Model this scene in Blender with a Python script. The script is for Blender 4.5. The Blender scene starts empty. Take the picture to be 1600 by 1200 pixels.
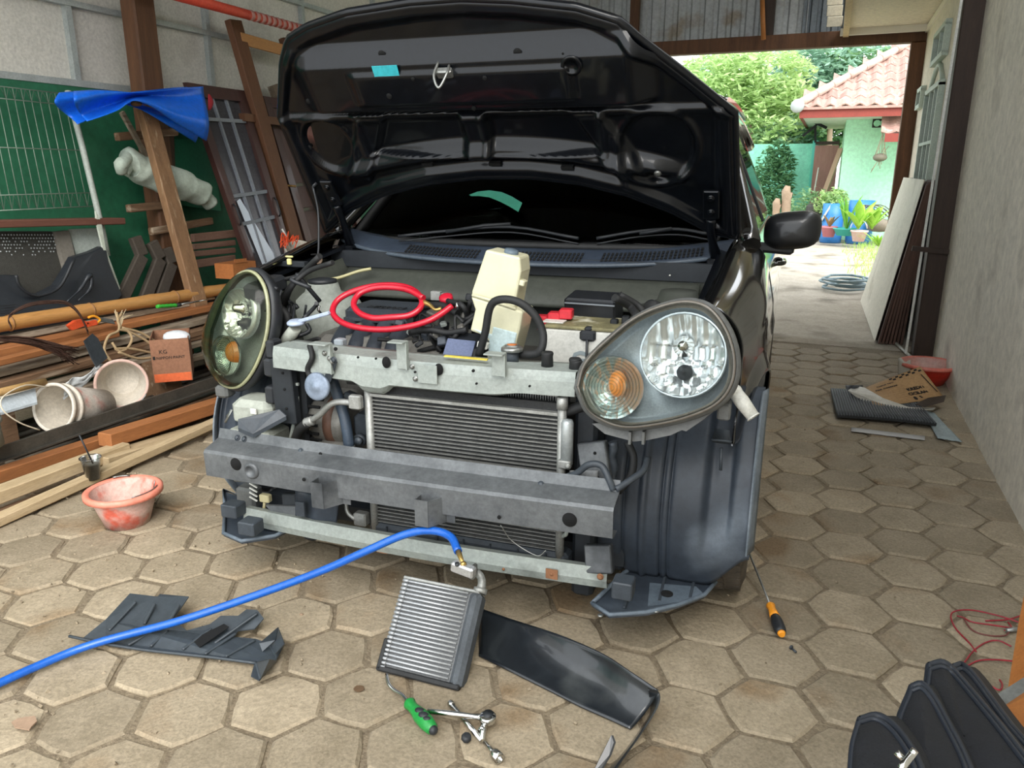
import bpy, bmesh, math, random
from mathutils import Vector, Matrix, noise
random.seed(7)
S = bpy.context.scene
COL = S.collection
R = math.radians
V = Vector
# ---------------- camera, sky, exposure ----------------
CAM_H, CAM_P, CAM_Y, CAM_F = 1.2, R(15.6), R(21.9), 1200.0
cd = bpy.data.cameras.new('camera'); cam = bpy.data.objects.new('camera', cd); COL.objects.link(cam)
cd.sensor_width = 36.0; cd.lens = 36.0 * CAM_F / 1600.0; cd.clip_start = 0.02; cd.clip_end = 300
cam.location = (0, 0, CAM_H); cam.rotation_euler = (R(90) - CAM_P, 0, CAM_Y)
S.camera = cam
w = bpy.data.worlds.new('overcast_sky'); S.world = w; w.use_nodes = True
bg = w.node_tree.nodes['Background']; bg.inputs[0].default_value = (0.93, 0.97, 1.0, 1); bg.inputs[1].default_value = 1.7
sd = bpy.data.lights.new('sun', 'SUN'); sd.energy = 2.2; sd.angle = R(40); sd.color = (1, .96, .9)
sun = bpy.data.objects.new('sun', sd); COL.objects.link(sun); sun.rotation_euler = (R(48), R(14), R(20))
S.view_settings.view_transform = 'Standard'; S.view_settings.look = 'None'
S.view_settings.exposure = .93; S.view_settings.gamma = 1.0; S.view_settings.use_curve_mapping = False

# ---------------- measuring helpers: a sight line met with a real plane ----------------
_fw = V((-math.sin(CAM_Y)*math.cos(CAM_P), math.cos(CAM_Y)*math.cos(CAM_P), -math.sin(CAM_P)))
_rt = V((math.cos(CAM_Y), math.sin(CAM_Y), 0)); _up = V((-math.sin(CAM_Y)*math.sin(CAM_P), math.cos(CAM_Y)*math.sin(CAM_P), math.cos(CAM_P)))
def ray(x, y): return _fw + _rt*((x-800)/CAM_F) + _up*((600-y)/CAM_F)
EYE = V((0, 0, CAM_H))
def Wz(x, y, z=0): d = ray(x, y); return EYE + d*((z-CAM_H)/d.z)
def Wy(x, y, Y): d = ray(x, y); return EYE + d*(Y/d.y)
def Wx(x, y, X): d = ray(x, y); return EYE + d*(X/d.x)
CAR = Matrix.Translation((-.985, 1.618, 0)) @ Matrix.Rotation(R(2.5), 4, 'Z')
CARI = CAR.inverted()
def _cp(x, y, n, d):
    o = CARI @ EYE; e = CARI.to_3x3() @ ray(x, y)
    return o + e*((d - n.dot(o))/n.dot(e))
def L(x, y, ly): return _cp(x, y, V((0, 1, 0)), ly)      # a point of the car at car depth ly
def LX(x, y, lx): return _cp(x, y, V((1, 0, 0)), lx)
def LZ(x, y, lz): return _cp(x, y, V((0, 0, 1)), lz)

# ---------------- materials ----------------
def lin(c):
    if isinstance(c, str):
        c = [int(c[i:i+2], 16)/255 for i in (0, 2, 4)]
    return tuple((v/12.92 if v <= .04045 else ((v+.055)/1.055)**2.4) for v in c) + (1,)
_mats = {}
def mat(name, c1, c2=None, scale=8, rough=.6, metal=0, bump=0, bscale=None, stretch=(1,1,1), c3=None, s3=3, t3=.6,
        coat=0, trans=0, alpha=1, spec=.5, ior=1.45, detail=6, sharp=.25, rvar=0, emit=None, vary=0, grain=.16, gs=None):
    if name in _mats: return _mats[name]
    m = bpy.data.materials.new(name); m.use_nodes = True; nt = m.node_tree; N = nt.nodes; K = nt.links
    b = N['Principled BSDF']; b.inputs['Base Color'].default_value = lin(c1)
    b.inputs['Roughness'].default_value = rough; b.inputs['Metallic'].default_value = metal
    b.inputs['Coat Weight'].default_value = coat; b.inputs['Coat Roughness'].default_value = .06
    b.inputs['Transmission Weight'].default_value = trans; b.inputs['Alpha'].default_value = alpha
    b.inputs['Specular IOR Level'].default_value = spec; b.inputs['IOR'].default_value = ior
    if emit: b.inputs['Emission Color'].default_value = lin(c1); b.inputs['Emission Strength'].default_value = emit
    if c2 or bump or c3 or rvar:
        tc = N.new('ShaderNodeTexCoord'); mp = N.new('ShaderNodeMapping'); K.new(tc.outputs['Object'], mp.inputs[0])
        mp.inputs['Scale'].default_value = stretch
        src = mp.outputs[0]
        if vary:
            oi = N.new('ShaderNodeObjectInfo'); ad = N.new('ShaderNodeVectorMath'); ad.operation = 'ADD'
            ml = N.new('ShaderNodeMath'); ml.operation = 'MULTIPLY'; ml.inputs[1].default_value = 37
            K.new(oi.outputs['Random'], ml.inputs[0]); K.new(src, ad.inputs[0]); K.new(ml.outputs[0], ad.inputs[1]); src = ad.outputs[0]
    if c2:
        n = N.new('ShaderNodeTexNoise'); n.inputs['Scale'].default_value = scale; n.inputs['Detail'].default_value = detail
        n.inputs['Roughness'].default_value = .65; K.new(src, n.inputs['Vector'])
        r = N.new('ShaderNodeValToRGB'); r.color_ramp.elements[0].position = .5-sharp; r.color_ramp.elements[1].position = .5+sharp
        r.color_ramp.elements[0].color = lin(c1); r.color_ramp.elements[1].color = lin(c2)
        K.new(n.outputs['Fac'], r.inputs[0]); out = r.outputs[0]
        if c3:
            n3 = N.new('ShaderNodeTexNoise'); n3.inputs['Scale'].default_value = s3; n3.inputs['Detail'].default_value = 4; K.new(src, n3.inputs['Vector'])
            r3 = N.new('ShaderNodeValToRGB'); r3.color_ramp.elements[0].position = t3-.05; r3.color_ramp.elements[1].position = t3+.08
            mx = N.new('ShaderNodeMix'); mx.data_type = 'RGBA'; K.new(n3.outputs['Fac'], r3.inputs[0]); K.new(r3.outputs[0], mx.inputs[0])
            K.new(out, mx.inputs[6]); mx.inputs[7].default_value = lin(c3); out = mx.outputs[2]
        if grain:
            ng = N.new('ShaderNodeTexNoise'); ng.inputs['Scale'].default_value = gs or min(220, scale*9); ng.inputs['Detail'].default_value = 7; ng.inputs['Roughness'].default_value = .75
            K.new(src, ng.inputs['Vector']); gm = N.new('ShaderNodeMapRange'); gm.inputs[1].default_value = .3; gm.inputs[2].default_value = .7
            gm.inputs[3].default_value = 1-grain*1.4; gm.inputs[4].default_value = 1+grain*1.2
            gv = N.new('ShaderNodeVectorMath'); gv.operation = 'SCALE'; K.new(ng.outputs['Fac'], gm.inputs[0]); K.new(out, gv.inputs[0]); K.new(gm.outputs[0], gv.inputs['Scale']); out = gv.outputs[0]
        if vary:
            hs = N.new('ShaderNodeHueSaturation'); mr = N.new('ShaderNodeMapRange')
            mr.inputs[3].default_value = 1-vary; mr.inputs[4].default_value = 1+vary
            K.new(oi.outputs['Random'], mr.inputs[0]); K.new(mr.outputs[0], hs.inputs['Value']); K.new(out, hs.inputs['Color']); out = hs.outputs[0]
        K.new(out, b.inputs['Base Color'])
        if rvar:
            mr2 = N.new('ShaderNodeMapRange'); mr2.inputs[3].default_value = max(.03, rough-rvar); mr2.inputs[4].default_value = min(1, rough+rvar)
            K.new(n.outputs['Fac'], mr2.inputs[0]); K.new(mr2.outputs[0], b.inputs['Roughness'])
    if bump:
        nb = N.new('ShaderNodeTexNoise'); nb.inputs['Scale'].default_value = bscale or scale*3; nb.inputs['Detail'].default_value = 5; K.new(src, nb.inputs['Vector'])
        bu = N.new('ShaderNodeBump'); bu.inputs['Strength'].default_value = bump; bu.inputs['Distance'].default_value = .004
        K.new(nb.outputs['Fac'], bu.inputs['Height']); K.new(bu.outputs[0], b.inputs['Normal'])
    _mats[name] = m; return m

# ---------------- mesh building ----------------
def catmull(pts, n=6):
    pts = [V(p) for p in pts]; out = []
    if len(pts) < 3: return pts
    P = [pts[0]*2-pts[1]] + pts + [pts[-1]*2-pts[-2]]
    for i in range(1, len(P)-2):
        for k in range(n):
            t = k/n; a, b, c, d = P[i-1], P[i], P[i+1], P[i+2]
            out.append(.5*((2*b) + (c-a)*t + (2*a-5*b+4*c-d)*t*t + (3*b-a-3*c+d)*t**3))
    out.append(pts[-1]); return out
class B:
    def __init__(s, F=None): s.v = []; s.f = []; s.sm = []; s.F = F or Matrix.Identity(4)
    def add(s, vs, fs, sm=False, M=None):
        o = len(s.v); s.v += [(M @ V(p)) if M else V(p) for p in vs]; s.f += [tuple(i+o for i in f) for f in fs]; s.sm += [sm]*len(fs); return s
    def box(s, c, d, rot=None, M=None, bev=0):
        x, y, z = d[0]/2, d[1]/2, d[2]/2
        if bev:
            b = min(bev, x*.9, y*.9, z*.9); vs = []; 
            pr = [(x-b, y), (x, y-b), (x, -y+b), (x-b, -y), (-x+b, -y), (-x, -y+b), (-x, y-b), (-x+b, y)]
            ins = [(px*(x-b)/x, py*(y-b)/y) for px, py in pr]
            for zz, q in ((-z, ins), (-z+b, pr), (z-b, pr), (z, ins)): vs += [(p[0], p[1], zz) for p in q]
            fs = [tuple(range(7, -1, -1)), tuple(range(24, 32))]
            for k in range(3): fs += [(k*8+(i+1) % 8, k*8+i, k*8+8+i, k*8+8+(i+1) % 8)[::-1] for i in range(8)]
            fs = [f for f in fs]
        else:
            vs = [(-x,-y,-z),(x,-y,-z),(x,y,-z),(-x,y,-z),(-x,-y,z),(x,-y,z),(x,y,z),(-x,y,z)]
            fs = [(3,2,1,0),(4,5,6,7),(0,1,5,4),(1,2,6,5),(2,3,7,6),(3,0,4,7)]
        T = Matrix.Translation(c)
        if rot is not None:
            T = T @ (rot if isinstance(rot, Matrix) else (Matrix.Rotation(rot[2], 4, 'Z') @ Matrix.Rotation(rot[1], 4, 'Y') @ Matrix.Rotation(rot[0], 4, 'X')))
        if M: T = M @ T
        return s.add(vs, fs, False, T)
    def bar(s, a, b, w, h, up=(0, 0, 1), bev=0):     # box beam from a to b
        a, b = V(a), V(b); d = (b-a); l = d.length; d.normalize(); u = V(up); x = d.cross(u)
        if x.length < 1e-4: x = d.cross(V((1, 0, 0)))
        x.normalize(); u = x.cross(d); M = Matrix((x, d, u)).transposed().to_4x4(); M.translation = (a+b)/2
        return s.box((0, 0, 0), (w, l, h), M=M, bev=bev)
    def tube(s, pts, r, n=8, smooth=0, cap=True, closed=False):
        pts = [V(p) for p in pts]
        if smooth: pts = catmull(pts, smooth)
        rs = r if isinstance(r, (list, tuple)) else [r]*len(pts)
        if len(rs) != len(pts): rs = [rs[min(len(rs)-1, int(i*len(rs)/len(pts)))] for i in range(len(pts))]
        o = len(s.v); prev = None
        for i, p in enumerate(pts):
            t = (pts[min(i+1, len(pts)-1)] - pts[max(i-1, 0)])
            if t.length < 1e-7: t = V((0, 0, 1))
            t.normalize()
            if prev is None:
                x = t.cross(V((0, 0, 1)));  x = x if x.length > .1 else t.cross(V((1, 0, 0)))
            else: x = prev - t*prev.dot(t)
            if x.length < 1e-6: x = t.orthogonal()
            x.normalize(); prev = x; y = t.cross(x)
            for k in range(n):
                a = 2*math.pi*k/n; s.v.append(p + (x*math.cos(a) + y*math.sin(a))*rs[i])
        for i in range(len(pts)-1):
            for k in range(n):
                s.f.append((o+i*n+k, o+i*n+(k+1) % n, o+(i+1)*n+(k+1) % n, o+(i+1)*n+k)); s.sm.append(True)
        if cap:
            s.f.append(tuple(o+k for k in range(n))[::-1]); s.sm.append(False)
            s.f.append(tuple(o+(len(pts)-1)*n+k for k in range(n))); s.sm.append(False)
        return s
    def lathe(s, prof, c=(0, 0, 0), axis=(0, 0, 1), n=24, sx=1, sy=1, M=None, wob=0, cap=True):
        q = V((0, 0, 1)).rotation_difference(V(axis).normalized()).to_matrix().to_4x4(); q.translation = V(c)
        if M: q = M @ q
        vs = []; fs = []
        for j, (r, z) in enumerate(prof):
            for k in range(n):
                a = 2*math.pi*k/n; rr = r*(1+wob*math.sin(a*3+j)); vs.append((rr*math.cos(a)*sx, rr*math.sin(a)*sy, z))
        for j in range(len(prof)-1):
            for k in range(n): fs.append((j*n+k, j*n+(k+1) % n, (j+1)*n+(k+1) % n, (j+1)*n+k))
        if cap and prof[0][0] > 1e-5: fs.append(tuple(range(n))[::-1])
        if cap and prof[-1][0] > 1e-5 and prof[-1] != prof[0]: fs.append(tuple((len(prof)-1)*n+k for k in range(n)))
        return s.add(vs, fs, True, q)
    def shell(s, prof, t, **k):                      # open vessel: outer profile and back up the inside
        inn = [(max(r-t, .0005), z + (t if i == 0 else 0)) for i, (r, z) in enumerate(prof)]
        return s.lathe([(0.0001, prof[0][1])] + prof + inn[::-1] + [(0.0001, inn[0][1])], **k)
    def ext(s, pts, d):                              # closed 3d outline extruded by vector d
        n = len(pts); d = V(d); pts = [V(p) for p in pts]
        vs = pts + [p+d for p in pts]; fs = [tuple(range(n))[::-1], tuple(range(n, 2*n))]
        fs += [(i, (i+1) % n, n+(i+1) % n, n+i) for i in range(n)]
        return s.add(vs, fs)
    def grid(s, fn, nu, nv, th=0, sm=True):          # fn(u,v)->point; optional thickness along the normals
        P = [[V(fn(i/nu, j/nv)) for i in range(nu+1)] for j in range(nv+1)]
        W = nu+1; vs = [p for r in P for p in r]
        fs = [(j*W+i, j*W+i+1, (j+1)*W+i+1, (j+1)*W+i) for j in range(nv) for i in range(nu)]
        if th:
            ns = []
            for j in range(nv+1):
                for i in range(nu+1):
                    du = P[j][min(i+1, nu)]-P[j][max(i-1, 0)]; dv = P[min(j+1, nv)][i]-P[max(j-1, 0)][i]
                    c = du.cross(dv); ns.append(c.normalized() if c.length > 1e-12 else V((0, 0, 1)))
            o = len(vs); back = [vs[k]-ns[k]*th for k in range(o)]
            fs2 = [tuple(i+o for i in f)[::-1] for f in fs]
            ed = [j*W for j in range(nv+1)]; rim = []
            b = [i for i in range(W)] + [j*W+nu for j in range(1, nv+1)] + [nv*W+i for i in range(nu-1, -1, -1)] + [j*W for j in range(nv-1, 0, -1)]
            rim = [(b[(k+1) % len(b)], b[k], b[k]+o, b[(k+1) % len(b)]+o) for k in range(len(b))]
            s.add(vs+back, fs+fs2+rim, sm); s.sm[-len(rim):] = [False]*len(rim)
            return s
        return s.add(vs, fs, sm)
    def quad(s, a, b, c, d, th=.003):
        a, b, c, d = V(a), V(b), V(c), V(d); n = (b-a).cross(d-a).normalized()*th
        return s.ext([a, b, c, d], -n)
    def sphere(s, c, r, n=12, m=8, sc=(1, 1, 1), rot=None, noise_=0):
        prof = [(max(1e-6, math.sin(math.pi*j/m)), -math.cos(math.pi*j/m)) for j in range(m+1)]
        M = Matrix.Translation(c) @ (rot or Matrix.Identity(4)) @ Matrix.Diagonal((r*sc[0], r*sc[1], r*sc[2], 1))
        o = len(s.v); s.lathe(prof, n=n, M=M)
        if noise_:
            for k in range(o, len(s.v)):
                p = s.v[k]; s.v[k] = p + (p-V(c))*noise_*noise.noise(p*9)
        return s
    def build(s, name, m, parent=None, bevel=0, kind=None, fix=True):
        me = bpy.data.meshes.new(name)
        o = bpy.data.objects.new(name, me)
        W = [s.F @ p for p in s.v]
        if parent is not None:
            I = root_mat(parent).inverted(); W = [I @ p for p in W]
        else:
            mn = V([min(p[i] for p in W) for i in range(3)]); mx = V([max(p[i] for p in W) for i in range(3)])
            og = V(((mn.x+mx.x)/2, (mn.y+mx.y)/2, mn.z)); W = [p-og for p in W]; o.location = og
        me.from_pydata(W, [], s.f); me.polygons.foreach_set('use_smooth', s.sm)
        if fix:
            bm = bmesh.new(); bm.from_mesh(me); bmesh.ops.recalc_face_normals(bm, faces=bm.faces); bm.to_mesh(me); bm.free()
        me.update(); me.materials.append(m); COL.objects.link(o)
        if parent is not None: o.parent = parent
        if bevel:
            md = o.modifiers.new('bevel', 'BEVEL'); md.width = bevel; md.segments = 2; md.limit_method = 'ANGLE'; md.angle_limit = R(40)
        if kind: o['kind'] = kind
        return o
_roots = {}
def root_mat(o):
    M = Matrix.Identity(4)
    while o is not None:
        M = _roots.get(o.name, Matrix.Translation(o.location) if o.parent is None else Matrix.Identity(4)) @ M; o = o.parent
    return M
def tag(o, label, cat, group=None):
    o['label'] = label; o['category'] = cat
    if group: o['group'] = group
    return o
def thing(name, label, cat, loc=(0, 0, 0), rz=0, group=None, M=None):
    o = bpy.data.objects.new(name, None); COL.objects.link(o); o.empty_display_size = .05
    if M is None: M = Matrix.Translation(loc) @ Matrix.Rotation(rz, 4, 'Z')
    o.matrix_world = M; _roots[o.name] = M.copy(); return tag(o, label, cat, group)
def text(body, size, M, m, name, parent, ext=.0006, bold=0, align='LEFT', shear=0, frame=None):
    cu = bpy.data.curves.new('lettering', 'FONT'); cu.body = body; cu.size = size; cu.extrude = ext; cu.offset = bold; cu.align_x = align; cu.shear = shear
    cu.resolution_u = 2
    t = bpy.data.objects.new('lettering', cu); COL.objects.link(t); bpy.context.view_layer.update()
    me = bpy.data.meshes.new_from_object(t.evaluated_get(bpy.context.evaluated_depsgraph_get()))
    bpy.data.objects.remove(t); me.name = name; o = bpy.data.objects.new(name, me); COL.objects.link(o); me.materials.clear(); me.materials.append(m)
    T = (frame or Matrix.Identity(4)) @ M
    if parent is not None: T = root_mat(parent).inverted() @ T; o.parent = parent
    me.transform(T); return o
def fr(o, x, y):                                     # frame with origin o, x axis x, y axis y
    x = V(x).normalized(); z = x.cross(V(y)).normalized(); y = z.cross(x); M = Matrix((x, y, z)).transposed().to_4x4(); M.translation = V(o); return M

# common materials
m_wood = mat('old_wood', '6e5138', '3f2d1f', 6, .75, bump=.5, stretch=(6, .6, 6), vary=.15)
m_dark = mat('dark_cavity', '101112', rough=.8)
m_blk = mat('black_plastic', '1b1d20', '2a2d31', 20, .5, bump=.1)
m_rub = mat('black_rubber', '141516', '222324', 30, .65, bump=.15)
m_steel = mat('bare_steel', 'a0a29f', '7c7d7a', 14, .38, .8, bump=.1)
m_chrome = mat('chrome', 'c9c9c7', rough=.12, metal=1)
m_alu = mat('dull_aluminium', 'a8a9a6', '7f807c', 25, .5, .55, bump=.25)
m_white = mat('white_plastic', 'd8d8d2', 'bdbdb4', 12, .5)
# =================== SETTING ===================
def struct(b, name, m, parent=None, **k):
    o = b.build(name, m, parent, **k)
    if parent is None: o['kind'] = 'structure'
    return o
m_sand = mat('gritty_joint_sand', '94866f', '54483a', 110, .95, bump=1, bscale=170, detail=8, grain=.35)
m_pav = mat('worn_concrete_paver', '7f735f', '9d907b', 7, .82, bump=.7, bscale=60, c3='7b6850', s3=3.5, t3=.62, vary=.16, grain=.24, gs=120, rvar=.1, spec=.35)
m_conc = mat('old_concrete', '9c9384', 'b9b0a2', 5, .9, bump=.6, bscale=30, c3='7c7466', s3=2)
m_wallr = mat('stained_cream_wall', 'd6cebd', 'ded7c8', 2, .8, bump=.2, bscale=25, c3='b5ac9d', s3=1.8, t3=.66)
m_wallr2 = mat('cream_house_wall', 'd8cfbd', 'e2dac9', 3, .8, bump=.15)
m_green = mat('green_painted_wall', '235f43', '2b6c4e', 2.5, .6, bump=.2, c3='1f563c', s3=1.2)
m_sheet = mat('grey_fibre_sheet', 'c4c1b8', 'd0ccc2', 7, .8, bump=.35, bscale=60, c3='b6b2a8', s3=2.5, t3=.66)
m_stud = mat('galvanised_stud', 'b4bab8', '9aa19f', 10, .45, .35)
m_timber = mat('brown_timber', '6d4a30', '4b3120', 5, .7, bump=.4, stretch=(5, 5, .5), vary=.1)
m_dtimber = mat('dark_brown_timber', '3f2f25', '2d211a', 6, .65, bump=.35, stretch=(5, 5, .5))
m_corr = mat('corrugated_zinc', 'aeb2b3', '989a98', 4, .5, .2, c3='8b8376', s3=3, t3=.6)
m_ceil = mat('cream_ceiling', 'e6dcc6', 'ddd2ba', 3, .8)
m_grass = mat('green_grass', '6f9a3c', '9dbb5e', 30, .9, c3='547a2c', s3=9)

# ground: sand bed + hexagonal pavers
g = B(); g.box((-1.6, 2.35, -.0285), (6.6, 6.9, .04)); fl = struct(g, 'floor', m_sand)
px_, py_, Rr = .1785, .2055, .1155
def hexmesh(seed):
    rnd = random.Random(seed); me = bpy.data.meshes.new('paver'); vs = []; n = 6; jit = [rnd.uniform(-.005, .003) for _ in range(12)]
    ring = []
    for k in range(12):
        a = k*math.pi/6; r_ = (Rr-.004 if k % 2 == 0 else Rr*.866) + rnd.uniform(-.0045, .002); ring.append((math.cos(a)*r_, math.sin(a)*r_))
    n = 12; vs = [(x, y, -.03) for x, y in ring] + [(x, y, -.006+rnd.uniform(-.002, .001)) for x, y in ring] + [(x*rnd.uniform(.90, .945), y*rnd.uniform(.90, .945), rnd.uniform(-.0008, .0006)) for x, y in ring] + [(0, 0, .0008)]
    fs = [(i, (i+1) % n, n+(i+1) % n, n+i) for i in range(n)] + [(n+i, n+(i+1) % n, 2*n+(i+1) % n, 2*n+i) for i in range(n)] + [(2*n+i, 2*n+(i+1) % n, 3*n) for i in range(n)]
    me.from_pydata(vs, [], fs); me.materials.append(m_pav)
    return me
hm = [hexmesh(i) for i in range(8)]
cand = []
for k in range(-16, 7):
    cx = -.301 + .113 + k*px_
    if cx + .1 > .82 or cx < -3.3: continue
    for j in range(-8, 22):
        cy = 1.73 + j*py_ + (py_/2 if k % 2 else 0)
        if cy < .25 or cy > 5.72: continue
        d = V((cx, cy, -CAM_H)); dz = d.dot(_fw)
        if dz < .1: continue
        ix = 800+1200*d.dot(_rt)/dz; iy = 600-1200*d.dot(_up)/dz
        lp = CARI @ V((cx, cy, 0)); under = abs(lp.x) < .7 and .5 < lp.y < 3.6
        if -160 < ix < 1760 and iy < 1340: cand.append((d.length + (10 if under else 0), cx, cy))
        else: cand.append((30, cx, cy))
cand.sort()
rest = B()
for n_, (dd, cx, cy) in enumerate(cand):
    rnd = random.Random(n_*7+1); z = rnd.uniform(-.004, .002); me = hm[rnd.randrange(8)]
    if n_ < 298 and dd < 9:
        o = bpy.data.objects.new('paver', me); COL.objects.link(o); o.parent = fl; I = root_mat(fl).inverted()
        o.location = I @ V((cx, cy, z)); o.rotation_euler = (rnd.uniform(-.012, .012), rnd.uniform(-.012, .012), rnd.randrange(6)*math.pi/3 + rnd.uniform(-.02, .02))
    else:
        rest.add([(v.co.x+cx, v.co.y+cy, v.co.z+z) for v in me.vertices], [tuple(p.vertices) for p in me.polygons])
rest.build('paver_field', m_pav, fl, kind='stuff')
# concrete drive beyond and grass
g = B(); g.grid(lambda u, v: (-3.2+5.0*u, 5.8+13*v, -.004+.012*noise.noise(V((u*6, v*14, 0)))), 20, 50, th=.04); struct(g, 'floor_drive', m_conc)
g = B(); g.grid(lambda u, v: (-30+60*u, 5.7+50*v, -.05+.02*noise.noise(V((u*20, v*20, 3)))+.02*v), 30, 30); struct(g, 'floor_yard', mat('dirt_and_grass_ground', '8a8b5a', 'a8a078', 4, .95, bump=.5, c3='6d8c40', s3=1, t3=.5))
g = B(); g.box((0, -2, -.06), (14, 4.9, .02)); struct(g, 'floor_yard', _mats['old_concrete'])

# right wall
g = B(); g.box((.835, 2.3, 1.5), (.2, 6.6, 3.1)); struct(g, 'wall_right', m_wallr)
g = B(); g.bar((.83, 5.70, 0), (.83, 5.70, 2.9), .22, .001); 
g = B(); g.box((.722, 5.68, 1.45), (.205, .16, 2.9), bev=.006); post = tag(g.build('timber_post', m_dtimber), 'thick dark brown timber post against the cream wall', 'post')
g = B(); g.box((.80, 5.592, 1.52), (.05, .012, .3), bev=.004); g.tube([(.81, 5.585, 1.45), (.81, 5.585, 1.6)], .008); g.build('hinge_plate', mat('grey_brown_hinge', '6a5d4e', rough=.6), post)
# house wall beyond the post, with windows and vents
XW = .66
g = B(); g.box((XW+.1, 7.1, 1.55), (.2, 2.65, 3.1)); hw = struct(g, 'wall_far_right', m_wallr2)
def wbox(x0, y0, x1, y1, d, name, m, p, out=.012):      # a panel on the house wall between two sighted corners
    a = Wx(x0, y0, XW); b = Wx(x1, y1, XW); g = B(); g.box((XW-out/2+d/2, (a.y+b.y)/2, (a.z+b.z)/2), (out+abs(d), abs(a.y-b.y), abs(a.z-b.z))); return g.build(name, m, p)
m_wf = mat('pale_green_window_paint', 'aebfb2', 'c2cdc2', 10, .6)
m_dgl = mat('dark_window_glass', '2a2e2c', rough=.08, spec=.8)
m_void = mat('vent_shadow', '30302c', rough=.9)
def wallframe(ya, yb, za, zb, nm, cols, rows, arch=False):
    g = B(); t = .035
    for y in (ya, yb): g.box((XW-.015, y, (za+zb)/2), (.05, t, zb-za))
    for z in (za, zb): g.box((XW-.015, (ya+yb)/2, z), (.05, yb-ya+t, t))
    f = struct(g, nm, m_wf)
    g = B(); g.box((XW-.004, (ya+yb)/2, (za+zb)/2), (.01, yb-ya, zb-za)); g.build('pane', m_dgl, f)
    for c in range(1, cols):
        g = B(); y = ya+(yb-ya)*c/cols; g.box((XW-.018, y, (za+zb)/2), (.03, .03, zb-za)); g.build('glazing_bar', m_wf, f)
    for r_ in range(1, rows):
        g = B(); z = za+(zb-za)*r_/rows; g.box((XW-.02, (ya+yb)/2, z), (.03, yb-ya, .022)); g.build('glazing_bar', m_wf, f)
    return f
wallframe(6.35, 7.25, 1.0, 1.78, 'window_1', 3, 2)
wallframe(6.45, 7.15, 1.98, 2.18, 'window_2', 2, 1)
wallframe(7.65, 8.0, 1.72, 1.86, 'window_3', 1, 1)
g = B(); g.tube([(XW-.01, 6.42+.76*i/12, 1.80+.14*math.sin(math.pi*i/12)) for i in range(13)], .018, 6); g.build('arch_moulding', m_wf, hw)

# far opening frame
YO = 8.3
a = Wy(1437, 62, YO); b = Wy(1040, 83, YO); ZB = a.z+.02
g = B(); g.box((-1.6, YO, ZB+.02), (4.7, .12, .13), bev=.005); gb = tag(g.build('timber_beam', m_timber), 'long brown timber beam across the top of the far opening', 'beam')
p1 = Wy(1431, 200, YO)
g = B(); g.box((.60, YO-.03, (ZB-.05)/2), (.12, .12, ZB-.05), bev=.005); tag(g.build('timber_post', m_timber), 'brown timber post at the right side of the far opening', 'post')
# corrugated gable sheets over the beam
def corr(x0, x1, z0, z1, y, n, amp=.018):
    g = B()
    def f(u, v):
        ph = (u*n) % 1; h = amp if .35 < ph < .65 else 0
        return (x0+(x1-x0)*u, y+h, z0+(z1-z0)*v)
    g.grid(f, n*8, 2, th=.002, sm=False); return g
gs = [(-3.9, -1.9, 14), (-1.9, -.42, 11), (-.40, -.08, 3)]
gr = tag(corr(-3.9, -.36, ZB+.09, 3.6, YO+.05, 27).build('corrugated_sheet', m_corr), 'wide grey corrugated metal sheeting above the far beam', 'roof sheet')
tag(corr(-.40, -.02, ZB+.09, 3.6, YO+.03, 4, .025).build('corrugated_sheet', mat('dark_corrugated_zinc', '788086', '5c6267', 6, .5, .4)), 'narrow dark corrugated sheet beside the soffit', 'roof sheet')
p = Wy(1200, 40, YO-.05)
g = B(); g.box((p.x, YO-.02, ZB+.6), (.10, .06, 1.1)); tag(g.build('timber_stud', m_dtimber), 'dark upright timber between the corrugated sheets', 'stud')
g = B(); g.tube([Wy(1191, 0, YO-.12), Wy(1193, 62, YO-.12)], .022, 8); tag(g.build('wooden_pole', mat('orange_pole_wood', 'b5773f', '9c6432', 6, .6, stretch=(4, 4, 1))), 'short light orange wooden pole hanging above the far beam', 'pole')
p = Wy(990, 30, YO-.1)
g = B(); g.box((p.x, YO-.05, ZB+.6), (.09, .05, 1.1)); tag(g.build('timber_stud', m_timber), 'brown upright timber just above the raised bonnet', 'stud')
# ceiling / soffit right of gable, its fascia and stacked slats
zs = Wx(1446, 49, XW).z
g = B(); g.box((.36, 6.95, zs+.03), (.72, 2.9, .03)); struct(g, 'ceiling', m_ceil)
g = B(); g.box((.655, 6.9, zs-.02), (.03, 2.7, .05)); g.box((.3, YO-.13, zs-.01), (.72, .05, .06)); struct(g, 'trim_1', mat('white_moulding', 'ece6d8', rough=.7))
g = B()
g.box((-.01, 6.95, zs+.01), (.05, 2.9, .11)); struct(g, 'trim_2', mat('cream_fascia', 'cdb58c', 'bda377', 5, .7, stretch=(1, .3, 1)))
gut = thing('slatted_awning', 'curved cream slatted awning edge hanging beside the soffit', 'awning', (-.1, 7.0, zs))
for i in range(12):
    g = B(); a0 = .13*i; zz = zs+.02+.09*i; g.box((-.115-.02*math.sin(i*.5), YO-.25, zz+.045), (.13, .03, .084), rot=(.25, 0, 0), bev=.004); g.build('slat', mat('cream_slat', 'd9d4c4', 'c4bda8', 6, .6), gut)

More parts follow.
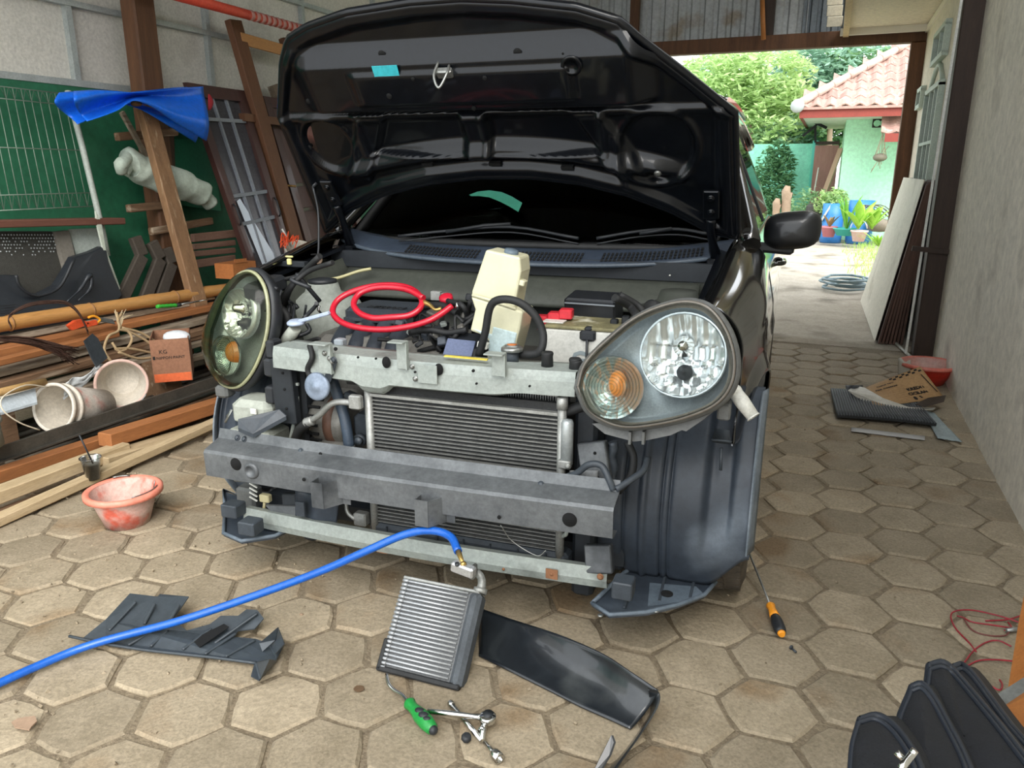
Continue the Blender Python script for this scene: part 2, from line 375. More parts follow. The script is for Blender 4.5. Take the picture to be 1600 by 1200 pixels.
# left wall
XL = -3.9
zr = Wx(206, 137, XL).z - .01
g = B(); g.box((XL-.1, 3.6, zr/2), (.2, 9.4, zr)); wl = struct(g, 'wall_left', m_green)
g = B(); g.box((XL-.06, 3.6, zr+.8), (.04, 9.4, 1.6)); up = struct(g, 'wall_upper_left', m_sheet)
g = B(); g.box((XL-.02, 3.6, zr), (.05, 9.4, .035)); g.build('rail', m_stud, up)
yv = [Wx(x, y, XL).y for x, y in ((122, 110), (334, 120), (440, 110))]
st = yv[1]-yv[0]
zr2 = Wx(200, 24, XL).z; ys = [yv[0]+st*k for k in range(-3, 6)]
for z in (zr2, zr2+.36, zr2+.72):
    g = B(); g.box((XL-.02, 3.6, z), (.045, 9.4, .03)); g.build('rail', m_stud, up)
for y in ys:
    g = B(); g.box((XL-.025, y, zr+.8), (.04, .035, 1.6)); g.build('stud', m_stud, up)
# far-left closing wall beside the opening and roof over the carport
g = B(); g.box((-3.3, YO+.08, 1.2), (1.3, .1, 2.4)); struct(g, 'wall_back', m_green)
g = B(); g.grid(lambda u, v: (-4.1+4.45*u, .9+7.7*v, 3.3+.018*math.sin(u*300)), 130, 2, th=.004); struct(g, 'ceiling_roof', m_corr)  # out-of-view roof, right edge cut short so skylight reaches the corridor
for y in (1.6, 3.2, 4.8, 6.4, 8.0):
    g = B(); g.box((-1.5, y, 3.22), (5.2, .07, .12)); struct(g, 'trim_3', m_timber)
# left timber post
a = Wx(197, 0, XL+.1); b = Wx(248, 0, XL+.1); c = Wx(231, 137, XL+.1)
g = B(); g.box((XL+.10, (Wx(205, 100, XL+.1).y+Wx(246, 100, XL+.1).y)/2, 1.6), (.11, .16, 3.2), bev=.01); tag(g.build('timber_post', m_timber), 'rough brown timber post in front of the grey wall panels', 'post')
# =================== CAR ===================
def mixglass(name, tint, k=.12, rough=.03):
    m = bpy.data.materials.new(name); m.use_nodes = True; nt = m.node_tree; N = nt.nodes; K = nt.links; N.remove(N['Principled BSDF'])
    t = N.new('ShaderNodeBsdfTransparent'); t.inputs[0].default_value = lin(tint); g = N.new('ShaderNodeBsdfGlossy'); g.inputs['Roughness'].default_value = rough
    f = N.new('ShaderNodeLayerWeight'); f.inputs[0].default_value = k; mx = N.new('ShaderNodeMixShader')
    K.new(f.outputs['Fresnel'], mx.inputs[0]); K.new(t.outputs[0], mx.inputs[1]); K.new(g.outputs[0], mx.inputs[2]); K.new(mx.outputs[0], N['Material Output'].inputs[0]); return m
m_paint = mat('black_car_paint', '0b0b0c', '121212', 3, .12, coat=1, spec=.7)
m_satin = mat('satin_black_body_paint', '07090d', '0a0d12', 6, .30, bump=.03, coat=.3, spec=.2, grain=.3)
m_inner = mat('dusty_black_body_steel', '14181d', '22272c', 10, .6, bump=.15)
m_grey = mat('dusty_grey_steel', '4a4d50', '6d7072', 9, .5, .3, bump=.12, c3='383b3e', s3=4, t3=.58)
m_pale = mat('pale_grey_green_primer', '868e8a', '979d98', 9, .5, .15, bump=.1, c3='676c68', s3=6, t3=.62)
m_bay = mat('dusty_olive_bay_paint', '40433c', '30332e', 5, .6, bump=.15)
m_plas = mat('dusty_blue_black_plastic', '1f242b', '38404a', 4, .5, bump=.12, c3='59616a', s3=2.2, t3=.63)
m_plas2 = mat('dark_grey_plastic', '2a2f35', '40474e', 8, .5, bump=.1)
m_cowl = mat('blue_grey_cowl_plastic', '242c38', '313b49', 9, .5)
m_lens = mixglass('clear_lens', 'eef2f0', .10); m_haze = mixglass('yellowed_lens', 'd9dccb', .22, .12)
m_wind = mixglass('windscreen_glass', '6f7a78', .12, .02)
m_mirr = mat('lamp_reflector', 'dfe3e6', rough=.22, metal=.8)
m_mirr2 = mat('lamp_trim_silver', 'b9bfc3', 'a5abb0', 30, .32, .7)
m_fin = mat('dark_fins', '1d1e1f', '2a2b2c', 60, .7, bump=.5, bscale=400)
m_hole = mat('hole_dark', '060708', rough=.95)
car = thing('car', 'black hatchback with its bonnet raised and its bumper cover removed', 'car', M=CAR)
def C(): return B(CAR)
def part(b, name, m, parent=None, **k): return b.build(name, m, parent or car, **k)
def disc(b, c, r, axis=(0, -1, 0), t=.002, n=16): return b.lathe([(r, 0), (r, t)], c=c, axis=axis, n=n)
def bolt(b, c, r, axis=(0, -1, 0)): b.lathe([(r*1.5, 0), (r*1.5, r*.25)], c=c, axis=axis, n=12); return b.lathe([(r, r*.2), (r, r*.9), (r*.7, r)], c=c, axis=axis, n=6)
# ---- bonnet ----
HT = R(53); HO = V((0, .97, 1.0)); Hs = V((0, -math.cos(HT), math.sin(HT))); Hn = V((0, -math.sin(HT), -math.cos(HT)))
def HP(x, s, h=0): return HO + V((1, 0, 0))*x + Hs*s + Hn*h
def Hpix(x, y):
    p = _cp(x, y, Hn, Hn.dot(HO)); return p.x, (p-HO).dot(Hs)
TOP = [Hpix(*p) for p in ((437, 185), (440, 100), (450, 62), (478, 44), (540, 22), (640, 6), (720, 0), (800, 3), (900, 14), (965, 34), (992, 58), (1070, 118), (1147, 180))]
BOT = [Hpix(*p) for p in ((508, 362), (545, 328), (600, 303), (670, 286), (750, 277), (830, 277), (905, 286), (980, 304), (1050, 330), (1110, 362), (1152, 372))]
def along(P, u):
    d = [0]
    for a, b in zip(P, P[1:]): d.append(d[-1]+math.dist(a, b))
    t = u*d[-1]
    for i in range(len(P)-1):
        if t <= d[i+1]+1e-9: k = (t-d[i])/(d[i+1]-d[i]); return V((P[i][0]+(P[i+1][0]-P[i][0])*k, P[i][1]+(P[i+1][1]-P[i][1])*k))
    return V(P[-1])
def sst(a, b, x): t = max(0, min(1, (x-a)/(b-a))); return t*t*(3-2*t)
def hb(x, s): return along(BOT, 0)
def hoodxy(u, v): return along(BOT, u).lerp(along(TOP, u), v)
def hdepth(x, s, u, v):
    e = min(u*1.5, (1-u)*1.5, (1-v)*.75, v*.75)        # distance to the rim
    h = .006*sst(.0, .012, e) - .022*sst(.035, .075, e)
    # front lock plate
    if abs(x+.05) < .6: h += .052*sst(.47, .50, s)*(1-max(0, min(1, (s-.650)/.055)))*sst(.60, .5, abs(x+.05))
    h += .012*sst(.515, .53, s)*(1-sst(.62, .64, s))*sst(.37, .33, abs(x+.05))
    h += .012*sst(.42, .45, s)*(1-sst(.455, .47, s))
    # rear arc ridge
    sl = .30 - .26*abs(x+.02)**2.0
    h += .036*sst(.045, .0, abs(s-sl-.02))*sst(.66, .5, abs(x))
    h += .016*sst(.045, .03, abs(x+.05))*sst(.28, .32, s)*(1-sst(.44, .47, s))
    for cx, sg in ((-.44, -1), (.34, 1)):                 # slanted ribs
        xr = cx + sg*(.40-s)*.55
        h += .020*sst(.06, .035, abs(x-xr))*sst(.16, .22, s)*(1-sst(.44, .47, s))
    for cx, cs, ra in ((-.62, .34, .10), (.52, .32, .12)):
        q = math.hypot((x-cx), (s-cs)*.9); h += -.014*sst(ra, ra*.85, q) + .008*sst(.02, .0, abs(q-ra))
    for cx in (-.28, .17):
        q = max(abs(x-cx)/.19, abs(s-.385)/.075); h += -.012*sst(1, .88, q) + .006*sst(.12, 0, abs(q-1))
    return h
def curve_off(u, v): return -.03*((2*u-1)**2)*(1) - .02*sst(.75, 1, v)
hood = C(); hood.grid(lambda u, v: HP(*hoodxy(u, v), -.024 - .03*math.sin(math.pi*u)**.8*math.sin(math.pi*min(1, v*.9+.1))), 60, 30, th=-.004)
hd = part(hood, 'bonnet', m_paint)
g = C(); g.grid(lambda u, v: (lambda q: HP(q.x, q.y, hdepth(q.x, q.y, u, v) ))(hoodxy(u, v)), 220, 130); part(g, 'inner_panel', m_satin, hd)
g = C(); rim = [HP(*hoodxy(i/60, 0), -.008) for i in range(61)] + [HP(*hoodxy(1, i/20), -.008) for i in range(1, 21)] + [HP(*hoodxy(1-i/60, 1), -.008) for i in range(1, 61)] + [HP(*hoodxy(0, 1-i/20), -.008) for i in range(1, 21)]
g.tube(rim, .013, 8, cap=False); part(g, 'hem_flange', m_satin, hd)
def hp(x, y, h): q = Hpix(x, y); return HP(q[0], q[1], h)
g = C(); g.ext([hp(589, 91, .046), hp(628, 89, .046), hp(634, 112, .046), hp(596, 114, .046)], -Hn*.002); part(g, 'sticker', mat('turquoise_sticker', '35aebb', '3fb8c4', 8, .5), hd)
for k, (x, y, r) in enumerate(((599, 81, .0115), (812, 75, .0125), (654, 109, .006), (765, 107, .007), (617, 136, .009), (746, 158, .008), (483, 157, .009), (480, 236, .008), (883, 75, .003), (930, 183, .004))):
    q = Hpix(x, y); h = hdepth(q[0], q[1], .5, .5)+.001; g = C(); disc(g, HP(q[0], q[1], h), r, axis=Hn, n=14); part(g, 'punched_hole', m_hole, hd)
g = C(); c = hp(703, 100, .048); g.tube([c+V((-.02, 0, .03)), c+V((-.022, -.03, -.01)), c+V((0, -.045, -.045)), c+V((.02, -.03, -.005)), c+V((.014, 0, .02))], .004, 8, smooth=5)
g.box(c, (.05, .02, .03), rot=(HT, 0, 0), bev=.004); part(g, 'lock_striker', m_steel, hd)
g = C(); g.lathe([(.03, 0), (.03, .004), (.02, .006), (.02, .002)], c=hp(898, 90, .040), axis=Hn); part(g, 'round_boss', m_satin, hd)
for x in (576, 664, 770, 884):
    y = 258-14*math.cos((x-740)/150)
    g = C(); q = Hpix(x, y); g.box(HP(q[0], q[1]-.03, -.003), (.04, .012, .012), rot=(-HT, 0, 0)); part(g, 'slot', m_hole, hd)
g = C(); q = Hpix(1030, 262); g.lathe([(.012, 0), (.006, .003)], c=HP(q[0], q[1], .03), axis=Hn, n=10); part(g, 'bare_metal_spot', m_steel, hd)
for sx, x0, y0 in ((1, 1112, 318), (-1, 520, 300)):     # hinges
    q = Hpix(x0, y0); top = HP(q[0], q[1], .012); g = C(); base = V((sx*.70, 1.02, .90))
    g.bar(top+Hs*.06, top-Hs*.05, .05, .012, up=Hn, bev=.003); g.tube([top-Hs*.05, top-Hs*.10+V((0, .0, -.01)), base], [.017, .014, .018], 8, smooth=5)
    g.box(base, (.06, .10, .03), bev=.004); bolt(g, top+Hs*.035+Hn*.006, .008, Hn); bolt(g, top-Hs*.02+Hn*.006, .008, Hn); part(g, 'bonnet_hinge', m_satin)
g = C(); g.tube([L(489, 292, .85), L(497, 330, .85), L(498, 380, .82), L(496, 405, .80)], .004, 6, smooth=4); g.tube([L(489, 300, .85)+V((0,0,.02)), L(489, 292, .85), L(495, 286, .86)], .006, 6); part(g, 'bonnet_prop', m_blk)

# ---- body side sections ----
def wid(z): 
    T = ((.20, .80), (.30, .865), (.45, .885), (.62, .892), (.76, .885), (.86, .862), (.93, .825), (.97, .79))
    for (a, b), (c, d) in zip(T, T[1:]):
        if z <= c: return b + (d-b)*max(0, (z-a))/(c-a)
    return T[-1][1]
def taper(ly): return -.07*sst(.75, .1, ly) - .13*sst(2.9, 3.75, ly)
AX, AZ, AR = .55, .30, .345
def fend(sx):
    def f(u, v):
        l0 = (.24 + .10*(1-v)) if sx > 0 else (.34+.10*(1-v)); ly = l0 + (1.14-l0)*u
        zt = .865 + .105*sst(.3, 1.14, ly)
        lo = AZ + math.sqrt(max(0, AR*AR-(ly-AX)**2)) if abs(ly-AX) < AR*.96 else (.53 if ly < AX else .24)
        if ly < AX: lo = max(lo, .53)
        if v < .35:
            k = v/.35; a = k*math.pi/2; wi = wid(zt-.12) + taper(ly); ins = .72+.03*u
            x = ins + (wi-ins)*math.sin(a); z = zt-.12*(1-math.cos(a))
        else:
            k = (v-.35)/.65; z = (zt-.12) + (lo-(zt-.12))*k; x = wid(z)+taper(ly)
            if abs(ly-AX) < AR+.05: x += .012*sst(.06, 0, abs(math.hypot(ly-AX, z-AZ)-AR))
        return (sx*x, ly, z)
    g = C(); g.grid(f, 60, 40, th=.004 if sx > 0 else -.004); return part(g, 'front_wing', m_paint)
fend(1); fend(-1)
def side(sx, y0, y1, name, arch=None):
    def f(u, v):
        ly = y0+.004 + (y1-y0-.008)*u; lo = .22
        if arch and abs(ly-arch) < AR*.99: lo = max(lo, AZ+math.sqrt(max(0, AR*AR-(ly-arch)**2)))
        z = .965 + (lo-.965)*v; x = wid(z)+taper(ly) - .010*sst(.05, 0, abs(z-.60)) + .006*sst(.05, 0, abs(z-.68))
        return (sx*x, ly, z)
    g = C(); g.grid(f, 50, 40, th=.006 if sx > 0 else -.006); return part(g, name, m_paint)
for sx in (1, -1):
    for nm, a, b, ar in (('front_door', 1.15, 2.20, None), ('rear_door', 2.20, 2.98, None), ('rear_quarter_panel', 2.98, 3.78, 3.10)):
        d_ = side(sx, a, b, nm, ar)
        if 'door' in nm:
            g = C(); y = b-.16; g.tube([(sx*(wid(.80)+.0), y-.09, .80), (sx*(wid(.80)+.035), y-.06, .80), (sx*(wid(.80)+.035), y+.05, .80), (sx*wid(.80), y+.09, .80)], .011, 8, smooth=4); part(g, 'door_handle', m_paint, d_)
# greenhouse
def gh(sx, ly, t):      # t 0 at the belt, 1 at the roof edge
    return V((sx*(.80 - .20*t - .03*t*t), ly, .965 + .53*t))
BEL = [(1.18, 0), (1.40, .28), (1.62, .60), (1.86, .86), (2.15, 1)]
for sx in (1, -1):
    g = C(); g.tube([gh(sx, 1.06, -.02), gh(sx, 1.30, .30), gh(sx, 1.56, .62), gh(sx, 1.80, .86), gh(sx, 2.1, .99), gh(sx, 2.6, 1.0), gh(sx, 3.2, .93), gh(sx, 3.5, .7)], .035, 8, smooth=5); part(g, 'roof_pillar', m_paint)
    g = C(); g.tube([gh(sx, 1.16, .0)+V((sx*.02, 0, 0)), gh(sx, 1.38, .28)+V((sx*.02, 0, 0)), gh(sx, 1.62, .58)+V((sx*.02, 0, 0)), gh(sx, 1.88, .83)+V((sx*.02, 0, 0)), gh(sx, 2.2, .93)+V((sx*.02, 0, 0))], .012, 6, smooth=5); part(g, 'weather_visor', m_blk)
    pts = [gh(sx, 1.22, 0), gh(sx, 2.18, 0), gh(sx, 2.18, .93), gh(sx, 1.92, .85), gh(sx, 1.6, .55), gh(sx, 1.38, .25)]
    g = C(); g.ext(pts, (sx*.004, 0, 0)); part(g, 'side_window', m_wind)
    g = C(); g.ext([gh(sx, 2.24, 0), gh(sx, 3.0, 0), gh(sx, 3.2, .3), gh(sx, 3.1, .88), gh(sx, 2.24, .93)], (sx*.004, 0, 0)); part(g, 'side_window', m_wind)
    g = C(); g.bar(gh(sx, 2.21, 0), gh(sx, 2.21, .96), .06, .02, up=(sx, 0, 0)); part(g, 'door_pillar', m_blk)
g = C(); g.grid(lambda u, v: (-.62+1.24*u, 1.84+1.6*v, 1.50+.035*math.sin(math.pi*u)+.02*math.sin(math.pi*v)-.05*(1-sst(0, .12, v))), 24, 24, th=.02); part(g, 'roof_panel', m_paint)
# windscreen
def ws(u, v):
    x = (2*u-1); bx = .745; by = 1.02+.09*x*x; bz = .935; tx = .59; ty = 1.80+.07*x*x; tz = 1.475-.02*x*x
    return V((x*(bx+(tx-bx)*v), by+(ty-by)*v, bz+(tz-bz)*v + .03*math.sin(math.pi*v)))
g = C(); g.grid(ws, 24, 16, th=.004); wsn = part(g, 'windscreen', m_wind)
bd = [ws(i/24, 0) for i in range(25)] + [ws(1, i/12) for i in range(1, 13)] + [ws(1-i/24, 1) for i in range(1, 25)] + [ws(0, 1-i/12) for i in range(1, 13)]
g = C(); g.tube(bd, .014, 6, cap=False); part(g, 'black_seal', m_rub, wsn)
def wspix(x, y, off=.004):     # sight line met with the screen plane
    a, b_, c_ = ws(.5, 0), ws(.5, .8), ws(.6, 0); n = V((0, -(ws(.5, .8)-a).z, (ws(.5, .8)-a).y)).normalized(); p = _cp(x, y, n, n.dot(a)); return p + n*off
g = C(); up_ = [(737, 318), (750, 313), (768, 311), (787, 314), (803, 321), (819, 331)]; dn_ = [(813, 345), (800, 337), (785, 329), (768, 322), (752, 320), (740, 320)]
g.ext([wspix(*p, .042) for p in up_+dn_], (0, .002, 0)); part(g, 'green_reflection_strip', mat('painted_green_reflection', '3f8a74', '357a67', 20, .4), wsn)  # green reflection in the glass, painted as a thin coloured strip
# wipers
for pts, bl in (([(700, 372), (760, 362), (800, 360)], [(625, 376), (700, 368), (800, 362), (905, 380)]), ([(1000, 375), (1050, 368)], [(933, 380), (1000, 369), (1060, 366), (1108, 374)])):
    g = C(); g.tube([wspix(x, y, .03) for x, y in pts], .007, 6); g.tube([wspix(x, y, .022) for x, y in bl], .006, 6, smooth=4); g.tube([wspix(x, y+5, .012) for x, y in bl], .003, 6, smooth=4); part(g, 'wiper', m_blk)
# cowl with vent grille
def cow(u, v):
    x = -.77+1.54*u; yb = 1.02+.09*(x/.75)**2; yf = .90+.12*(x/.77)**2+.05*abs(x/.77)**6
    return (x, yf+(yb-yf)*v, .885+.045*abs(x/.77)**3+.045*v)
g = C(); g.grid(cow, 60, 6, th=.004); cw = part(g, 'cowl_panel', m_cowl)
g = C(); g.tube([V(cow(i/40, 0)) + V((0, -.004, -.004)) for i in range(41)], .008, 8); part(g, 'rubber_lip', mat('grey_rubber_lip', '3a434d', '4c5660', 10, .45), cw)
g = C(); 
for u0, u1 in ((.22, .42), (.50, .67), (.71, .93)):
    for rw in (.18, .36, .54):
        n = int((u1-u0)*110)
        for i in range(n):
            u = u0+(u1-u0)*i/n; p = V(cow(u, rw)); g.box(p+V((0, 0, .0045)), (.008, .014, .002), rot=(.42, 0, 0))
part(g, 'vent_slots', m_hole, cw, kind='stuff')
for x, y in ((634, 438), (723, 443), (825, 447), (933, 444), (980, 440), (1047, 430), (574, 428)):
    g = C(); g.lathe([(.003, 0), (.003, .008)], c=L(x, y, .93), axis=(0, -1, 0), n=6); part(g, 'clip', m_white, cw)
# firewall + bay
g = C(); g.grid(lambda u, v: (-.80+1.6*u, .97-.05*v*v+.02*noise.noise(V((u*7, v*3, 1))), .86-.35*v), 30, 12, th=.01); part(g, 'firewall', m_bay)
g = C(); g.grid(lambda u, v: (-.66+1.32*u, .93-.09*math.sin(v*1.5), .835-.09*v), 40, 8, th=.006); part(g, 'bulkhead_shelf', m_bay)
g = C(); g.box((0, .96, .87), (1.5, .03, .06)); part(g, 'cowl_underside', m_inner)
for sx in (1, -1):
    g = C(); g.grid(lambda u, v: (sx*(.60+.10*v*v), .42+.60*u, .45+.36*v+.07*u*v), 20, 10, th=.01); part(g, 'inner_wing', m_bay)
    g = C(); g.grid(lambda u, v: (sx*(.70+.06*v), .40+.68*u, .845+.085*u-.015*v), 20, 4, th=.012); part(g, 'wing_rail', m_satin)
    for k in range(4):
        g = C(); disc(g, (sx*.73, .50+.15*k, .862+.0175*k), .012, axis=(0, -.1, 1)); part(g, 'punched_hole', m_hole)
g = C(); g.box((0, 2.2, .26), (1.5, 2.9, .06)); g.box((0, .62, .18), (1.15, .8, .05)); part(g, 'floor_pan', m_inner)
g = C(); g.box((0, 1.55, .84), (1.4, .55, .16), bev=.03); g.box((-.35, 1.42, .95), (.3, .1, .08), bev=.02); part(g, 'dashboard', m_blk)
g = C(); g.lathe([(.17, 0), (.185, .01), (.17, .02)], c=(.36, 1.62, 1.0), axis=(0, -1, .4)); part(g, 'steering_wheel', m_blk)
for x in (-.36, .36):
    g = C(); g.box((x, 2.25, .65), (.48, .5, .2), bev=.05); g.box((x, 2.5, .95), (.46, .16, .6), rot=(.15, 0, 0), bev=.06); g.box((x, 2.54, 1.33), (.25, .1, .16), bev=.04); part(g, 'front_seat', m_blk)
g = C(); g.box((0, 3.2, .85), (1.2, .2, .7), bev=.05); part(g, 'rear_bench', m_blk)
g = C(); g.grid(lambda u, v: ((-.74+1.48*u)*(1-.28*v*v), 3.78-.45*v*v, .30+1.12*v), 10, 10, th=.01); part(g, 'tailgate', m_paint)
# door mirror
g = C(); c = L(1238, 360, 1.34)
def mir(u, v):
    a = 2*math.pi*u; r = (math.sin(math.pi*v)**.6 if 0 < v < 1 else 0); ca, sa = math.cos(a), math.sin(a)
    k = (abs(ca)**3.2+abs(sa)**3.2)**(-1/3.2)
    return c + V((.098*r*k*ca, -.075*math.cos(math.pi*v), .068*r*k*sa + .010*ca*r))
g.grid(mir, 32, 16); mh = part(g, 'door_mirror', mat('unpainted_mirror_shell', '15171a', '1c1e21', 20, .4, coat=.3))
g = C(); g.bar(L(1168, 384, 1.32), L(1240, 391, 1.34), .05, .035, bev=.01); part(g, 'mirror_arm', m_blk, mh)
g = C(); g.box(c+V((0, .078, 0)), (.15, .004, .10)); part(g, 'mirror_glass', m_chrome, mh)
# wheels
m_tyre = mat('dusty_tyre_rubber', '3d3831', '5a5146', 18, .85, bump=.4, bscale=90)
for sx in (1, -1):
    for ly in (.55 if sx > 0 else .68, 3.10):
        cx = sx*.795
        g = C(); prof = [(.19, -.09), (.26, -.095), (.285, -.085), (.298, -.07), (.30, 0), (.298, .07), (.285, .085), (.26, .095), (.19, .09)]
        g.lathe([(.19, .09)]+prof, c=(cx, ly, .30), axis=(1, 0, 0), n=48); wh = part(g, 'wheel', m_tyre)
        g = C()
        for i in range(60):
            a = 2*math.pi*i/60
            for xo, w_ in ((-.065, .034), (-.022, .034), (.022, .034), (.065, .034)):
                M = Matrix.Translation((cx+xo, ly, .30)) @ Matrix.Rotation(a+(.03 if xo > 0 else 0), 4, 'X') @ Matrix.Translation((0, 0, .299 if abs(xo) < .05 else .294)); g.box((0, 0, 0), (w_, .022, .010), M=M, rot=(0, 0, .2))
        part(g, 'tread_blocks', m_tyre, wh, kind='stuff')
        g = C(); g.lathe([(.19, -.07), (.19, .07), (.17, .075), (.15, .03), (.04, .04), (.0001, .045)], c=(cx, ly, .30), axis=(sx, 0, 0), n=32); part(g, 'rim', m_steel, wh)
# wheel arch liners
def liner(sx):
    AXL = AX if sx > 0 else .68
    def f(u, v):
        a0 = (-30 + 20*sst(.70, 1, u)) if sx > 0 else -40; a = R(a0) + R(74-a0)*v; r = AR-.003 + .004*math.sin(u*3); x = .50 + .40*u
        for gx in (.17, .42, .47): r += -.010*sst(.022, 0, abs(u-gx))
        for gx in (.30,): r += .010*sst(.03, 0, abs(u-gx))
        r += -.018*sst(.66, .72, u)*(1-sst(.84, .88, u))*sst(.15, .3, v)
        x += .0
        zz_ = AZ+r*math.sin(a); return (sx*min(x, (.897 if sx > 0 else .845)-.03*sst(.25, .1, zz_)), AXL - r*math.cos(a) - .03*(u-.5)*0, AZ + r*math.sin(a))
    g = C(); g.grid(f, 80, 40, th=.004 if sx < 0 else -.004); l_ = part(g, 'wheel_arch_liner', m_plas)
    g = C(); e = [V(f(1, v/20)) for v in range(1, 21)]
    g.grid(lambda u, v: e[min(19, int(v*19.01))] + V((sx*(-.006+.016*u), -.035+.045*u, 0)), 3, 19, th=.004); part(g, 'pale_liner_edge', mat('scuffed_grey_edge', '6d757c', '4b545c', 12, .5), l_)
    return l_
lr = liner(1); ll = liner(-1)
g = C(); p0 = L(1127, 690, .225); g.lathe([(.026, -.004), (.024, .003), (.018, -.03)], c=p0, axis=(0, -.5, -1), n=16, sy=.5); g.tube([L(1127, 700, .215), L(1126, 735, .208)], .004, 6); part(g, 'liner_recess', m_plas2, lr)
# bumper undertrays
def tray(sx, pts, z):
    g = C(); g.ext([V((x, y, z)) for x, y in pts], (0, 0, .006)); t_ = part(g, 'undertray_corner', m_plas)
    n = len(pts); g = C()
    g.tube([V((x, y, z+.01)) for x, y in pts]+[V((pts[0][0], pts[0][1], z+.01))], .006, 6); part(g, 'raised_rim', mat('worn_grey_plastic', '67727c', '3b454f', 9, .5), t_)
    return t_
TR = [LZ(*p, .12) for p in ((925, 948), (952, 966), (1010, 962), (1060, 950), (1100, 935), (1118, 915), (1100, 890), (1010, 878), (975, 900))]
tr = tray(1, [(p.x, p.y) for p in TR], .12)
g = C(); g.box(L(972, 918, -.02)+V((0, .02, -.01)), (.05, .05, .045), bev=.003); part(g, 'clip_socket', m_plas2, tr)
g = C(); disc(g, LZ(1042, 928, .132), .016, axis=(0, 0, 1)); part(g, 'punched_hole', m_hole, tr)
for q_ in ((1025, 955), (938, 962)): g = C(); disc(g, LZ(*q_, .128), .007, axis=(0, 0, 1)); part(g, 'clip', m_steel, tr)
TL = [LZ(*p, .15) for p in ((352, 800), (350, 838), (378, 850), (430, 842), (470, 822), (430, 795), (380, 780), (350, 770))]
tl = tray(-1, [(p.x, p.y) for p in TL], .15)
for q_ in ((392, 822, 0), (365, 795, .05)): g = C(); g.box(L(*q_), (.055, .05, .04), bev=.003); part(g, 'clip_socket', m_plas2, tl)
for a_, b_ in (((990, 905), (975, 950)), ((1040, 895), (1030, 940)), ((1085, 905), (1078, 935))):
    g = C(); g.bar(LZ(*a_, .129), LZ(*b_, .129), .008, .006, bev=.001); part(g, 'moulded_rib', m_plas2, tr)
g = C(); g.ext([LZ(1015, 912, .128), LZ(1088, 918, .128), LZ(1100, 930, .128), LZ(1060, 942, .128), LZ(1012, 948, .128)], (0, 0, .003)); part(g, 'raised_plate', mat('worn_grey_plastic', '67727c', '3b454f', 9, .5), tr)
# ---- front frame ----
def strip(prof, x0, x1, th=.003, n=16, bow=0):     # profile (ly,z) swept in x
    g = C(); m = len(prof)-1
    def f(u, v):
        k = v*m; i = min(m-1, int(k)); t = k-i; a, b = prof[i], prof[i+1]; x = x0+(x1-x0)*u
        return (x, a[0]+(b[0]-a[0])*t - bow*math.sin(math.pi*u), a[1]+(b[1]-a[1])*t)
    g.grid(f, n, m, th=th, sm=False); return g
bp = [(.075, .468), (.062, .440), (.002, .424), (-.002, .420), (0, .350), (.012, .346), (.05, .346)]
beam = part(strip(bp, -.605, .585, .004, bow=.012), 'bumper_beam', m_grey)
for x, y, r in ((890, 812, .017), (369, 725, .017)):
    g = C(); c = L(x, y, -.0085); g.lathe([(r*1.08, 0), (r*1.08, .0015)], c=c, axis=(0, -1, 0)); part(g, 'round_hole', m_hole, beam)
g = C(); c = L(394, 735, -.009); g.lathe([(.024, 0), (.024, .004), (.016, .012), (.016, .002), (.0001, .002)], c=c, axis=(0, -1, 0)); g.box(c+V((0, .001, 0)), (.07, .003, .066), bev=.001); part(g, 'tow_eye_boss', m_grey, beam)
for x, y in ((475, 749), (780, 808), (501, 709)):
    g = C(); disc(g, L(x, y, -.018 if y > 740 else .045), .005); part(g, 'small_hole', m_hole, beam)
for x, y in ((371, 684), (382, 686), (542, 718), (674, 739), (760, 749), (845, 757), (902, 768), (916, 769), (470, 705)):
    g = C(); bolt(g, L(x, y, .050 if 450 < x < 870 else .060), .006, (0, -1, .6)); part(g, 'bolt', m_plas2, beam)
for x, y in ((523, 765), (684, 792)):
    c = L(x, y, 0); pth = [(-.050, -.001), (-.028, -.001), (-.028, -.052), (.002, -.052), (.026, -.001), (.052, -.001)][1:]; g = C()
    pth = [(-.040, .0), (-.040, -.050), (-.004, -.050), (.026, -.003), (.050, -.003)]
    for (a, b) in zip(pth, pth[1:]): g.bar(c+V((a[0], a[1], 0)), c+V((b[0], b[1], 0)), .003, .072, up=(0, 0, 1))
    g.box(c+V((-.022, -.025, .034)), (.036, .05, .002)) if False else None
    part(g, 'folded_bracket', m_grey, beam)
# lower crossmember
lp = [(.10, .215), (.075, .222), (.07, .19), (.075, .170), (.10, .166)]
lowm = part(strip(lp, -.55, .56, .003, 24, .02), 'lower_crossmember', m_pale)
for x, y in ((597, 857), (862, 897), (938, 901), (787, 889)):
    g = C(); c = L(x, y, .055); g.box(c, (.032, .002, .028)) if x in (597, 862) else None; bolt(g, c, .006) if x > 870 else disc(g, c, .004, t=.003); part(g, 'rusty_bolt', mat('rusty_steel', '6b4a35', '8a5f40', 30, .8), lowm)
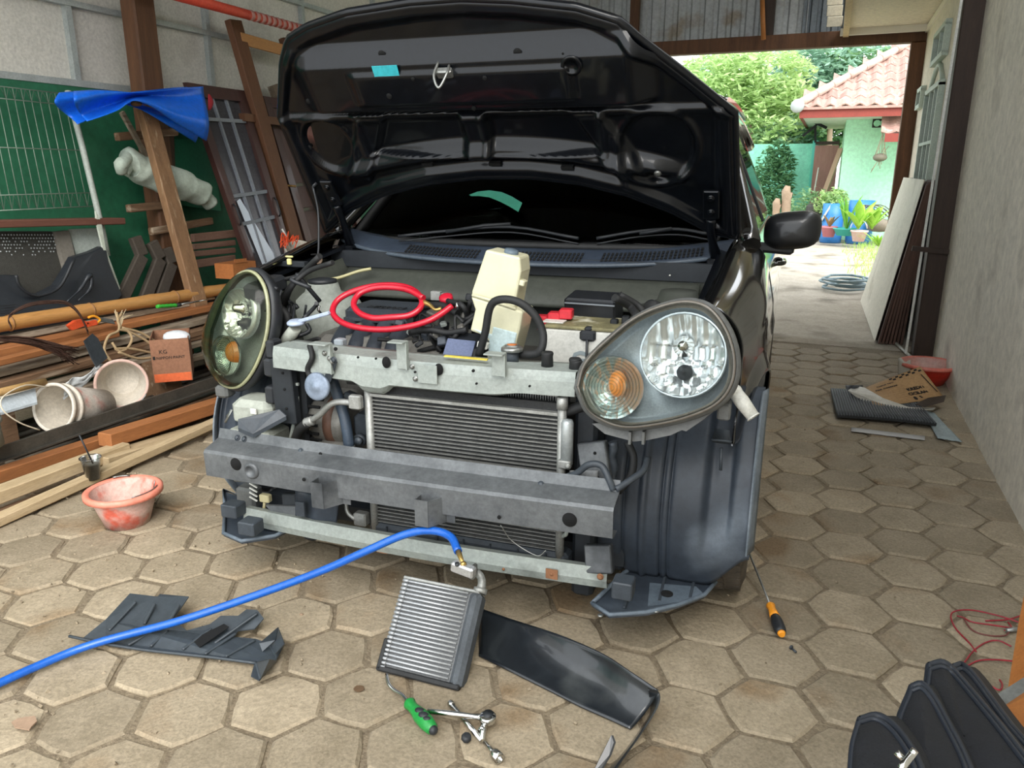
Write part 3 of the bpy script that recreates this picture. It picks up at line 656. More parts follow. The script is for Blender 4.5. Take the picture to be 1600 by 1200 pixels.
# radiator support
up = [(.20, .712), (.135, .712), (.13, .69), (.128, .655), (.15, .650)]
def sup(u, v):
    m = 4; k = v*m; i = min(m-1, int(k)); t = k-i; a, b = up[i], up[i+1]; x = -.44+.89*u
    z = a[1]+(b[1]-a[1])*t; z += -.012*sst(.35, .25, abs(u-.5))*sst(.30, 1, v) - .025*sst(.30, .34, u)*(1-sst(.40, .44, u))*sst(.5, 1, v)
    return (x, a[0]+(b[0]-a[0])*t - .03*math.sin(math.pi*u), z)
g = C(); g.grid(sup, 60, 8, th=.003, sm=False); rs = part(g, 'radiator_support', m_pale)
g = C(); g.grid(lambda u, v: V(sup(u, 0))+V((0, .05*v, -.002*v)), 40, 1, th=.003); part(g, 'top_flange', m_pale, rs)
for x, y, r in ((604, 566, .012), (686, 577, .012)):
    g = C(); c = L(x, y, .095); g.lathe([(r, 0), (r, .003)], c=c, axis=(0, -1, 0), sy=1.3); part(g, 'arched_hole', m_hole, rs)
for x, y, r in ((560, 558, .003), (588, 560, .003), (740, 579, .004), (745, 599, .003), (828, 603, .003), (525, 545, .005), (649, 581, .003)):
    g = C(); disc(g, L(x, y, .095), r, t=.004); part(g, 'small_hole', m_hole, rs)
for x, y, r in ((550, 543, .016), (575, 546, .012), (827, 574, .009), (846, 582, .011)):
    g = C(); p = L(x, y, .145); p.z = .7125-.004; g.lathe([(r, 0), (r, .006)], c=p, axis=(0, 0, 1), sy=.6); part(g, 'slot_hole', m_hole, rs)
for x, y, w_, h_ in ((508, 560, .040, .085), (628, 555, .030, .075), (779, 570, .036, .060)):
    g = C(); c = L(x, y, .090); g.box(c, (w_, .004, h_), bev=.001); g.box(c+V((-.006, -.010, h_/2)), (w_+.014, .034, .004), bev=.001); g.bar(c+V((w_/2, 0, h_/2)), c+V((w_/2, 0, -h_/2)), .003, .014, up=(0, 1, 0))
    br = part(g, 'upright_bracket', m_pale, rs)
g = C(); g.box(L(668, 585, .088), (.055, .004, .05), bev=.001); part(g, 'patch_plate', m_pale, rs)
for x, y in ((644, 573), (649, 592), (507, 552), (515, 560), (519, 565)):
    g = C(); bolt(g, L(x, y, .086), .005); part(g, 'bolt', m_steel, rs)
g = C(); g.bar(L(695, 556, .14), L(762, 562, .14), .012, .003); part(g, 'yellow_paint_mark', mat('yellow_mark', 'b7a22f', 'd6c45a', 40, .6), rs)
# side uprights of the frame
for pts, w_ in (([(441, 560, .16), (452, 660, .16)], .07), ([(925, 690, .16), (935, 760, .14)], .075), ([(935, 850, .10), (938, 895, .08)], .07), ([(455, 770, .12), (460, 830, .10)], .05)):
    g = C(); g.bar(L(*pts[0]), L(*pts[1]), w_, .03, up=(0, 1, 0), bev=.003); u_ = part(g, 'frame_upright', m_inner if pts[0][0] < 900 else m_grey)
    if pts[0][1] < 700:
        for t in (.2, .45, .75): g = C(); disc(g, L(*pts[0]).lerp(L(*pts[1]), t)+V((.008, -.016, 0)), .004); part(g, 'small_hole', m_hole, u_)
g = C(); g.ext([L(372, 668, .05), L(436, 640, .12), L(447, 650, .12), L(395, 678, .05)], (0, 0, -.012)); g.ext([L(372, 655, .06), L(372, 668, .05), L(395, 678, .05), L(447, 650, .12), L(436, 640, .12)], (0, .004, 0)); part(g, 'tray_bracket', m_plas2)
# ---- condenser + radiator ----
xa, xb = -.135, .405
g = C(); g.box(((xa+xb)/2, .155, .41), (xb-xa, .014, .43)); cond = part(g, 'condenser', m_fin)
m_tubem = mat('condenser_tube_metal', '8f908d', '6b6c6a', 40, .5, .5)
for k in range(36):
    z = .205+.390*k/35; g = C(); g.bar((xa, .142, z-.000), (xb, .142, z), .010, .0028); part(g, 'condenser_tube', m_tubem, cond)
for x in (xa-.008, xb+.010):
    g = C(); g.tube([(x, .14, .17), (x, .14, .62)], .012, 12); g.lathe([(.015, 0), (.015, .03)], c=(x, .14, .615), n=10)
    g.box((x-.006, .14, .665), (.004, .01, .025)); g.box((x+.006, .14, .665), (.004, .01, .025)); part(g, 'header_tube', m_alu, cond)
g = C(); g.box(((xa+xb)/2, .14, .60), (xb-xa, .016, .008)); part(g, 'top_rail', m_alu, cond)
g = C(); g.box((.135, .20, .43), (.56, .03, .42)); rad = part(g, 'radiator', m_fin)
g = C(); g.box((.14, .19, .655), (.52, .03, .012), bev=.003); part(g, 'radiator_tank', m_plas2, rad)
g = C(); g.box((.145, .18, .640), (.50, .018, .009)); part(g, 'radiator_rail', m_alu, rad)
g = C()
for k in range(74): g.box((-.10+.50*k/73, .183, .622), (.0024, .008, .026))
part(g, 'radiator_fins', m_tubem, rad, kind='stuff')
g = C(); g.box((.14, .16, .185), (.60, .06, .05), bev=.01); part(g, 'lower_tank', m_plas2, rad)
for k in range(7): g = C(); g.box((-.1+.08*k, .128, .185), (.004, .006, .045)); part(g, 'tank_rib', m_plas2, rad)
g = C(); c = L(886, 690, .13); g.lathe([(.0001, -.06), (.016, -.06), (.016, .05), (.013, .058), (.0001, .06)], c=c); part(g, 'receiver_bottle', mat('pale_aluminium_bottle', 'b4babb', 'a3a9aa', 12, .4, .5))
g = C(); c = L(882, 725, .12); g.box(c, (.035, .02, .022), bev=.003); bolt(g, c+V((.012, -.012, 0)), .005); part(g, 'bottle_clamp', m_alu)
g = C(); g.box(L(556, 628, .11), (.038, .022, .04), bev=.004); part(g, 'hose_block', m_alu)
g = C(); c = L(573, 828, .13); g.box(L(565, 810, .13), (.04, .03, .04), bev=.004); g.tube([L(540, 780, .13), L(543, 800, .12), L(556, 812, .12)], .006, 8, smooth=4); part(g, 'lower_fitting', m_alu)
g = C(); g.tube([L(782, 820, .05), L(800, 845, .06), L(838, 868, .06), L(853, 860, .06)], .0015, 6, smooth=5); part(g, 'loose_wire', m_steel)
g = C(); g.tube([L(820+55, 838, .15), L(884, 835, .12), L(886, 825, .12)], .006, 6, smooth=4); part(g, 'pipe_stub', m_pale)
# =================== HEADLAMPS ===================
m_bowl = mat('housing_grey_plastic', '4a4c4c', '6a6b69', 10, .5, bump=.1); m_bez = mat('brown_grey_bezel', '55504a', '6d665c', 8, .4, coat=.3)
m_org = mat('amber_bulb', 'e8772a', 'f09a4a', 30, .3, coat=.5)
def lamp(outline, n, c0, bowl_c, bowl_r, sig_c, sig_r, lensm, depth, back, hm=None, rm=None):
    n = V(n).normalized(); d = n.dot(c0)
    P = [_cp(x, y, n, d) for x, y in outline]; P = catmull(P+[P[0]], 6)[:-1]
    cen = sum(P, V((0, 0, 0)))/len(P); N_ = len(P); fwd = -n if n.y > 0 else n
    hl = None
    g = C()     # deep housing
    def ho(u, v):
        i = int(u*N_+.5) % N_; p = P[i]; k = [1.0, 1.03, 1.03, .97, .80, .4, 0][v] if isinstance(v, int) else 1; return p
    rings = [(1.0, .008), (1.045, .0), (1.05, -.02), (1.0, -.06), (.82, -.11), (.5, -.14), (.01, -.145)]
    vs = []; fs = []
    for j, (k, o) in enumerate(rings):
        for p in P: vs.append(cen+(p-cen)*k+fwd*o*back)
    for j in range(len(rings)-1):
        for i in range(N_): fs.append((j*N_+i, j*N_+(i+1) % N_, (j+1)*N_+(i+1) % N_, (j+1)*N_+i))
    g.add(vs, fs, True); hl = part(g, 'headlamp', hm or m_bowl)
    g = C(); vs = []; fs = []            # bezel: from rim inward and back
    rings = [(.985, .006), (.95, .006), (.93, .002), (.90, .000)]
    for k, o in rings:
        for p in P: vs.append(cen+(p-cen)*k+fwd*o)
    for j in range(len(rings)-1):
        for i in range(N_): fs.append((j*N_+i, j*N_+(i+1) % N_, (j+1)*N_+(i+1) % N_, (j+1)*N_+i))
    g.add(vs, fs, True); part(g, 'smoked_band', m_bez, hl); g = C(); vs = []; fs = []
    rings = [(.90, .000), (.88, -.01), (.84, -.022), (.80, -.03), (.3, -.05), (.01, -.05)]
    for k, o in rings:
        for p in P: vs.append(cen+(p-cen)*k+fwd*o)
    for j in range(len(rings)-1):
        for i in range(N_): fs.append((j*N_+i, j*N_+(i+1) % N_, (j+1)*N_+(i+1) % N_, (j+1)*N_+i))
    g.add(vs, fs, True); part(g, 'bezel', m_mirr2, hl)
    g = C(); g.tube([cen+(p-cen)*.97+fwd*.012 for p in P+[P[0]]], .0045 if rm is None else .0065, 8, cap=False); part(g, 'lens_rim', rm or m_bez, hl)
    g = C(); vs = []; fs = []            # domed lens
    rings = [(.985, .010), (.93, .028), (.8, .044), (.55, .058), (.28, .064), (.01, .066)]
    for k, o in rings:
        for p in P: vs.append(cen+(p-cen)*k+fwd*o*depth)
    for j in range(len(rings)-1):
        for i in range(N_): fs.append((j*N_+i, j*N_+(i+1) % N_, (j+1)*N_+(i+1) % N_, (j+1)*N_+i))
    g.add(vs, fs, True); part(g, 'lens', lensm, hl)
    ax = fwd
    def bowl(cpx, r, name, seg, depth_, amp, sx=1, rot=0):
        c = _cp(cpx[0], cpx[1], n, d) ; q = V((0, 0, 1)).rotation_difference(ax).to_matrix().to_4x4(); q.translation = c
        q = q @ Matrix.Rotation(rot, 4, 'Z')
        rnd = random.Random(int(cpx[0])); g = C(); vs = []; fs = []; rr = [1, .93, .78, .6, .42, .25, .12]
        if amp > .02:
            NR, NA = 26, 120
            for j in range(NR+1):
                k = 1-j/NR*.9
                for s_ in range(NA):
                    a = 2*math.pi*s_/NA; x_, y_ = k*math.cos(a), k*math.sin(a)
                    w_ = .05*abs(math.sin(x_*11)) if y_ > .25 else (.035*(1 if int((x_+2)*5)+int((y_+2)*4) & 1 else -1) + .10*x_*y_ if y_ < -.1 else .02*math.sin(x_*23))
                    w_ += .03*noise.noise(V((x_*4, y_*4, cpx[0])))
                    vs.append((r*x_*sx, r*y_, .006-depth_*(1-k*k)+w_*r))
            fs = [(j*NA+s_, j*NA+(s_+1) % NA, (j+1)*NA+(s_+1) % NA, (j+1)*NA+s_) for j in range(NR) for s_ in range(NA)]
            g.add(vs, fs, True, q); part(g, name, m_mirr, hl); return q
        for j, k in enumerate(rr):
            for s_ in range(seg*2):
                a = math.pi*s_/seg; w_ = (amp if s_ % 2 else -amp)*(1.6 if j in (1, 2) else .5)*(1.4 if math.sin(a) > 0 else .5)+rnd.uniform(-amp, amp)*1.3
                vs.append((r*k*math.cos(a)*sx, r*k*math.sin(a), .006 - depth_*(1-k*k) + w_*r))
        for j in range(len(rr)-1):
            for s_ in range(seg*2): fs.append((j*seg*2+s_, j*seg*2+(s_+1) % (seg*2), (j+1)*seg*2+(s_+1) % (seg*2), (j+1)*seg*2+s_))
        g.add(vs, fs, False, q); part(g, name, m_mirr, hl)
        return q
    q = bowl(bowl_c, bowl_r, 'main_reflector', 22, .045, .05)
    g = C(); g.lathe(cap=False, prof=[(bowl_r*1.0, .004), (bowl_r*1.06, .010), (bowl_r*1.06, -.02)], M=q, n=40); part(g, 'reflector_ring', m_mirr2, hl)
    g = C(); g.lathe([(.0001, .012), (.012, .008), (.015, -.01), (.024, -.014), (.024, -.03), (.014, -.032)], M=q @ Matrix.Translation((0, bowl_r*.22, .01))); part(g, 'bulb_shield', m_chrome, hl)
    g = C(); g.lathe([(.0001, .010), (.008, .006), (.011, -.01), (.018, -.012), (.018, -.03)], M=q @ Matrix.Translation((bowl_r*.05, -bowl_r*.42, .004))); part(g, 'side_light_bulb', m_blk, hl)
    q = bowl(sig_c, sig_r, 'signal_reflector', 14, .04, .006)
    g = C(); g.sphere((0, 0, 0), .022, 14, 8, sc=(1, 1.5, .9), rot=Matrix.Identity(4)); vs = g.v; g.v = [q @ (p+V((.008, .010, -.008))) for p in vs]; part(g, 'amber_bulb', m_org, hl)
    g = C()
    for k in range(9):
        r = sig_r*(.12+.10*k); g.tube([q @ V((r*math.cos(a), r*math.sin(a)*1.0, .022+.004*math.cos(k/9*1.57))) for a in [2*math.pi*i/36 for i in range(37)]], .0014, 4, cap=False)
    part(g, 'lens_rings', m_lens, hl, kind='stuff')
    g = C(); g.lathe([(sig_r*1.02, .0), (sig_r*1.02, .022), (sig_r*.7, .030), (sig_r*.3, .034), (.0001, .035)], M=q, n=32); part(g, 'signal_lens', m_lens, hl)
    return hl, P, cen, fwd, n
OUT_R = [(902, 605), (914, 568), (950, 530), (1000, 492), (1060, 471), (1105, 477), (1135, 510), (1150, 555), (1147, 598), (1125, 630), (1085, 650), (1030, 664), (970, 668), (922, 645)]
hr, P, cen, fwd, nn = lamp(OUT_R, (-.05, -1, .30), L(1030, 570, .06), (1067, 555), .092, (958, 606), .073, m_lens, 1.0, 1)
g = C()        # lower skirt with tabs
low = [_cp(x, y, nn, nn.dot(cen+fwd*-.03)) for x, y in ((925, 662), (945, 678), (990, 690), (1010, 688), (1048, 680), (1065, 672), (1072, 674), (1100, 655), (1120, 638), (1132, 625), (1120, 622), (1060, 650), (1000, 664), (950, 660))]
g.ext(low, -fwd*.012)
for x, y in ((985, 683), (1006, 683)): p = _cp(x, y, nn, nn.dot(cen+fwd*-.02)); g.box(p, (.006, .02, .03))
part(g, 'mounting_skirt', m_bowl, hr)
g = C(); g.box(L(1132, 640, .12), (.03, .05, .04), bev=.004); part(g, 'mounting_tab', m_bowl, hr)
g = C(); a, b = L(1148, 612, .14), L(1176, 650, .12); g.tube([a, a.lerp(b, .4), b], [.016, .018, .015], 10); g.sphere(a, .018); g.lathe([(.015, 0), (.017, .004), (.008, .004), (.008, -.01)], c=b, axis=(b-a)); part(g, 'white_bulb_holder', m_white)
OUT_L = [(330, 515), (350, 465), (378, 428), (402, 424), (420, 448), (426, 490), (420, 535), (402, 580), (378, 606), (352, 602), (334, 575), (327, 545)]
nL = V((-.30, -1, .22))
hl_, P2, cen2, fwd2, n2 = lamp(OUT_L, nL, L(376, 510, .30), (374, 490), .075, (357, 556), .064, m_haze, 1.15, .55, m_blk, mat('yellowed_rim', '9a9b78', '7f8168', 8, .35, coat=.3))
g = C(); g.box(L(352, 610, .28), (.05, .05, .04), bev=.008); part(g, 'mounting_tab', m_bowl, hl_)
# =================== ENGINE BAY ===================
m_lid = mat('black_ribbed_plastic', '17191c', '22252a', 20, .42)
m_eng = mat('engine_plastic_grey', '2c3138', '3c424a', 10, .4)
m_metal = mat('cast_aluminium', '7c7a74', '5c5a55', 14, .55, .5, bump=.3)
m_tank = mat('washer_tank_plastic', '90948b', 'a2a69c', 6, .45, bump=.1)
# strut tower
for x, y, d_ in ((505, 455, .68), ):
    c = L(x, y, d_); g = C(); g.lathe([(.15, -.22), (.145, -.06), (.12, -.02), (.065, .0), (.055, .03), (.03, .035), (.0001, .035)], c=c, n=32, sy=.9); tw = part(g, 'strut_tower', mat('dusty_grey_green_paint', '7b807a', '8f948c', 6, .5))
    g = C(); g.lathe([(.05, .0), (.05, .012), (.02, .018), (.0001, .018)], c=c+V((0, 0, .03))); part(g, 'tower_cap', m_blk, tw)
c = L(1060, 470, .68); g = C(); g.lathe([(.15, -.22), (.145, -.06), (.12, -.02), (.065, .0), (.055, .03), (.0001, .035)], c=c, n=32); part(g, 'strut_tower', m_bay)
# engine cover and manifold
a = L(610, 488, .60); g = C(); g.box((a.x, .60, a.z), (.25, .18, .05), bev=.012); ec = part(g, 'engine_cover', m_eng)
g = C(); g.box((a.x, .505, a.z-.012), (.24, .012, .012), bev=.002); part(g, 'cover_ledge', m_plas2, ec)
g = C(); pm = a+V((0, -.07, .026)); text('NISSAN', .040, fr(V((L(573, 484, .53).x, .530, a.z+.0262)), (1, 0, 0), (0, 1, 0)), m_blk, 'engraved_lettering', ec, .002, bold=.001, frame=CAR)
for k in range(4):
    x = a.x-.10+.065*k; g = C(); g.tube([(x, .56, a.z-.01), (x, .50, a.z-.04), (x+.01, .42, a.z-.08), (x+.02, .36, a.z-.16), (x+.02, .34, a.z-.26)], .030, 12, smooth=5); part(g, 'intake_runner', m_eng)
g = C(); g.box((a.x+.02, .40, a.z-.30), (.42, .22, .3), bev=.03); g.box((a.x+.05, .55, a.z-.20), (.5, .3, .3), bev=.03); part(g, 'engine_block', m_metal)
g = C(); g.box((.1, .55, .45), (.9, .5, .35), bev=.04); part(g, 'gearbox', mat('grimy_casting', '2b2a28', '3c3a36', 12, .7, bump=.3))
rnd = random.Random(3)
# clutter of hoses, connectors and brackets around the throttle
hs = [([(640, 500), (660, 480), (690, 478), (715, 490)], .012), ([(700, 470), (725, 480), (728, 510), (700, 530)], .008), ([(590, 530), (640, 535), (665, 545), (690, 535)], .006),
      ([(650, 560), (680, 548), (690, 530), (705, 515)], .005), ([(735, 470), (728, 500), (712, 525), (690, 545)], .007), ([(640, 520), (670, 515), (700, 520), (730, 515)], .009),
      ([(610, 545), (650, 555), (700, 560), (735, 545)], .005), ([(560, 540), (590, 545), (620, 540)], .005), ([(960, 465), (985, 480), (995, 500), (985, 520)], .011), ([(968, 460), (1000, 480), (1012, 505)], .009),
      ([(500, 400), (470, 430), (440, 470), (430, 520)], .010), ([(520, 410), (480, 425), (455, 450), (445, 480)], .008), ([(425, 470), (450, 500), (430, 560), (440, 590)], .012), ([(430, 440), (470, 430), (500, 415)], .007),
      ([(440, 520), (470, 535), (500, 530), (505, 560)], .006)]
for pts, r in hs:
    g = C(); n_ = len(pts); g.tube([L(x, y, .42+.06*math.sin(i*1.3+x)) for i, (x, y) in enumerate(pts)], r, 8, smooth=5); part(g, 'bay_hose', m_rub)
for x, y, s_, mm in ((690, 508, .04, m_blk), (665, 525, .035, m_eng), (715, 520, .04, m_blk), (650, 545, .03, m_blk), (700, 545, .035, m_eng), (738, 500, .05, m_blk), (745, 480, .04, m_blk), (625, 505, .03, m_eng), (560, 510, .03, m_metal), (735, 465, .03, m_blk), (680, 495, .05, m_metal)):
    g = C(); g.box(L(x, y, .46), (s_, s_*.8, s_*.7), rot=(rnd.uniform(-.4, .4), rnd.uniform(-.4, .4), rnd.uniform(-.5, .5)), bev=.004); part(g, 'connector', mm)
for x in (.60, .66):
    g = C(); g.tube([(x, .30, .80), (x+.02, .5, .82), (x-.02, .8, .80)], .009, 8, smooth=5); part(g, 'wiring_loom', m_blk)
g = C(); g.box(L(682, 462, .6), (.035, .02, .03), bev=.002); g.box(L(697, 463, .58), (.03, .025, .022), bev=.003); part(g, 'sensor_bracket', m_alu)
g = C(); c = L(698, 470, .54); g.lathe([(.022, 0), (.022, .016), (.014, .02), (.0001, .02)], c=c, axis=(0, -.5, 1), n=14); part(g, 'red_service_cap', mat('red_cap', 'c01f35', 'a8182c', 20, .35))
g = C(); c = L(720, 540, .33); g.box(c+V((0, .05, -.03)), (.105, .10, .085), rot=(.5, .05, .1), bev=.014); bx = part(g, 'black_sensor_box', m_lid)
g = C(); g.box(c+V((-.004, -.002, -.008)), (.085, .06, .004), rot=(.75, .05, .1), bev=.001); part(g, 'blue_grey_plate', mat('blue_grey_label', '5d6683', '566079', 20, .5), bx)
for k in range(46):
    x, y, d_ = rnd.uniform(640, 742), rnd.uniform(488, 552), rnd.uniform(.36, .55); g = C(); p = L(x, y, d_)
    if k % 2: g.tube([p, p+V((rnd.uniform(-.06, .06), rnd.uniform(-.04, .04), rnd.uniform(-.03, .03))), p+V((rnd.uniform(-.09, .09), rnd.uniform(-.06, .06), rnd.uniform(-.07, .01)))], rnd.uniform(.003, .008), 6, smooth=4); part(g, 'bay_hose', m_rub if k % 6 else m_metal)
    else: g.box(p, (rnd.uniform(.015, .035), .025, rnd.uniform(.012, .03)), rot=(rnd.uniform(-.6, .6), rnd.uniform(-.6, .6), rnd.uniform(-.8, .8)), bev=.003); part(g, 'connector', (m_blk, m_eng, m_metal, m_blk, m_pale)[k//2 % 5])
for k in range(26):
    x, y, d_ = rnd.uniform(425, 500), rnd.uniform(425, 560), rnd.uniform(.30, .55); g = C(); p = L(x, y, d_)
    if L(x, y, d_).x < -.40: g.tube([p, p+V((rnd.uniform(-.03, .03), rnd.uniform(-.04, .04), rnd.uniform(-.05, .03))), p+V((rnd.uniform(-.05, .05), rnd.uniform(-.06, .06), rnd.uniform(-.10, -.02)))], rnd.uniform(.004, .008), 6, smooth=4); part(g, 'wiring_loom', m_blk)
# battery
bc = L(940, 560, .42); z1 = .775; xl, xr = L(850, 560, .36).x, L(1030, 560, .36).x
g = C(); g.box(((xl+xr)/2, .44, z1-.10), (xr-xl, .17, .20), bev=.006); bat = part(g, 'battery', mat('translucent_white_battery_case', 'b2b2ac', 'c4c3bc', 8, .45))
g = C(); g.box(((xl+xr)/2, .44, z1+.004), (xr-xl+.004, .172, .010), bev=.003); part(g, 'battery_lid', mat('dirty_yellow_lid', '8b845e', '4d4a38', 30, .7, bump=.4, c3='c6c2ae', s3=12), bat)
g = C(); p = L(868, 510, .41); g.box((p.x, .40, z1+.012), (.06, .04, .003)); part(g, 'label_card', m_white, bat)
g = C(); text('GS', .062, fr(V((L(892, 570, .352).x, .3535, L(892, 572, .352).z)), (1, 0, 0), (0, 0, 1)), mat('faded_grey_print', '7f898c', rough=.5), 'printed_letters', bat, .0006, bold=.0025, frame=CAR)
g = C(); p = L(918, 525, .35); g.box(p+V((0, .01, 0)), (.045, .03, .03), bev=.006); g.box(p+V((0, .012, .018)), (.024, .024, .012), bev=.005); hk = part(g, 'battery_clamp', m_lid, bat)
g = C(); p2 = V((p.x, .347, p.z-.01)); g.tube([p2, p2+V((0, 0, -.12))], .004, 6); part(g, 'clamp_rod', m_lid, bat)
for x, y, w_ in ((848, 500, .035), (868, 495, .04), (885, 490, .038), (848, 508, .025)):
    g = C(); g.box(L(x, y, .44), (w_, .04, .028), rot=(0, 0, .1), bev=.003); part(g, 'red_terminal_cover', mat('red_terminal_plastic', 'b3202c', 'c82f3a', 12, .4))
g = C(); p = L(928, 480, .56); g.box(p, (.155, .10, .075), rot=(.12, 0, -.05), bev=.006); fb = part(g, 'fuse_box', m_lid)
g = C(); g.box(p+V((0, -.058, .018)), (.15, .004, .004), rot=(0, 0, -.05)); part(g, 'lid_edge', mat('grey_highlight_edge', '70767c', rough=.4), fb)
for x, y in ((978, 500), (960, 505), (990, 508)):
    g = C(); g.box(L(x, y, .44), (.022, .02, .025), bev=.003); part(g, 'relay', m_lid)
g = C(); p = L(1022, 484, .52); g.lathe([(.02, -.03), (.026, -.01), (.026, .02), (.018, .026), (.0001, .026)], c=p, axis=(-.5, -1, .4), n=16); part(g, 'rubber_boot', m_rub)
g = C(); g.ext([L(1010, 468, .9), L(1080, 470, .9), L(1088, 452, .92), L(1082, 440, .95)], (0, .004, 0)); part(g, 'splash_flap', m_cowl)
g = C(); g.tube([L(930, 449, .92), L(1000, 462, .9), L(1090, 470, .88)], .005, 6, smooth=4); part(g, 'bulkhead_cable', m_rub)
g = C(); g.tube([L(490, 432, .8), L(520, 436, .8), L(560, 424, .84), L(580, 420, .86)], .006, 8, smooth=5); part(g, 'yellowed_tube', mat('yellowed_tube', 'a9a47c', rough=.5))
# washer filler, tank, left side details
c = L(463, 508, .30); g = C(); g.tube([L(446, 535, .32), L(462, 512, .30)], [.022, .018], 12); part(g, 'filler_neck', m_tank)
g = C(); g.lathe([(.028, 0), (.028, .006), (.02, .012), (.0001, .012)], c=c+V((.0, 0, .004)), axis=(0, -.1, 1)); cp_ = c+V((.01, 0, .012)); g.bar(cp_, L(515, 489, .30), .016, .012, bev=.003); part(g, 'blue_grey_filler_cap', mat('blue_grey_cap', '8f9db4', 'a5b0c2', 12, .4))
g = C(); g.box(L(408, 640, .26), (.15, .12, .085), bev=.02); g.box(L(405, 685, .27), (.16, .12, .08), bev=.01); wt = part(g, 'washer_tank', m_tank)
g = C(); g.box(L(396, 643, .19), (.022, .006, .018), bev=.002); part(g, 'tank_rib', m_white, wt)
g = C(); g.tube([L(355, 650, .23), L(362, 640, .23), L(352, 660, .22)], .004, 6); part(g, 'wire_clip', m_steel)
for y0, y1, w_ in ((528, 560, .03), (545, 600, .045), (590, 640, .035)):
    g = C(); g.box((L(428, (y0+y1)/2, .22)), (w_, .05, .055), bev=.006); part(g, 'black_bracket', m_blk)
g = C(); g.box(L(400, 440, .35)+V((.02, .02, -.02)), (.06, .16, .05), rot=(.1, 0, 0), bev=.01); part(g, 'wing_bracket', m_blk)
g = C(); g.box(L(452, 412, .62), (.14, .03, .02), bev=.003); part(g, 'shelf_bracket', m_inner)
g = C(); g.box(L(452, 409, .60), (.016, .012, .022), bev=.003); g.box(L(452, 401, .60), (.03, .008, .006), bev=.002); part(g, 'pale_yellow_clip', mat('pale_yellow_clip', 'cfc98a', rough=.5))
g = C(); c = L(497, 406, .78); g.lathe([(.011, -.004), (.016, -.004), (.016, .004), (.011, .004), (.011, -.004)], c=c, axis=(.6, -1, 0), n=14); part(g, 'ring_clip', mat('brown_ring', '6c5b4b', rough=.5))
# horn
c = L(495, 604, .10); g = C(); g.lathe([(.0001, -.02), (.030, -.02), (.039, -.008), (.040, 0), (.036, .004), (.028, .003), (.012, .008), (.006, .012), (.0001, .012)], c=c, axis=(.0, -1, .1), n=32)
hn = part(g, 'horn', mat('blue_grey_horn', '6c7889', '8590a0', 16, .45, .3, c3='4f5a66', s3=20))
g = C(); g.bar(c+V((.03, .01, .02)), L(522, 562, .085), .022, .003, up=(0, 1, 0)); bolt(g, L(522, 562, .082), .006); part(g, 'horn_bracket', m_plas2, hn)
g = C(); g.tube([L(484, 540, .12), L(488, 558, .10), L(481, 575, .11), L(484, 588, .11)], .008, 8, smooth=4); part(g, 'horn_cable', m_rub)
# pipes below
g = C(); g.tube([L(457, 596, .17), L(458, 610, .17), L(465, 628, .17), L(453, 690, .17)], .0055, 8, smooth=4); g.box(L(462, 600, .165), (.02, .006, .008)); part(g, 'coolant_pipe', m_pale)
g = C(); g.tube([L(556, 630, .13), L(530, 628, .13), L(515, 633, .13), L(500, 648, .14), L(488, 656, .15)], .009, 10, smooth=5); part(g, 'discharge_pipe', m_alu)
g = C(); g.lathe([(.013, -.015), (.015, -.01), (.013, -.005), (.015, 0), (.013, .005), (.015, .01), (.012, .015)], c=L(483, 659, .15), axis=(-1, 0, -.4), n=16); part(g, 'pipe_ferrule', m_alu)
g = C(); g.tube([L(482, 660, .15), L(468, 672, .16), L(462, 690, .17), L(462, 715, .18)], .015, 10, smooth=5); part(g, 'refrigerant_hose', m_rub)
g = C(); g.tube([L(518, 590, .18), L(530, 625, .18), L(540, 660, .17), L(546, 700, .16)], .016, 12, smooth=5); hh = part(g, 'radiator_hose', mat('dusty_blue_hose', '2a3440', '3a4654', 14, .5))
g = C(); g.lathe([(.018, -.006), (.019, 0), (.018, .006)], c=L(545, 698, .16), axis=(.1, 0, 1)); g.lathe([(.018, -.004), (.019, 0), (.018, .004)], c=L(545, 706, .16), axis=(.1, 0, 1)); part(g, 'hose_clamp', m_steel, hh)
# alternator
c = L(530, 655, .27); g = C(); g.lathe([(.02, -.07), (.07, -.065), (.078, -.05), (.078, .04), (.07, .055), (.03, .06)], c=c, axis=(1, 0, 0), n=28); al = part(g, 'alternator', m_metal)
for k in range(9):
    a_ = math.pi*(.55+k/9); g = C(); g.box(c+V((-.045, -.079*abs(math.sin(a_)) if False else .079*math.cos(a_), .079*math.sin(a_))), (.04, .008, .008), rot=(a_, 0, 0)); part(g, 'cooling_slot', m_hole, al)
g = C(); g.lathe([(.05, -.01), (.05, .012), (.03, .014), (.01, .01)], c=c+V((-.085, 0, .01)), axis=(-1, 0, 0), n=24); part(g, 'pulley', m_plas2, al)
g = C(); g.lathe([(.079, -.015), (.0795, 0), (.079, .015)], c=c+V((.005, 0, 0)), axis=(1, 0, 0), n=28); part(g, 'brown_winding_band', mat('brown_winding', '4c352a', '5e4335', 30, .6), al)
g = C(); g.box(c+V((.10, .0, .0)), (.06, .08, .07), bev=.01); g.box(c+V((.08, -.02, .08)), (.08, .03, .02), rot=(0, .3, 0), bev=.004); part(g, 'accessory_bracket', m_plas2)
c2 = L(525, 705, .22); g = C(); g.lathe([(.03, -.05), (.038, -.045), (.038, .04), (.03, .05)], c=c2, axis=(1, -.2, 0)); part(g, 'compressor', m_metal)
g = C(); g.lathe([(.008, -.01), (.02, -.008), (.02, .008), (.008, .01)], c=L(562, 688, .2), axis=(0, -1, 0)); g.lathe([(.012, 0), (.012, .012)], c=L(562, 688, .18), axis=(0, -1, 0), n=8); part(g, 'tensioner', m_plas2)
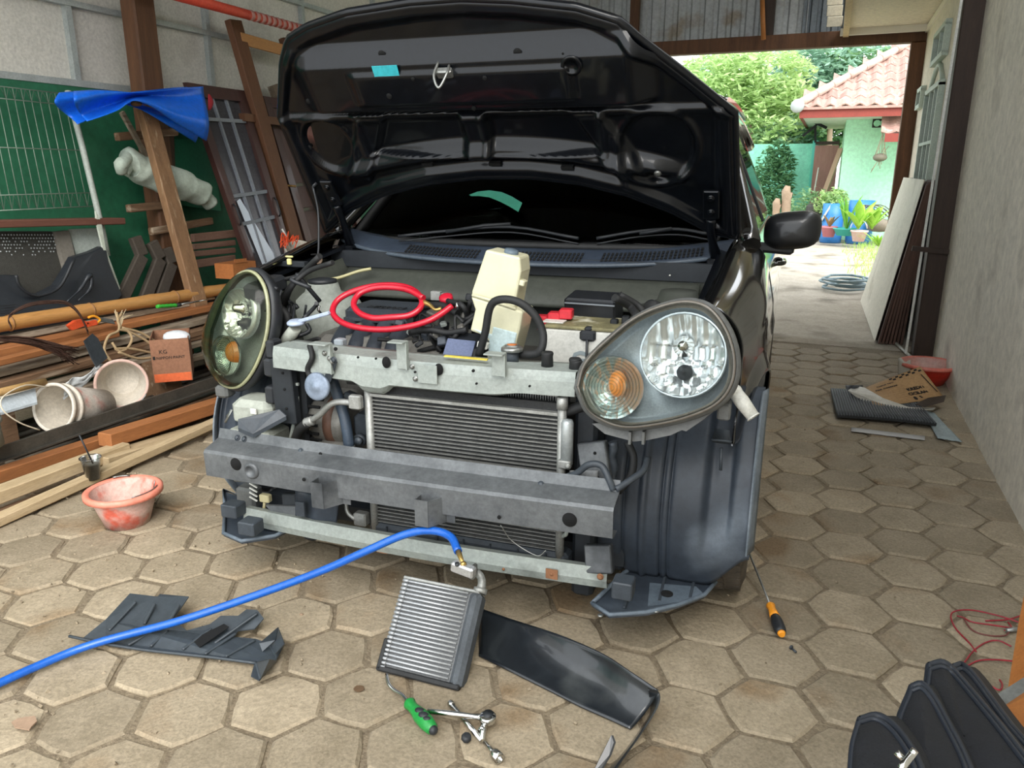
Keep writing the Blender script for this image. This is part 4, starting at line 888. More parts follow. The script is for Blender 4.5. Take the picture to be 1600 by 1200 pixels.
# right hoses below lamp
g = C(); g.tube([L(876, 748, .10), L(900, 740, .08), L(920, 726, .07), L(940, 728, .07), L(952, 750, .06), L(958, 765, .06)], .0085, 8, smooth=5); part(g, 'power_steering_hose', m_plas2)
g = C(); g.tube([L(962, 765, .06), L(985, 750, .09), L(1005, 735, .12), L(1012, 715, .15)], .0085, 8, smooth=5); part(g, 'power_steering_hose', m_plas2)
g = C(); g.tube([L(957, 690, .17)]+[L(957+2*math.sin(i), 690+i*5, .17) for i in range(1, 14)], [.012 if i % 2 else .0135 for i in range(14)], 10); part(g, 'ribbed_conduit', m_plas2)
g = C(); g.tube([L(980, 690, .18), L(990, 715, .17), L(985, 745, .14), L(966, 768, .10)], .010, 8, smooth=5); part(g, 'brake_hose', m_rub)
g = C(); g.tube([L(880, 645, .16), L(900, 638, .16), L(925, 630, .16)], .014, 8, smooth=4); part(g, 'upper_hose', m_rub)
g = C(); g.grid(lambda u, v: L(890+45*u, 735+22*v, .13) + V((0, .02*math.sin(u*5)*v, 0)), 8, 5, th=.002); part(g, 'torn_grey_sheet', mat('dusty_sheet', '6b6d6b', '85878a', 20, .7))
for x, y in ((855, 565), (900, 578), (898, 555+20)):
    g = C(); g.lathe([(.016, 0), (.0145, .035), (.016, .042), (.014, .046), (.0001, .046)], c=L(x, y+12, .17)); part(g, 'rubber_mount', m_rub)
g = C(); g.box(L(532, 538, .24), (.03, .03, .035), bev=.004); part(g, 'grey_solenoid', mat('grey_part', '868d93', rough=.4))
# radiator cap
c = L(800, 548, .20); g = C(); g.lathe([(.03, 0), (.03, .008), (.024, .012), (.02, .012), (.02, .016), (.0001, .017)], c=c, n=10); rc = part(g, 'radiator_cap', m_steel)
g = C(); g.lathe([(.013, 0), (.013, .001)], c=c+V((0, 0, .0165))); part(g, 'orange_cap_label', mat('orange_label', 'b4652f', rough=.5), rc)
g = C(); g.lathe([(.018, -.03), (.018, 0)], c=c); part(g, 'filler_neck', m_plas2)
# lower left clutter under beam
g = C(); g.box(L(390, 775, .17), (.07, .05, .07), bev=.008); g.tube([L(368, 748, .14), L(400, 750, .14)], .010, 8); part(g, 'fog_lamp_bracket', m_bowl)
g = C()
for k in range(4): g.bar(L(390, 755+k*7, .12), L(402, 762+k*7, .12), .004, .004)
part(g, 'lattice_strut', m_white)
g = C(); g.box(L(415, 778, .13), (.035, .02, .025), bev=.003); g.box(L(413, 792, .125), (.008, .006, .03), rot=(0, .2, 0)); part(g, 'yellowed_clip', mat('yellowed_white', 'b9b08a', rough=.5))
g = C(); g.grid(lambda u, v: L(462+68*u-6*v*u, 764+50*v+18*u, .085)+V((0, .006*math.sin(u*9), 0)), 10, 6, th=.004); part(g, 'air_deflector', m_plas)
g = C(); g.box(L(470, 795, .06), (.03, .012, .045), bev=.002); part(g, 'deflector_latch', m_plas2)
g = C(); g.box(L(478, 805, .10), (.03, .02, .05), bev=.003); part(g, 'deflector_bracket', m_plas2)
g = C(); g.ext([L(415, 790, .085), L(480, 792, .085), L(505, 830, .085), L(440, 818, .085)], (0, .01, 0)); part(g, 'corner_panel', m_grey)
g = C(); g.box((-.62, .24, .30), (.10, .05, .20), bev=.02); part(g, 'horn_cover', m_inner)
g = C(); g.box((.47, .22, .38), (.06, .10, .62), bev=.01); part(g, 'frame_upright', m_inner)
g = C(); g.box((-.42, .25, .38), (.05, .10, .62), bev=.01); part(g, 'frame_upright', m_inner)

# =================== THINGS RESTING ON THE CAR ===================
# coolant bottle, loose
rt = thing('coolant_bottle', 'tall cream plastic coolant bottle with a grey cap, tilted in the open engine bay', 'bottle', M=CAR @ Matrix.Translation(L(770, 545, .32)))
m_res = mat('cream_translucent_plastic', 'bfbc9f', 'cbc8ac', 5, .4, coat=.2, grain=.05)
def slab(pts, ly, th, col, nm, mm): 
    g = C(); P_ = [L(x, y, ly) for x, y in pts]; g.ext(P_, (0, th, 0)); return g.build(nm, mm, rt, bevel=.006)
up_pts = [(759, 390), (812, 402), (814, 425), (803, 484), (770, 470), (736, 466), (737, 455)]
lo_pts = [(735, 463), (803, 483), (817, 487), (812, 515), (800, 560), (760, 560), (765, 535), (754, 524), (734, 517), (742, 484)]
bd_ = slab(up_pts, .31, .085, None, 'upper_body', m_res); slab(lo_pts, .30, .10, None, 'lower_body', m_res)
g = C(); g.ext([L(735, 512, .298), L(768, 522, .298), L(770, 510, .298), L(808, 520, .298), L(800, 558, .298), L(762, 558, .298), L(764, 530, .298)], (0, .104, 0)); g.build('coolant_level', mat('blue_green_coolant_seen_through', 'b6c6c4', 'a9bcc0', 8, .35), rt, bevel=.004)
g = C(); g.tube([L(738, 461, .302), L(770, 470, .298), L(806, 483, .302)], .0045, 6); g.build('seam_rib', m_res, rt)
c = L(798, 399, .34); g = C(); g.lathe([(.019, -.01), (.020, .012), (.018, .016), (.0001, .017)], c=c, axis=(.25, -.1, 1), n=20); g.build('bottle_cap', mat('blue_grey_bottle_cap', '55626d', '62707b', 12, .5), rt)
g = C(); g.box(L(815, 441, .33), (.025, .03, .016), rot=(0, .25, 0), bev=.003); g.build('side_tab', m_res, rt)
g = C(); g.box(L(755, 539, .27), (.03, .02, .018), rot=(0, .2, 0), bev=.002); g.build('hose_clip', m_white, rt)
th_ = B(CAR); th_.tube([L(748, 556, .26), L(758, 520, .25), L(766, 480, .24), L(782, 468, .235), L(810, 472, .235), L(835, 492, .24), L(848, 520, .24), L(846, 545, .22), L(835, 553, .22), L(812, 553, .22)], .011, 10, smooth=6)
tag(th_.build('overflow_hose', m_rub), 'black rubber hose looping over the lower half of the cream bottle', 'hose')
# red charging hose
zr_ = .50
m_red = mat('red_hose_rubber', 'ab1226', 'bc1f33', 20, .35, coat=.3)
def RP(x, y): return L(x, y, .42 + (470-y)*.0021)
ring1 = [(706, 478), (690, 490), (670, 501), (640, 510), (600, 515), (560, 512), (533, 503), (520, 488), (527, 470), (550, 456), (585, 447), (620, 446), (645, 453), (659, 468), (655, 483), (638, 493), (610, 502), (583, 503), (562, 495), (553, 481), (562, 465), (585, 456), (615, 455), (640, 460), (662, 472)]
rh = thing('charging_hose', 'red rubber refrigerant hose coiled on top of the engine', 'hose', M=CAR @ Matrix.Translation(L(600, 480, .45)))
g = C(); g.tube([RP(*p)+V((0, 0, .006*(i % 2)*0 + .012*(i > 15))) for i, p in enumerate(ring1)], .0095, 10, smooth=6); g.build('hose', m_red, rh)
g = C(); g.tube([RP(662, 472), RP(672, 477), RP(680, 484), RP(690, 482)], [.008, .006, .005, .006], 8, smooth=3); g.build('brass_fitting', mat('brass', 'c8a868', 'b39353', 20, .3, .8), rh)
g = C(); g.lathe([(.013, -.006), (.015, 0), (.013, .006), (.006, .006)], c=RP(716, 477), axis=(-1, -.2, .2)); g.build('end_collar', m_chrome, rh)
g = B(CAR); g.tube([L(499, 478, .44), L(497, 484, .44), L(502, 490, .44)], .004, 6)
tag(g.build('valve_fitting', m_chrome), 'tiny chrome valve fitting beside the left coil of the red hose', 'fitting')
# =================== THINGS ON THE FLOOR IN FRONT ===================
def pxl(pts, z=0): return [Wz(x, y, z) for x, y in pts]
# blue hose with its fitting, into the evaporator's expansion valve
m_blue = mat('blue_hose_rubber', '0d4fa6', '155cb8', 14, .35, coat=.3)
bh = thing('charging_hose', 'long blue rubber hose running across the floor to the small radiator core', 'hose', Wz(300, 980, 0))
E0 = Wz(718, 1075, 0); 
hp_ = [Wz(-60, 1095, .02), Wz(60, 1040, .02), Wz(150, 1005, .03), Wz(280, 970, .06), Wz(400, 930, .11), Wz(500, 893, .18), Wz(570, 862, .245), Wz(630, 836, .29), Wz(672, 829, .31), Wz(703, 838, .31), Wz(716, 862, .295)]
g = B(); g.tube(hp_, .0105, 12, smooth=7); g.build('hose', m_blue, bh)
a = Wz(716, 862, .295); b_ = Wz(724, 882, .285); g = B(); g.tube([a, a.lerp(b_, .5), b_], [.008, .006, .004], 8); g.lathe([(.008, -.004), (.008, .004)], c=b_, axis=(b_-a), n=6); g.build('brass_fitting', mat('brass', 'c8a868', 'b39353', 20, .3, .8), bh)
# evaporator: standing on its lower edge, leaning back on the crossmember
ev = thing('evaporator_core', 'silver finned radiator core in a black edged frame standing on the pavers', 'car part', Wz(655, 1060, 0))
e_bl, e_br = Wz(590, 1048, .0), Wz(716, 1080, .0)       # bottom corners near the floor
ex = (e_br-e_bl); wE = ex.length; ex.normalize()
yb = V((-ex.y, ex.x, 0)); 
def evtop(t): return 0
# find tilt so that the top edge meets the sight lines of its corners
best = None
for k in range(5, 90):
    t = R(k); up__ = yb*math.cos(t)+V((0, 0, 1))*math.sin(t)
    n_ = ex.cross(up__); d1 = ray(628, 903); p1 = EYE + d1*((e_bl-EYE).dot(n_)/d1.dot(n_)); d2 = ray(763, 925); p2 = EYE+d2*((e_br-EYE).dot(n_)/d2.dot(n_))
    h1 = (p1-e_bl).dot(up__); sh1 = (p1-e_bl).dot(ex); sh2 = (p2-e_bl).dot(ex)-wE
    sc = abs((sh1+sh2)) + abs(h1-.27)*.7
    if best is None or sc < best[0]: best = (sc, t, up__.copy(), h1, sh1)
_, et, eu, eh, esh = best; en = ex.cross(eu).normalized()
eh = min(eh, .30)
skew = esh/eh
EM = Matrix((ex, (eu+ex*skew*.6).normalized(), en)).transposed().to_4x4(); EM.translation = e_bl + en*0.0 + V((0,0,.004))
if (EM.to_3x3() @ V((0, 0, 1))).dot(EYE-e_bl) < 0: sgn = -1
else: sgn = 1
D = .05
def eb(x, y, z, dx, dy, dz, nm, mm, bev=0, **k):
    g = B(); g.box((x, y, z*sgn), (dx, dy, dz), bev=bev, M=EM); return g.build(nm, mm, ev, **k)
eb(wE/2, eh/2, -D/2, wE*.97, eh*.97, D*.8, 'core_block', mat('fine_grey_fins', '6e7072', '7e8082', 80, .6, .3, bump=.6, bscale=500))
nt = 22
m_et = mat('bright_evaporator_tube', 'a9acae', '95989b', 30, .45, .5)
for k in range(nt):
    y = eh*(.035+.93*k/(nt-1)); g = B(); g.tube([EM @ V((wE*.03, y, .0)), EM @ V((wE*.03+.006, y, .002*sgn)), EM @ V((wE*.86, y, .002*sgn))], .0032, 6); g.build('core_tube', m_et, ev)
g = B()
for k in range(nt): y = eh*(.035+.93*k/(nt-1)); g.tube([EM @ V((wE*.02, y, .003*sgn)), EM @ V((wE*.09, y, .003*sgn))], .0045, 6)
g.build('tube_ends', m_et, ev, kind='stuff')
eb(wE*.95, eh/2, -.018, wE*.15, eh*1.0, .05, 'end_tank', mat('dusty_black_foam', '3c4044', '50555a', 12, .8, bump=.3), bev=.01)
eb(wE*.5, .004, -.02, wE*1.02, .014, .055, 'bottom_seal', m_rub, bev=.003)
eb(.004, eh*.16, -.02, .014, eh*.33, .055, 'corner_seal', m_rub, bev=.003)
eb(wE*.5, eh, -.02, wE*.98, .008, .05, 'top_edge', m_alu, bev=.002)
tp = EM @ V((wE*.97, eh, -.01*sgn)); v1 = Wz(764, 915, tp.z+.01)
g = B(); g.tube([tp, tp+(eu*.022), tp+eu*.040-ex*.008, tp+eu*.05-ex*.022], [.012, .011, .010, .010], 10, smooth=4); g.lathe([(.018, 0), (.018, .012)], c=tp, axis=eu, n=14); g.build('outlet_pipe', m_alu, ev)
vc = Wz(724, 889, .272); g = B(); g.box((0, 0, 0), (.062, .024, .026), M=Matrix.Translation(vc) @ Matrix.Rotation(math.atan2(ex.y, ex.x)-.12, 4, 'Z') @ Matrix.Rotation(.1, 4, 'Y'), bev=.004)
vb = g.build('expansion_valve', mat('machined_aluminium', 'c9cbcd', 'b9bcbe', 30, .3, .7), ev)
g = B(); g.lathe([(.006, 0), (.006, .004)], c=vc+V((-.012, -.008, .013)), axis=(0, -.5, 1), n=12); g.build('valve_screw', m_blk, vb)
g = B(); g.box(vc.lerp(tp+eu*.05-ex*.022, .75), (.012, .03, .034), bev=.003); g.build('valve_flange', m_steel, vb)
# curved black wheel arch strip
m_shin = mat('glossy_black_moulded_plastic', '14171b', '1f2429', 5, .28, coat=.35, c3='3a3d3e', s3=5, t3=.62, bump=.08)
ar = thing('mudguard_liner', 'long curved black plastic arch liner lying right of the silver core', 'car part', Wz(900, 1040, 0))
back = [(748, 950, .03), (800, 968, .05), (870, 990, .075), (940, 1020, .085), (990, 1052, .085), (1029, 1078, .075)]
mid = [(750, 998, .0), (800, 1012, .01), (870, 1034, .02), (940, 1062, .02), (980, 1090, .015), (1016, 1112, .01)]
fro = [(748, 1026, .002), (800, 1052, .002), (860, 1082, .002), (905, 1105, .002), (950, 1125, .002), (985, 1141, .002)]
def curv(P_): return catmull([Wz(*p) for p in P_], 6)
cb, cm, cf = curv(back), curv(mid), curv(fro)
def ars(u, v):
    i = min(len(cb)-1, int(u*(len(cb)-1)+.5)); a, m_, f = cb[i], cm[i], cf[i]
    p = (a*(1-v)*(1-v) + m_*2*v*(1-v)*1.0 + f*v*v); p.z = max(p.z, .003) + .006*math.sin(u*9)*math.sin(math.pi*v); return p
g = B(); g.grid(ars, len(cb)-1, 14, th=.003); g.build('arch_shell', m_shin, ar)
g = B(); st_ = [Wz(1012, 1075, .09), Wz(1030, 1082, .07), Wz(1028, 1105, .055), Wz(1000, 1150, .03), Wz(975, 1185, .02), Wz(955, 1215, .02)]
st2 = [Wz(1018, 1105, .0), Wz(1018, 1112, .0), Wz(1012, 1125, .0), Wz(985, 1165, .0), Wz(955, 1200, .0), Wz(930, 1225, .0)]
s1, s2 = catmull(st_, 5), catmull(st2, 5)
g.grid(lambda u, v: s1[int(u*(len(s1)-1)+.5)].lerp(s2[int(u*(len(s1)-1)+.5)], v), len(s1)-1, 4, th=.003); g.build('end_return', m_shin, ar)
g = B(); g.ext([Wz(955, 1149, .06), Wz(959, 1160, .05), Wz(952, 1180, .03), Wz(940, 1200, .01), Wz(925, 1210, .0), Wz(938, 1180, .02)], (.004, .002, 0)); g.build('broken_tab', m_shin, ar)
# torn black splash shield left
m_shl = mat('dull_slate_plastic', '2d3338', '3b4248', 7, .5, coat=.1, bump=.08)
sh = thing('splash_shield', 'torn dark grey ribbed plastic shield lying under the blue hose', 'car part', Wz(290, 1000, 0))
def zz(x, y): return .03+.028*math.sin(x*.02)+.02*max(0, (985-y)/60)
pts = [(108, 994), (128, 998), (165, 968), (203, 927), (246, 932), (250, 928), (295, 932), (270, 968), (292, 985), (328, 975), (345, 962), (372, 962), (385, 952), (402, 953), (412, 966), (398, 982), (372, 985), (366, 995), (400, 998), (418, 1005), (434, 980), (444, 1006), (432, 1030), (405, 1063), (392, 1056), (398, 1035), (330, 1026), (230, 1015), (165, 1005)]
base = [Wz(x, y, .012+.05*sst(1010, 930, y)) for x, y in pts]
g = B(); g.ext(base, (0, 0, -.003)); sp = g.build('shield_panel', m_shl, sh)
for a, b in (((212, 940), (170, 985)), ((242, 943), (225, 975)), ((280, 945), (262, 975)), ((330, 982), (285, 1015)), ((368, 990), (320, 1022)), ((398, 1000), (352, 1026)), ((240, 985), (200, 1008)), ((262, 985), (235, 1010)), ((402, 958), (335, 1005))):
    g = B(); A = Wz(*a, .016+.05*sst(1010, 930, a[1])); Bq = Wz(*b, .016+.05*sst(1010, 930, b[1])); g.bar(A, Bq, .009, .007, bev=.002); g.build('stiffening_rib', m_shl, sh)
g = B(); g.ext([Wz(300, 1000, .022), Wz(350, 975, .04), Wz(358, 980, .04), Wz(312, 1012, .022)], (0, 0, .001)); g.build('dark_slot', m_hole, sh)
for a, b, c_, d_ in (((405, 1005), (434, 980), (430, 1000), (410, 1018)), ((434, 980), (444, 1006), (430, 1022), (424, 1008)), ((398, 1035), (420, 1030), (432, 1032), (405, 1062))):
    g = B(); g.ext([Wz(*a, .035), Wz(*b, .09), Wz(*c_, .04), Wz(*d_, .02)], (0, .003, -.002)); g.build('bent_fin', m_shl, sh)
g = B(); e1 = catmull([Wz(108, 994, .02), Wz(165, 1006, .018), Wz(230, 1016, .016), Wz(330, 1027, .014), Wz(400, 1036, .014)], 5); g.tube(e1, .004, 6); g.build('front_lip', m_shl, sh)
# green handled bent driver
gd = thing('bent_driver', 'bent steel driver with a green and black handle', 'hand tool', Wz(650, 1110, 0))
g = B(); g.tube([Wz(604, 1054, .02), Wz(607, 1068, .016), Wz(615, 1078, .012), Wz(628, 1086, .014), Wz(640, 1100, .018)], .0045, 8, smooth=4); g.build('bent_shaft', m_chrome, gd)
g = B(); h0, h1 = Wz(637, 1096, .019), Wz(678, 1142, .019); g.tube([h0.lerp(h1, t) for t in (0, .08, .18, .3, .5, .75, .93, 1)], [.009, .015, .012, .013, .0175, .0175, .014, .006], 14); hd_ = g.build('green_handle', mat('green_grip', '1a7a35', '20883c', 20, .35), gd)
for t, s_ in ((.45, .011), (.6, .012), (.72, .009)):
    g = B(); p = h0.lerp(h1, t)+V((.004, -.004, .014)); g.sphere(p, s_, 10, 6, sc=(1.1, .8, .5)); g.build('black_grip_patch', m_blk, hd_)
g = B(); g.sphere(h0.lerp(h1, .97), .011, 10, 6); g.build('end_cap', m_blk, hd_)
# ratchet + bars
rw = thing('ratchet_wrench', 'chrome ratchet wrench lying across two chrome bars', 'hand tool', Wz(720, 1120, 0))
g = B(); ra, rb = Wz(668, 1111, .026), Wz(762, 1122, .026); g.tube([ra, ra.lerp(rb, .4), ra.lerp(rb, .75), rb], [.0055, .007, .006, .009], 10); g.build('handle', m_chrome, rw)
g = B(); g.lathe([(.016, -.008), (.019, -.006), (.019, .006), (.016, .008), (.0001, .009)], c=rb, n=18); g.build('ratchet_head', m_chrome, rw); 
g = B(); g.lathe([(.012, 0), (.012, .003)], c=rb+V((0, .003, .008))); g.build('black_dial', m_blk, rw)
g = B(); g.tube([Wz(757, 1122, .02), Wz(753, 1158, .008)], [.008, .007], 10); g.lathe([(.009, -.006), (.009, .006)], c=Wz(754, 1140, .012), axis=(0, 1, 0)); tag(g.build('socket_extension', m_chrome), 'short chrome extension bar pointing down from the ratchet head', 'hand tool')
g = B(); a, b = Wz(703, 1098, .009), Wz(753, 1158, .008); g.tube([a, b], .0062, 10); g.lathe([(.008, 0), (.008, .012)], c=a, axis=(b-a), n=8)
tag(g.build('extension_bar', m_chrome), 'upper chrome extension bar slanting beneath the ratchet', 'hand tool')
g = B(); a, b = Wz(757, 1160, .009), Wz(777, 1182, .011); g.tube([a, b], .005, 10); g.lathe([(.0105, -.002), (.012, .004), (.012, .022), (.007, .022), (.007, .01)], c=b-(b-a).normalized()*.012, axis=(b-a), n=14); tag(g.build('socket', m_chrome), 'chrome socket on a short bar at the lowest end of the tools', 'hand tool')
g = B(); g.lathe([(.010, 0), (.012, .004), (.010, .012), (.005, .013)], c=Wz(728, 1155, .002), axis=(.3, -.2, 1), n=8); tag(g.build('plastic_nut', m_blk), 'small black plastic nut beside the chrome bars', 'nut')
# orange screwdriver leaning on the tyre
sdv = thing('screwdriver', 'long screwdriver with an orange and black handle beside the front tyre', 'hand tool', Wz(1222, 990, 0))
a = Wz(1168, 858, .05); b = Wz(1203, 944, .02); c = Wz(1222, 992, .014)
g = B(); g.tube([a, b], .0032, 8); g.build('shaft', m_steel, sdv)
dd = (c-b); g = B(); g.tube([b, b+dd*.06, b+dd*.16, b+dd*.30, b+dd*.45], [.008, .013, .010, .012, .014], 12); g.build('orange_grip', mat('orange_grip', 'e08a1c', 'ec9d30', 20, .4), sdv)
g = B(); g.tube([b+dd*.42, b+dd*.6, b+dd*.85, b+dd*.95], [.013, .016, .016, .012], 12); g.build('black_grip', m_blk, sdv)
g = B(); g.tube([b+dd*.93, b+dd*1.0], [.0125, .008], 12); g.build('orange_end_cap', _mats['orange_grip'], sdv)
g = B(); g.tube([Wz(1238, 1014, .004), Wz(1244, 1019, .004)], .003, 6); g.lathe([(.006, 0), (.006, .003)], c=Wz(1237, 1012, .004), axis=(-1, 1, 0), n=8); tag(g.build('screw', m_plas2), 'small loose screw lying in front of the screwdriver', 'screw')
# bag at lower right
m_bag = mat('black_nylon_fabric', '0b0c0f', '12141a', 40, .8, bump=.3, bscale=300)
m_pip = mat('dark_piping', '1c2129', rough=.5)
bag = thing('tool_bag', 'black fabric bag with zipped pockets at the lower right corner', 'bag', (.12, 1.05, 0))
def rounded(pts, th, nm, mm=m_bag, edge=True, puff=.02):
    # closed outline in 3d, puffed pad
    P_ = catmull(pts+[pts[0]], 5)[:-1]; c_ = sum(P_, V((0, 0, 0)))/len(P_); n_ = V(th).normalized(); N_ = len(P_); vs = []; fs = []
    R_ = [(0.01, puff), (.5, puff*.9), (.85, puff*.5), (1, 0), (1, -V(th).length), (.85, -V(th).length-puff*.3), (.01, -V(th).length-puff*.3)]
    for k, o in R_:
        for p in P_: vs.append(c_+(p-c_)*k+n_*o)
    for j in range(len(R_)-1):
        for i in range(N_): fs.append((j*N_+i, j*N_+(i+1) % N_, (j+1)*N_+(i+1) % N_, (j+1)*N_+i))
    g = B(); g.add(vs, fs, True); o = g.build(nm, mm, bag)
    if edge:
        g = B(); g.tube([c_+(p-c_)*1.0+n_*.0 for p in P_+[P_[0]]], .0045, 6, cap=False); g.build('piping', m_pip, o)
        g = B(); g.tube([c_+(p-c_)*.93+n_*puff*.38 for p in P_+[P_[0]]], .003, 6, cap=False); g.build('zip', m_pip, o)
    return o
def bp_(x, y, k): return EYE + ray(x, y).normalized()*k
D0 = 1.02
f = V((-.35, -.75, .45)).normalized()
rounded([bp_(1452, 1040, 1.12), bp_(1475, 1036, 1.13), bp_(1500, 1060, 1.12), bp_(1590, 1170, 1.0), bp_(1660, 1280, .93), bp_(1560, 1330, .90), bp_(1470, 1240, .95), bp_(1445, 1130, 1.04)], f*.05, 'main_compartment')
rounded([bp_(1490, 1042, 1.17), bp_(1512, 1045, 1.17), bp_(1580, 1135, 1.08), bp_(1680, 1260, .98), bp_(1600, 1330, .95), bp_(1500, 1180, 1.05)], f*.07, 'rear_compartment')
rounded([bp_(1425, 1074, 1.03), bp_(1445, 1072, 1.03), bp_(1475, 1120, 1.0), bp_(1520, 1220, .92), bp_(1500, 1310, .86), bp_(1430, 1290, .87), bp_(1402, 1150, .97)], f*.05, 'front_pocket')
rounded([bp_(1345, 1125, .92), bp_(1375, 1120, .93), bp_(1410, 1150, .91), bp_(1440, 1210, .87), bp_(1430, 1290, .82), bp_(1340, 1290, .82), bp_(1333, 1180, .88)], f*.06, 'end_pocket', puff=.03)
g = B(); a = bp_(1430, 1172, .80); g.tube([a, bp_(1424, 1180, .80), bp_(1412, 1195, .79), bp_(1408, 1200, .79)], .0035, 6, smooth=4); g.tube([bp_(1400, 1175, .80), bp_(1412, 1188, .80)], .003, 6); g.build('metal_buckle', m_chrome, bag)
# red and white wires
wi = thing('wire_bundle', 'tangle of thin red wires lying on the pavers behind the bag', 'wire', Wz(1530, 990, 0))
for k, pts in enumerate(([(1600, 975), (1560, 962), (1515, 953), (1487, 958), (1492, 980), (1515, 1005), (1525, 1018)], [(1600, 985), (1560, 978), (1520, 972), (1505, 965), (1495, 962)], [(1600, 960), (1575, 968), (1540, 970)], [(1505, 966), (1520, 985), (1545, 993), (1570, 993), (1578, 985)],
    [(1500, 1045), (1520, 1018), (1540, 1004), (1560, 1001), (1580, 1010)], [(1512, 1040), (1530, 1032), (1560, 1031), (1600, 1035)], [(1512, 1040), (1535, 1062), (1560, 1078), (1566, 1070), (1562, 1062)], [(1535, 1060), (1538, 1075), (1540, 1085)], [(1545, 1092), (1560, 1090)], [(1570, 985), (1580, 980), (1575, 972)])):
    g = B(); g.tube([Wz(x, y, .006+.004*math.sin(k+i)) for i, (x, y) in enumerate(pts)], .0022, 6, smooth=5); g.build('strand', mat('red_wire', 'a3232f', '7d2430', 30, .4) if k % 4 != 3 else mat('brown_wire', '6b3a35', rough=.5), wi)
g = B(); g.tube([Wz(1572, 985, .01), Wz(1600, 982, .012)], .006, 8); g.build('bare_end', m_steel, wi)
# wooden stool at the right edge
st = thing('wooden_stool', 'brown wooden stool leg and board at the right edge behind the bag', 'stool', Wz(1600, 1100, 0))
g = B(); a = Wz(1572, 1080, .03); g.ext([bp_(1600, 930, 1.50), bp_(1592, 970, 1.47), bp_(1575, 1075, 1.40), bp_(1590, 1082, 1.38), bp_(1660, 1040, 1.36), bp_(1660, 930, 1.42)], (.02, .04, 0)); g.build('stool_leg', mat('orange_brown_wood', '8a5326', '9b6230', 6, .55, stretch=(5, 5, 1)), st)
g = B(); g.bar(bp_(1540, 1115, 1.30), bp_(1640, 1052, 1.34), .02, .012); g.build('steel_edge', m_steel, st)
g = B(); g.ext([bp_(1558, 1110, 1.28), bp_(1600, 1082, 1.31), bp_(1680, 1050, 1.32), bp_(1680, 1140, 1.22), bp_(1600, 1140, 1.24), bp_(1575, 1138, 1.25)], (.0, .02, -.02)); g.build('seat_board', _mats['orange_brown_wood'], st)
# leaf + debris
g = B(); lf = pxl([(18, 1130), (28, 1124), (40, 1122), (55, 1120), (58, 1128), (50, 1136), (46, 1142), (36, 1140), (24, 1138)], .008); g.ext(lf, (0, 0, .003)); tag(g.build('dry_leaf', mat('dry_leaf', 'a08670', '8c7460', 20, .7)), 'curled dry brown leaf on the pavers at lower left', 'leaf')
g = B()
rnd = random.Random(11)
for k in range(900):
    x, y = rnd.uniform(-3.0, .6), rnd.uniform(.7, 4.5)
    if rnd.random() < .6: x = rnd.uniform(-3.0, -1.2)
    s_ = rnd.uniform(.0012, .0045); g.box((x, y, s_*.5), (s_*2, s_*1.5, s_), rot=(rnd.random(), rnd.random(), rnd.random()*3))
gr_ = g.build('grit', mat('pale_grit', 'a3957e', '6c604f', 5, .9), kind='stuff'); tag(gr_, 'scattered pale grit and crumbs over the pavers', 'grit')
for (x, y, s_) in ((468, 858, .008),):
    pass
g = B(); g.sphere(Wz(471, 960, .002), .007, 8, 5, sc=(1, .8, .5)); tag(g.build('pebble', mat('brown_pebble', '8a7560', rough=.8)), 'small brown pebble on a paver left of the silver core', 'pebble')

def stain(x, y, r, sy, nm, label, m, seed):
    c = Wz(x, y, .003); rnd = random.Random(seed); g = B(); P_ = []
    for k in range(20): a = 2*math.pi*k/20; q = r*(1+.18*noise.noise(V((math.cos(a)*2, math.sin(a)*2, seed)))); P_.append(c+V((q*math.cos(a), q*sy*math.sin(a), 0)))
    g.ext(P_, (0, 0, .0008)); tag(g.build(nm, m), label, 'stain')
stain(561, 1076, .013, .9, 'oil_spot', 'small round dark oil spot on the paver left of the silver core', mat('oil_spot_brown', '5d4a38', '65503c', 20, .35), 3)
# =================== LEFT SIDE PILE AND WALL CLUTTER ===================
def plank(x1, y1, x2, y2, X, w, h, nm, m, label, e0=0, e1=0, cat='plank', group=None, X2=None, dz=0, bev=.004, parent=None, roll=0):
    a = Wx(x1, y1, X); b = Wx(x2, y2, X if X2 is None else X2); d = b-a; a2 = a-d*e0+V((0, 0, dz)); b2 = b+d*e1+V((0, 0, dz))
    g = B(); g.bar(a2, b2, w, h, up=(math.sin(roll), 0, math.cos(roll)), bev=bev); o = g.build(nm, m, parent)
    return tag(o, label, cat, group) if parent is None else o
w_or = mat('orange_brown_plank', 'a0683c', '7f4f2d', 4, .7, bump=.3, stretch=(5, .6, 5), vary=.1)
w_pale = mat('pale_sawn_plank', 'b6a283', '94805f', 5, .8, bump=.3, stretch=(5, .6, 5), vary=.1)
w_grey = mat('grey_weathered_plank', '8c7d68', '62564a', 6, .85, bump=.45, stretch=(5, .6, 5), c3='a99f8e', s3=4, t3=.6, vary=.12)
w_dusty = mat('dusty_brown_plank', '7c5f47', '59432f', 6, .8, bump=.4, stretch=(5, .6, 5), c3='a08f7a', s3=5, t3=.62, vary=.12)
GP = 'planks stacked on the ground in front of the grate'
plank(0, 815, 325, 668, -2.58, .05, .035, 'plank', w_pale, 'front plank of the floor stack, pale top, nearest to the red bucket', e0=.5, e1=.25, group=GP, dz=.008)
plank(160, 745, 325, 690, -2.66, .09, .055, 'plank', w_pale, 'pale whitish plank running from beside the plastic cup towards the car', e1=.5, group=GP, dz=.06)
plank(0, 785, 130, 735, -2.68, .07, .05, 'plank', w_pale, 'long tan plank behind the front plank, left of the plastic cup', e0=.6, e1=.6, group=GP, dz=.03)
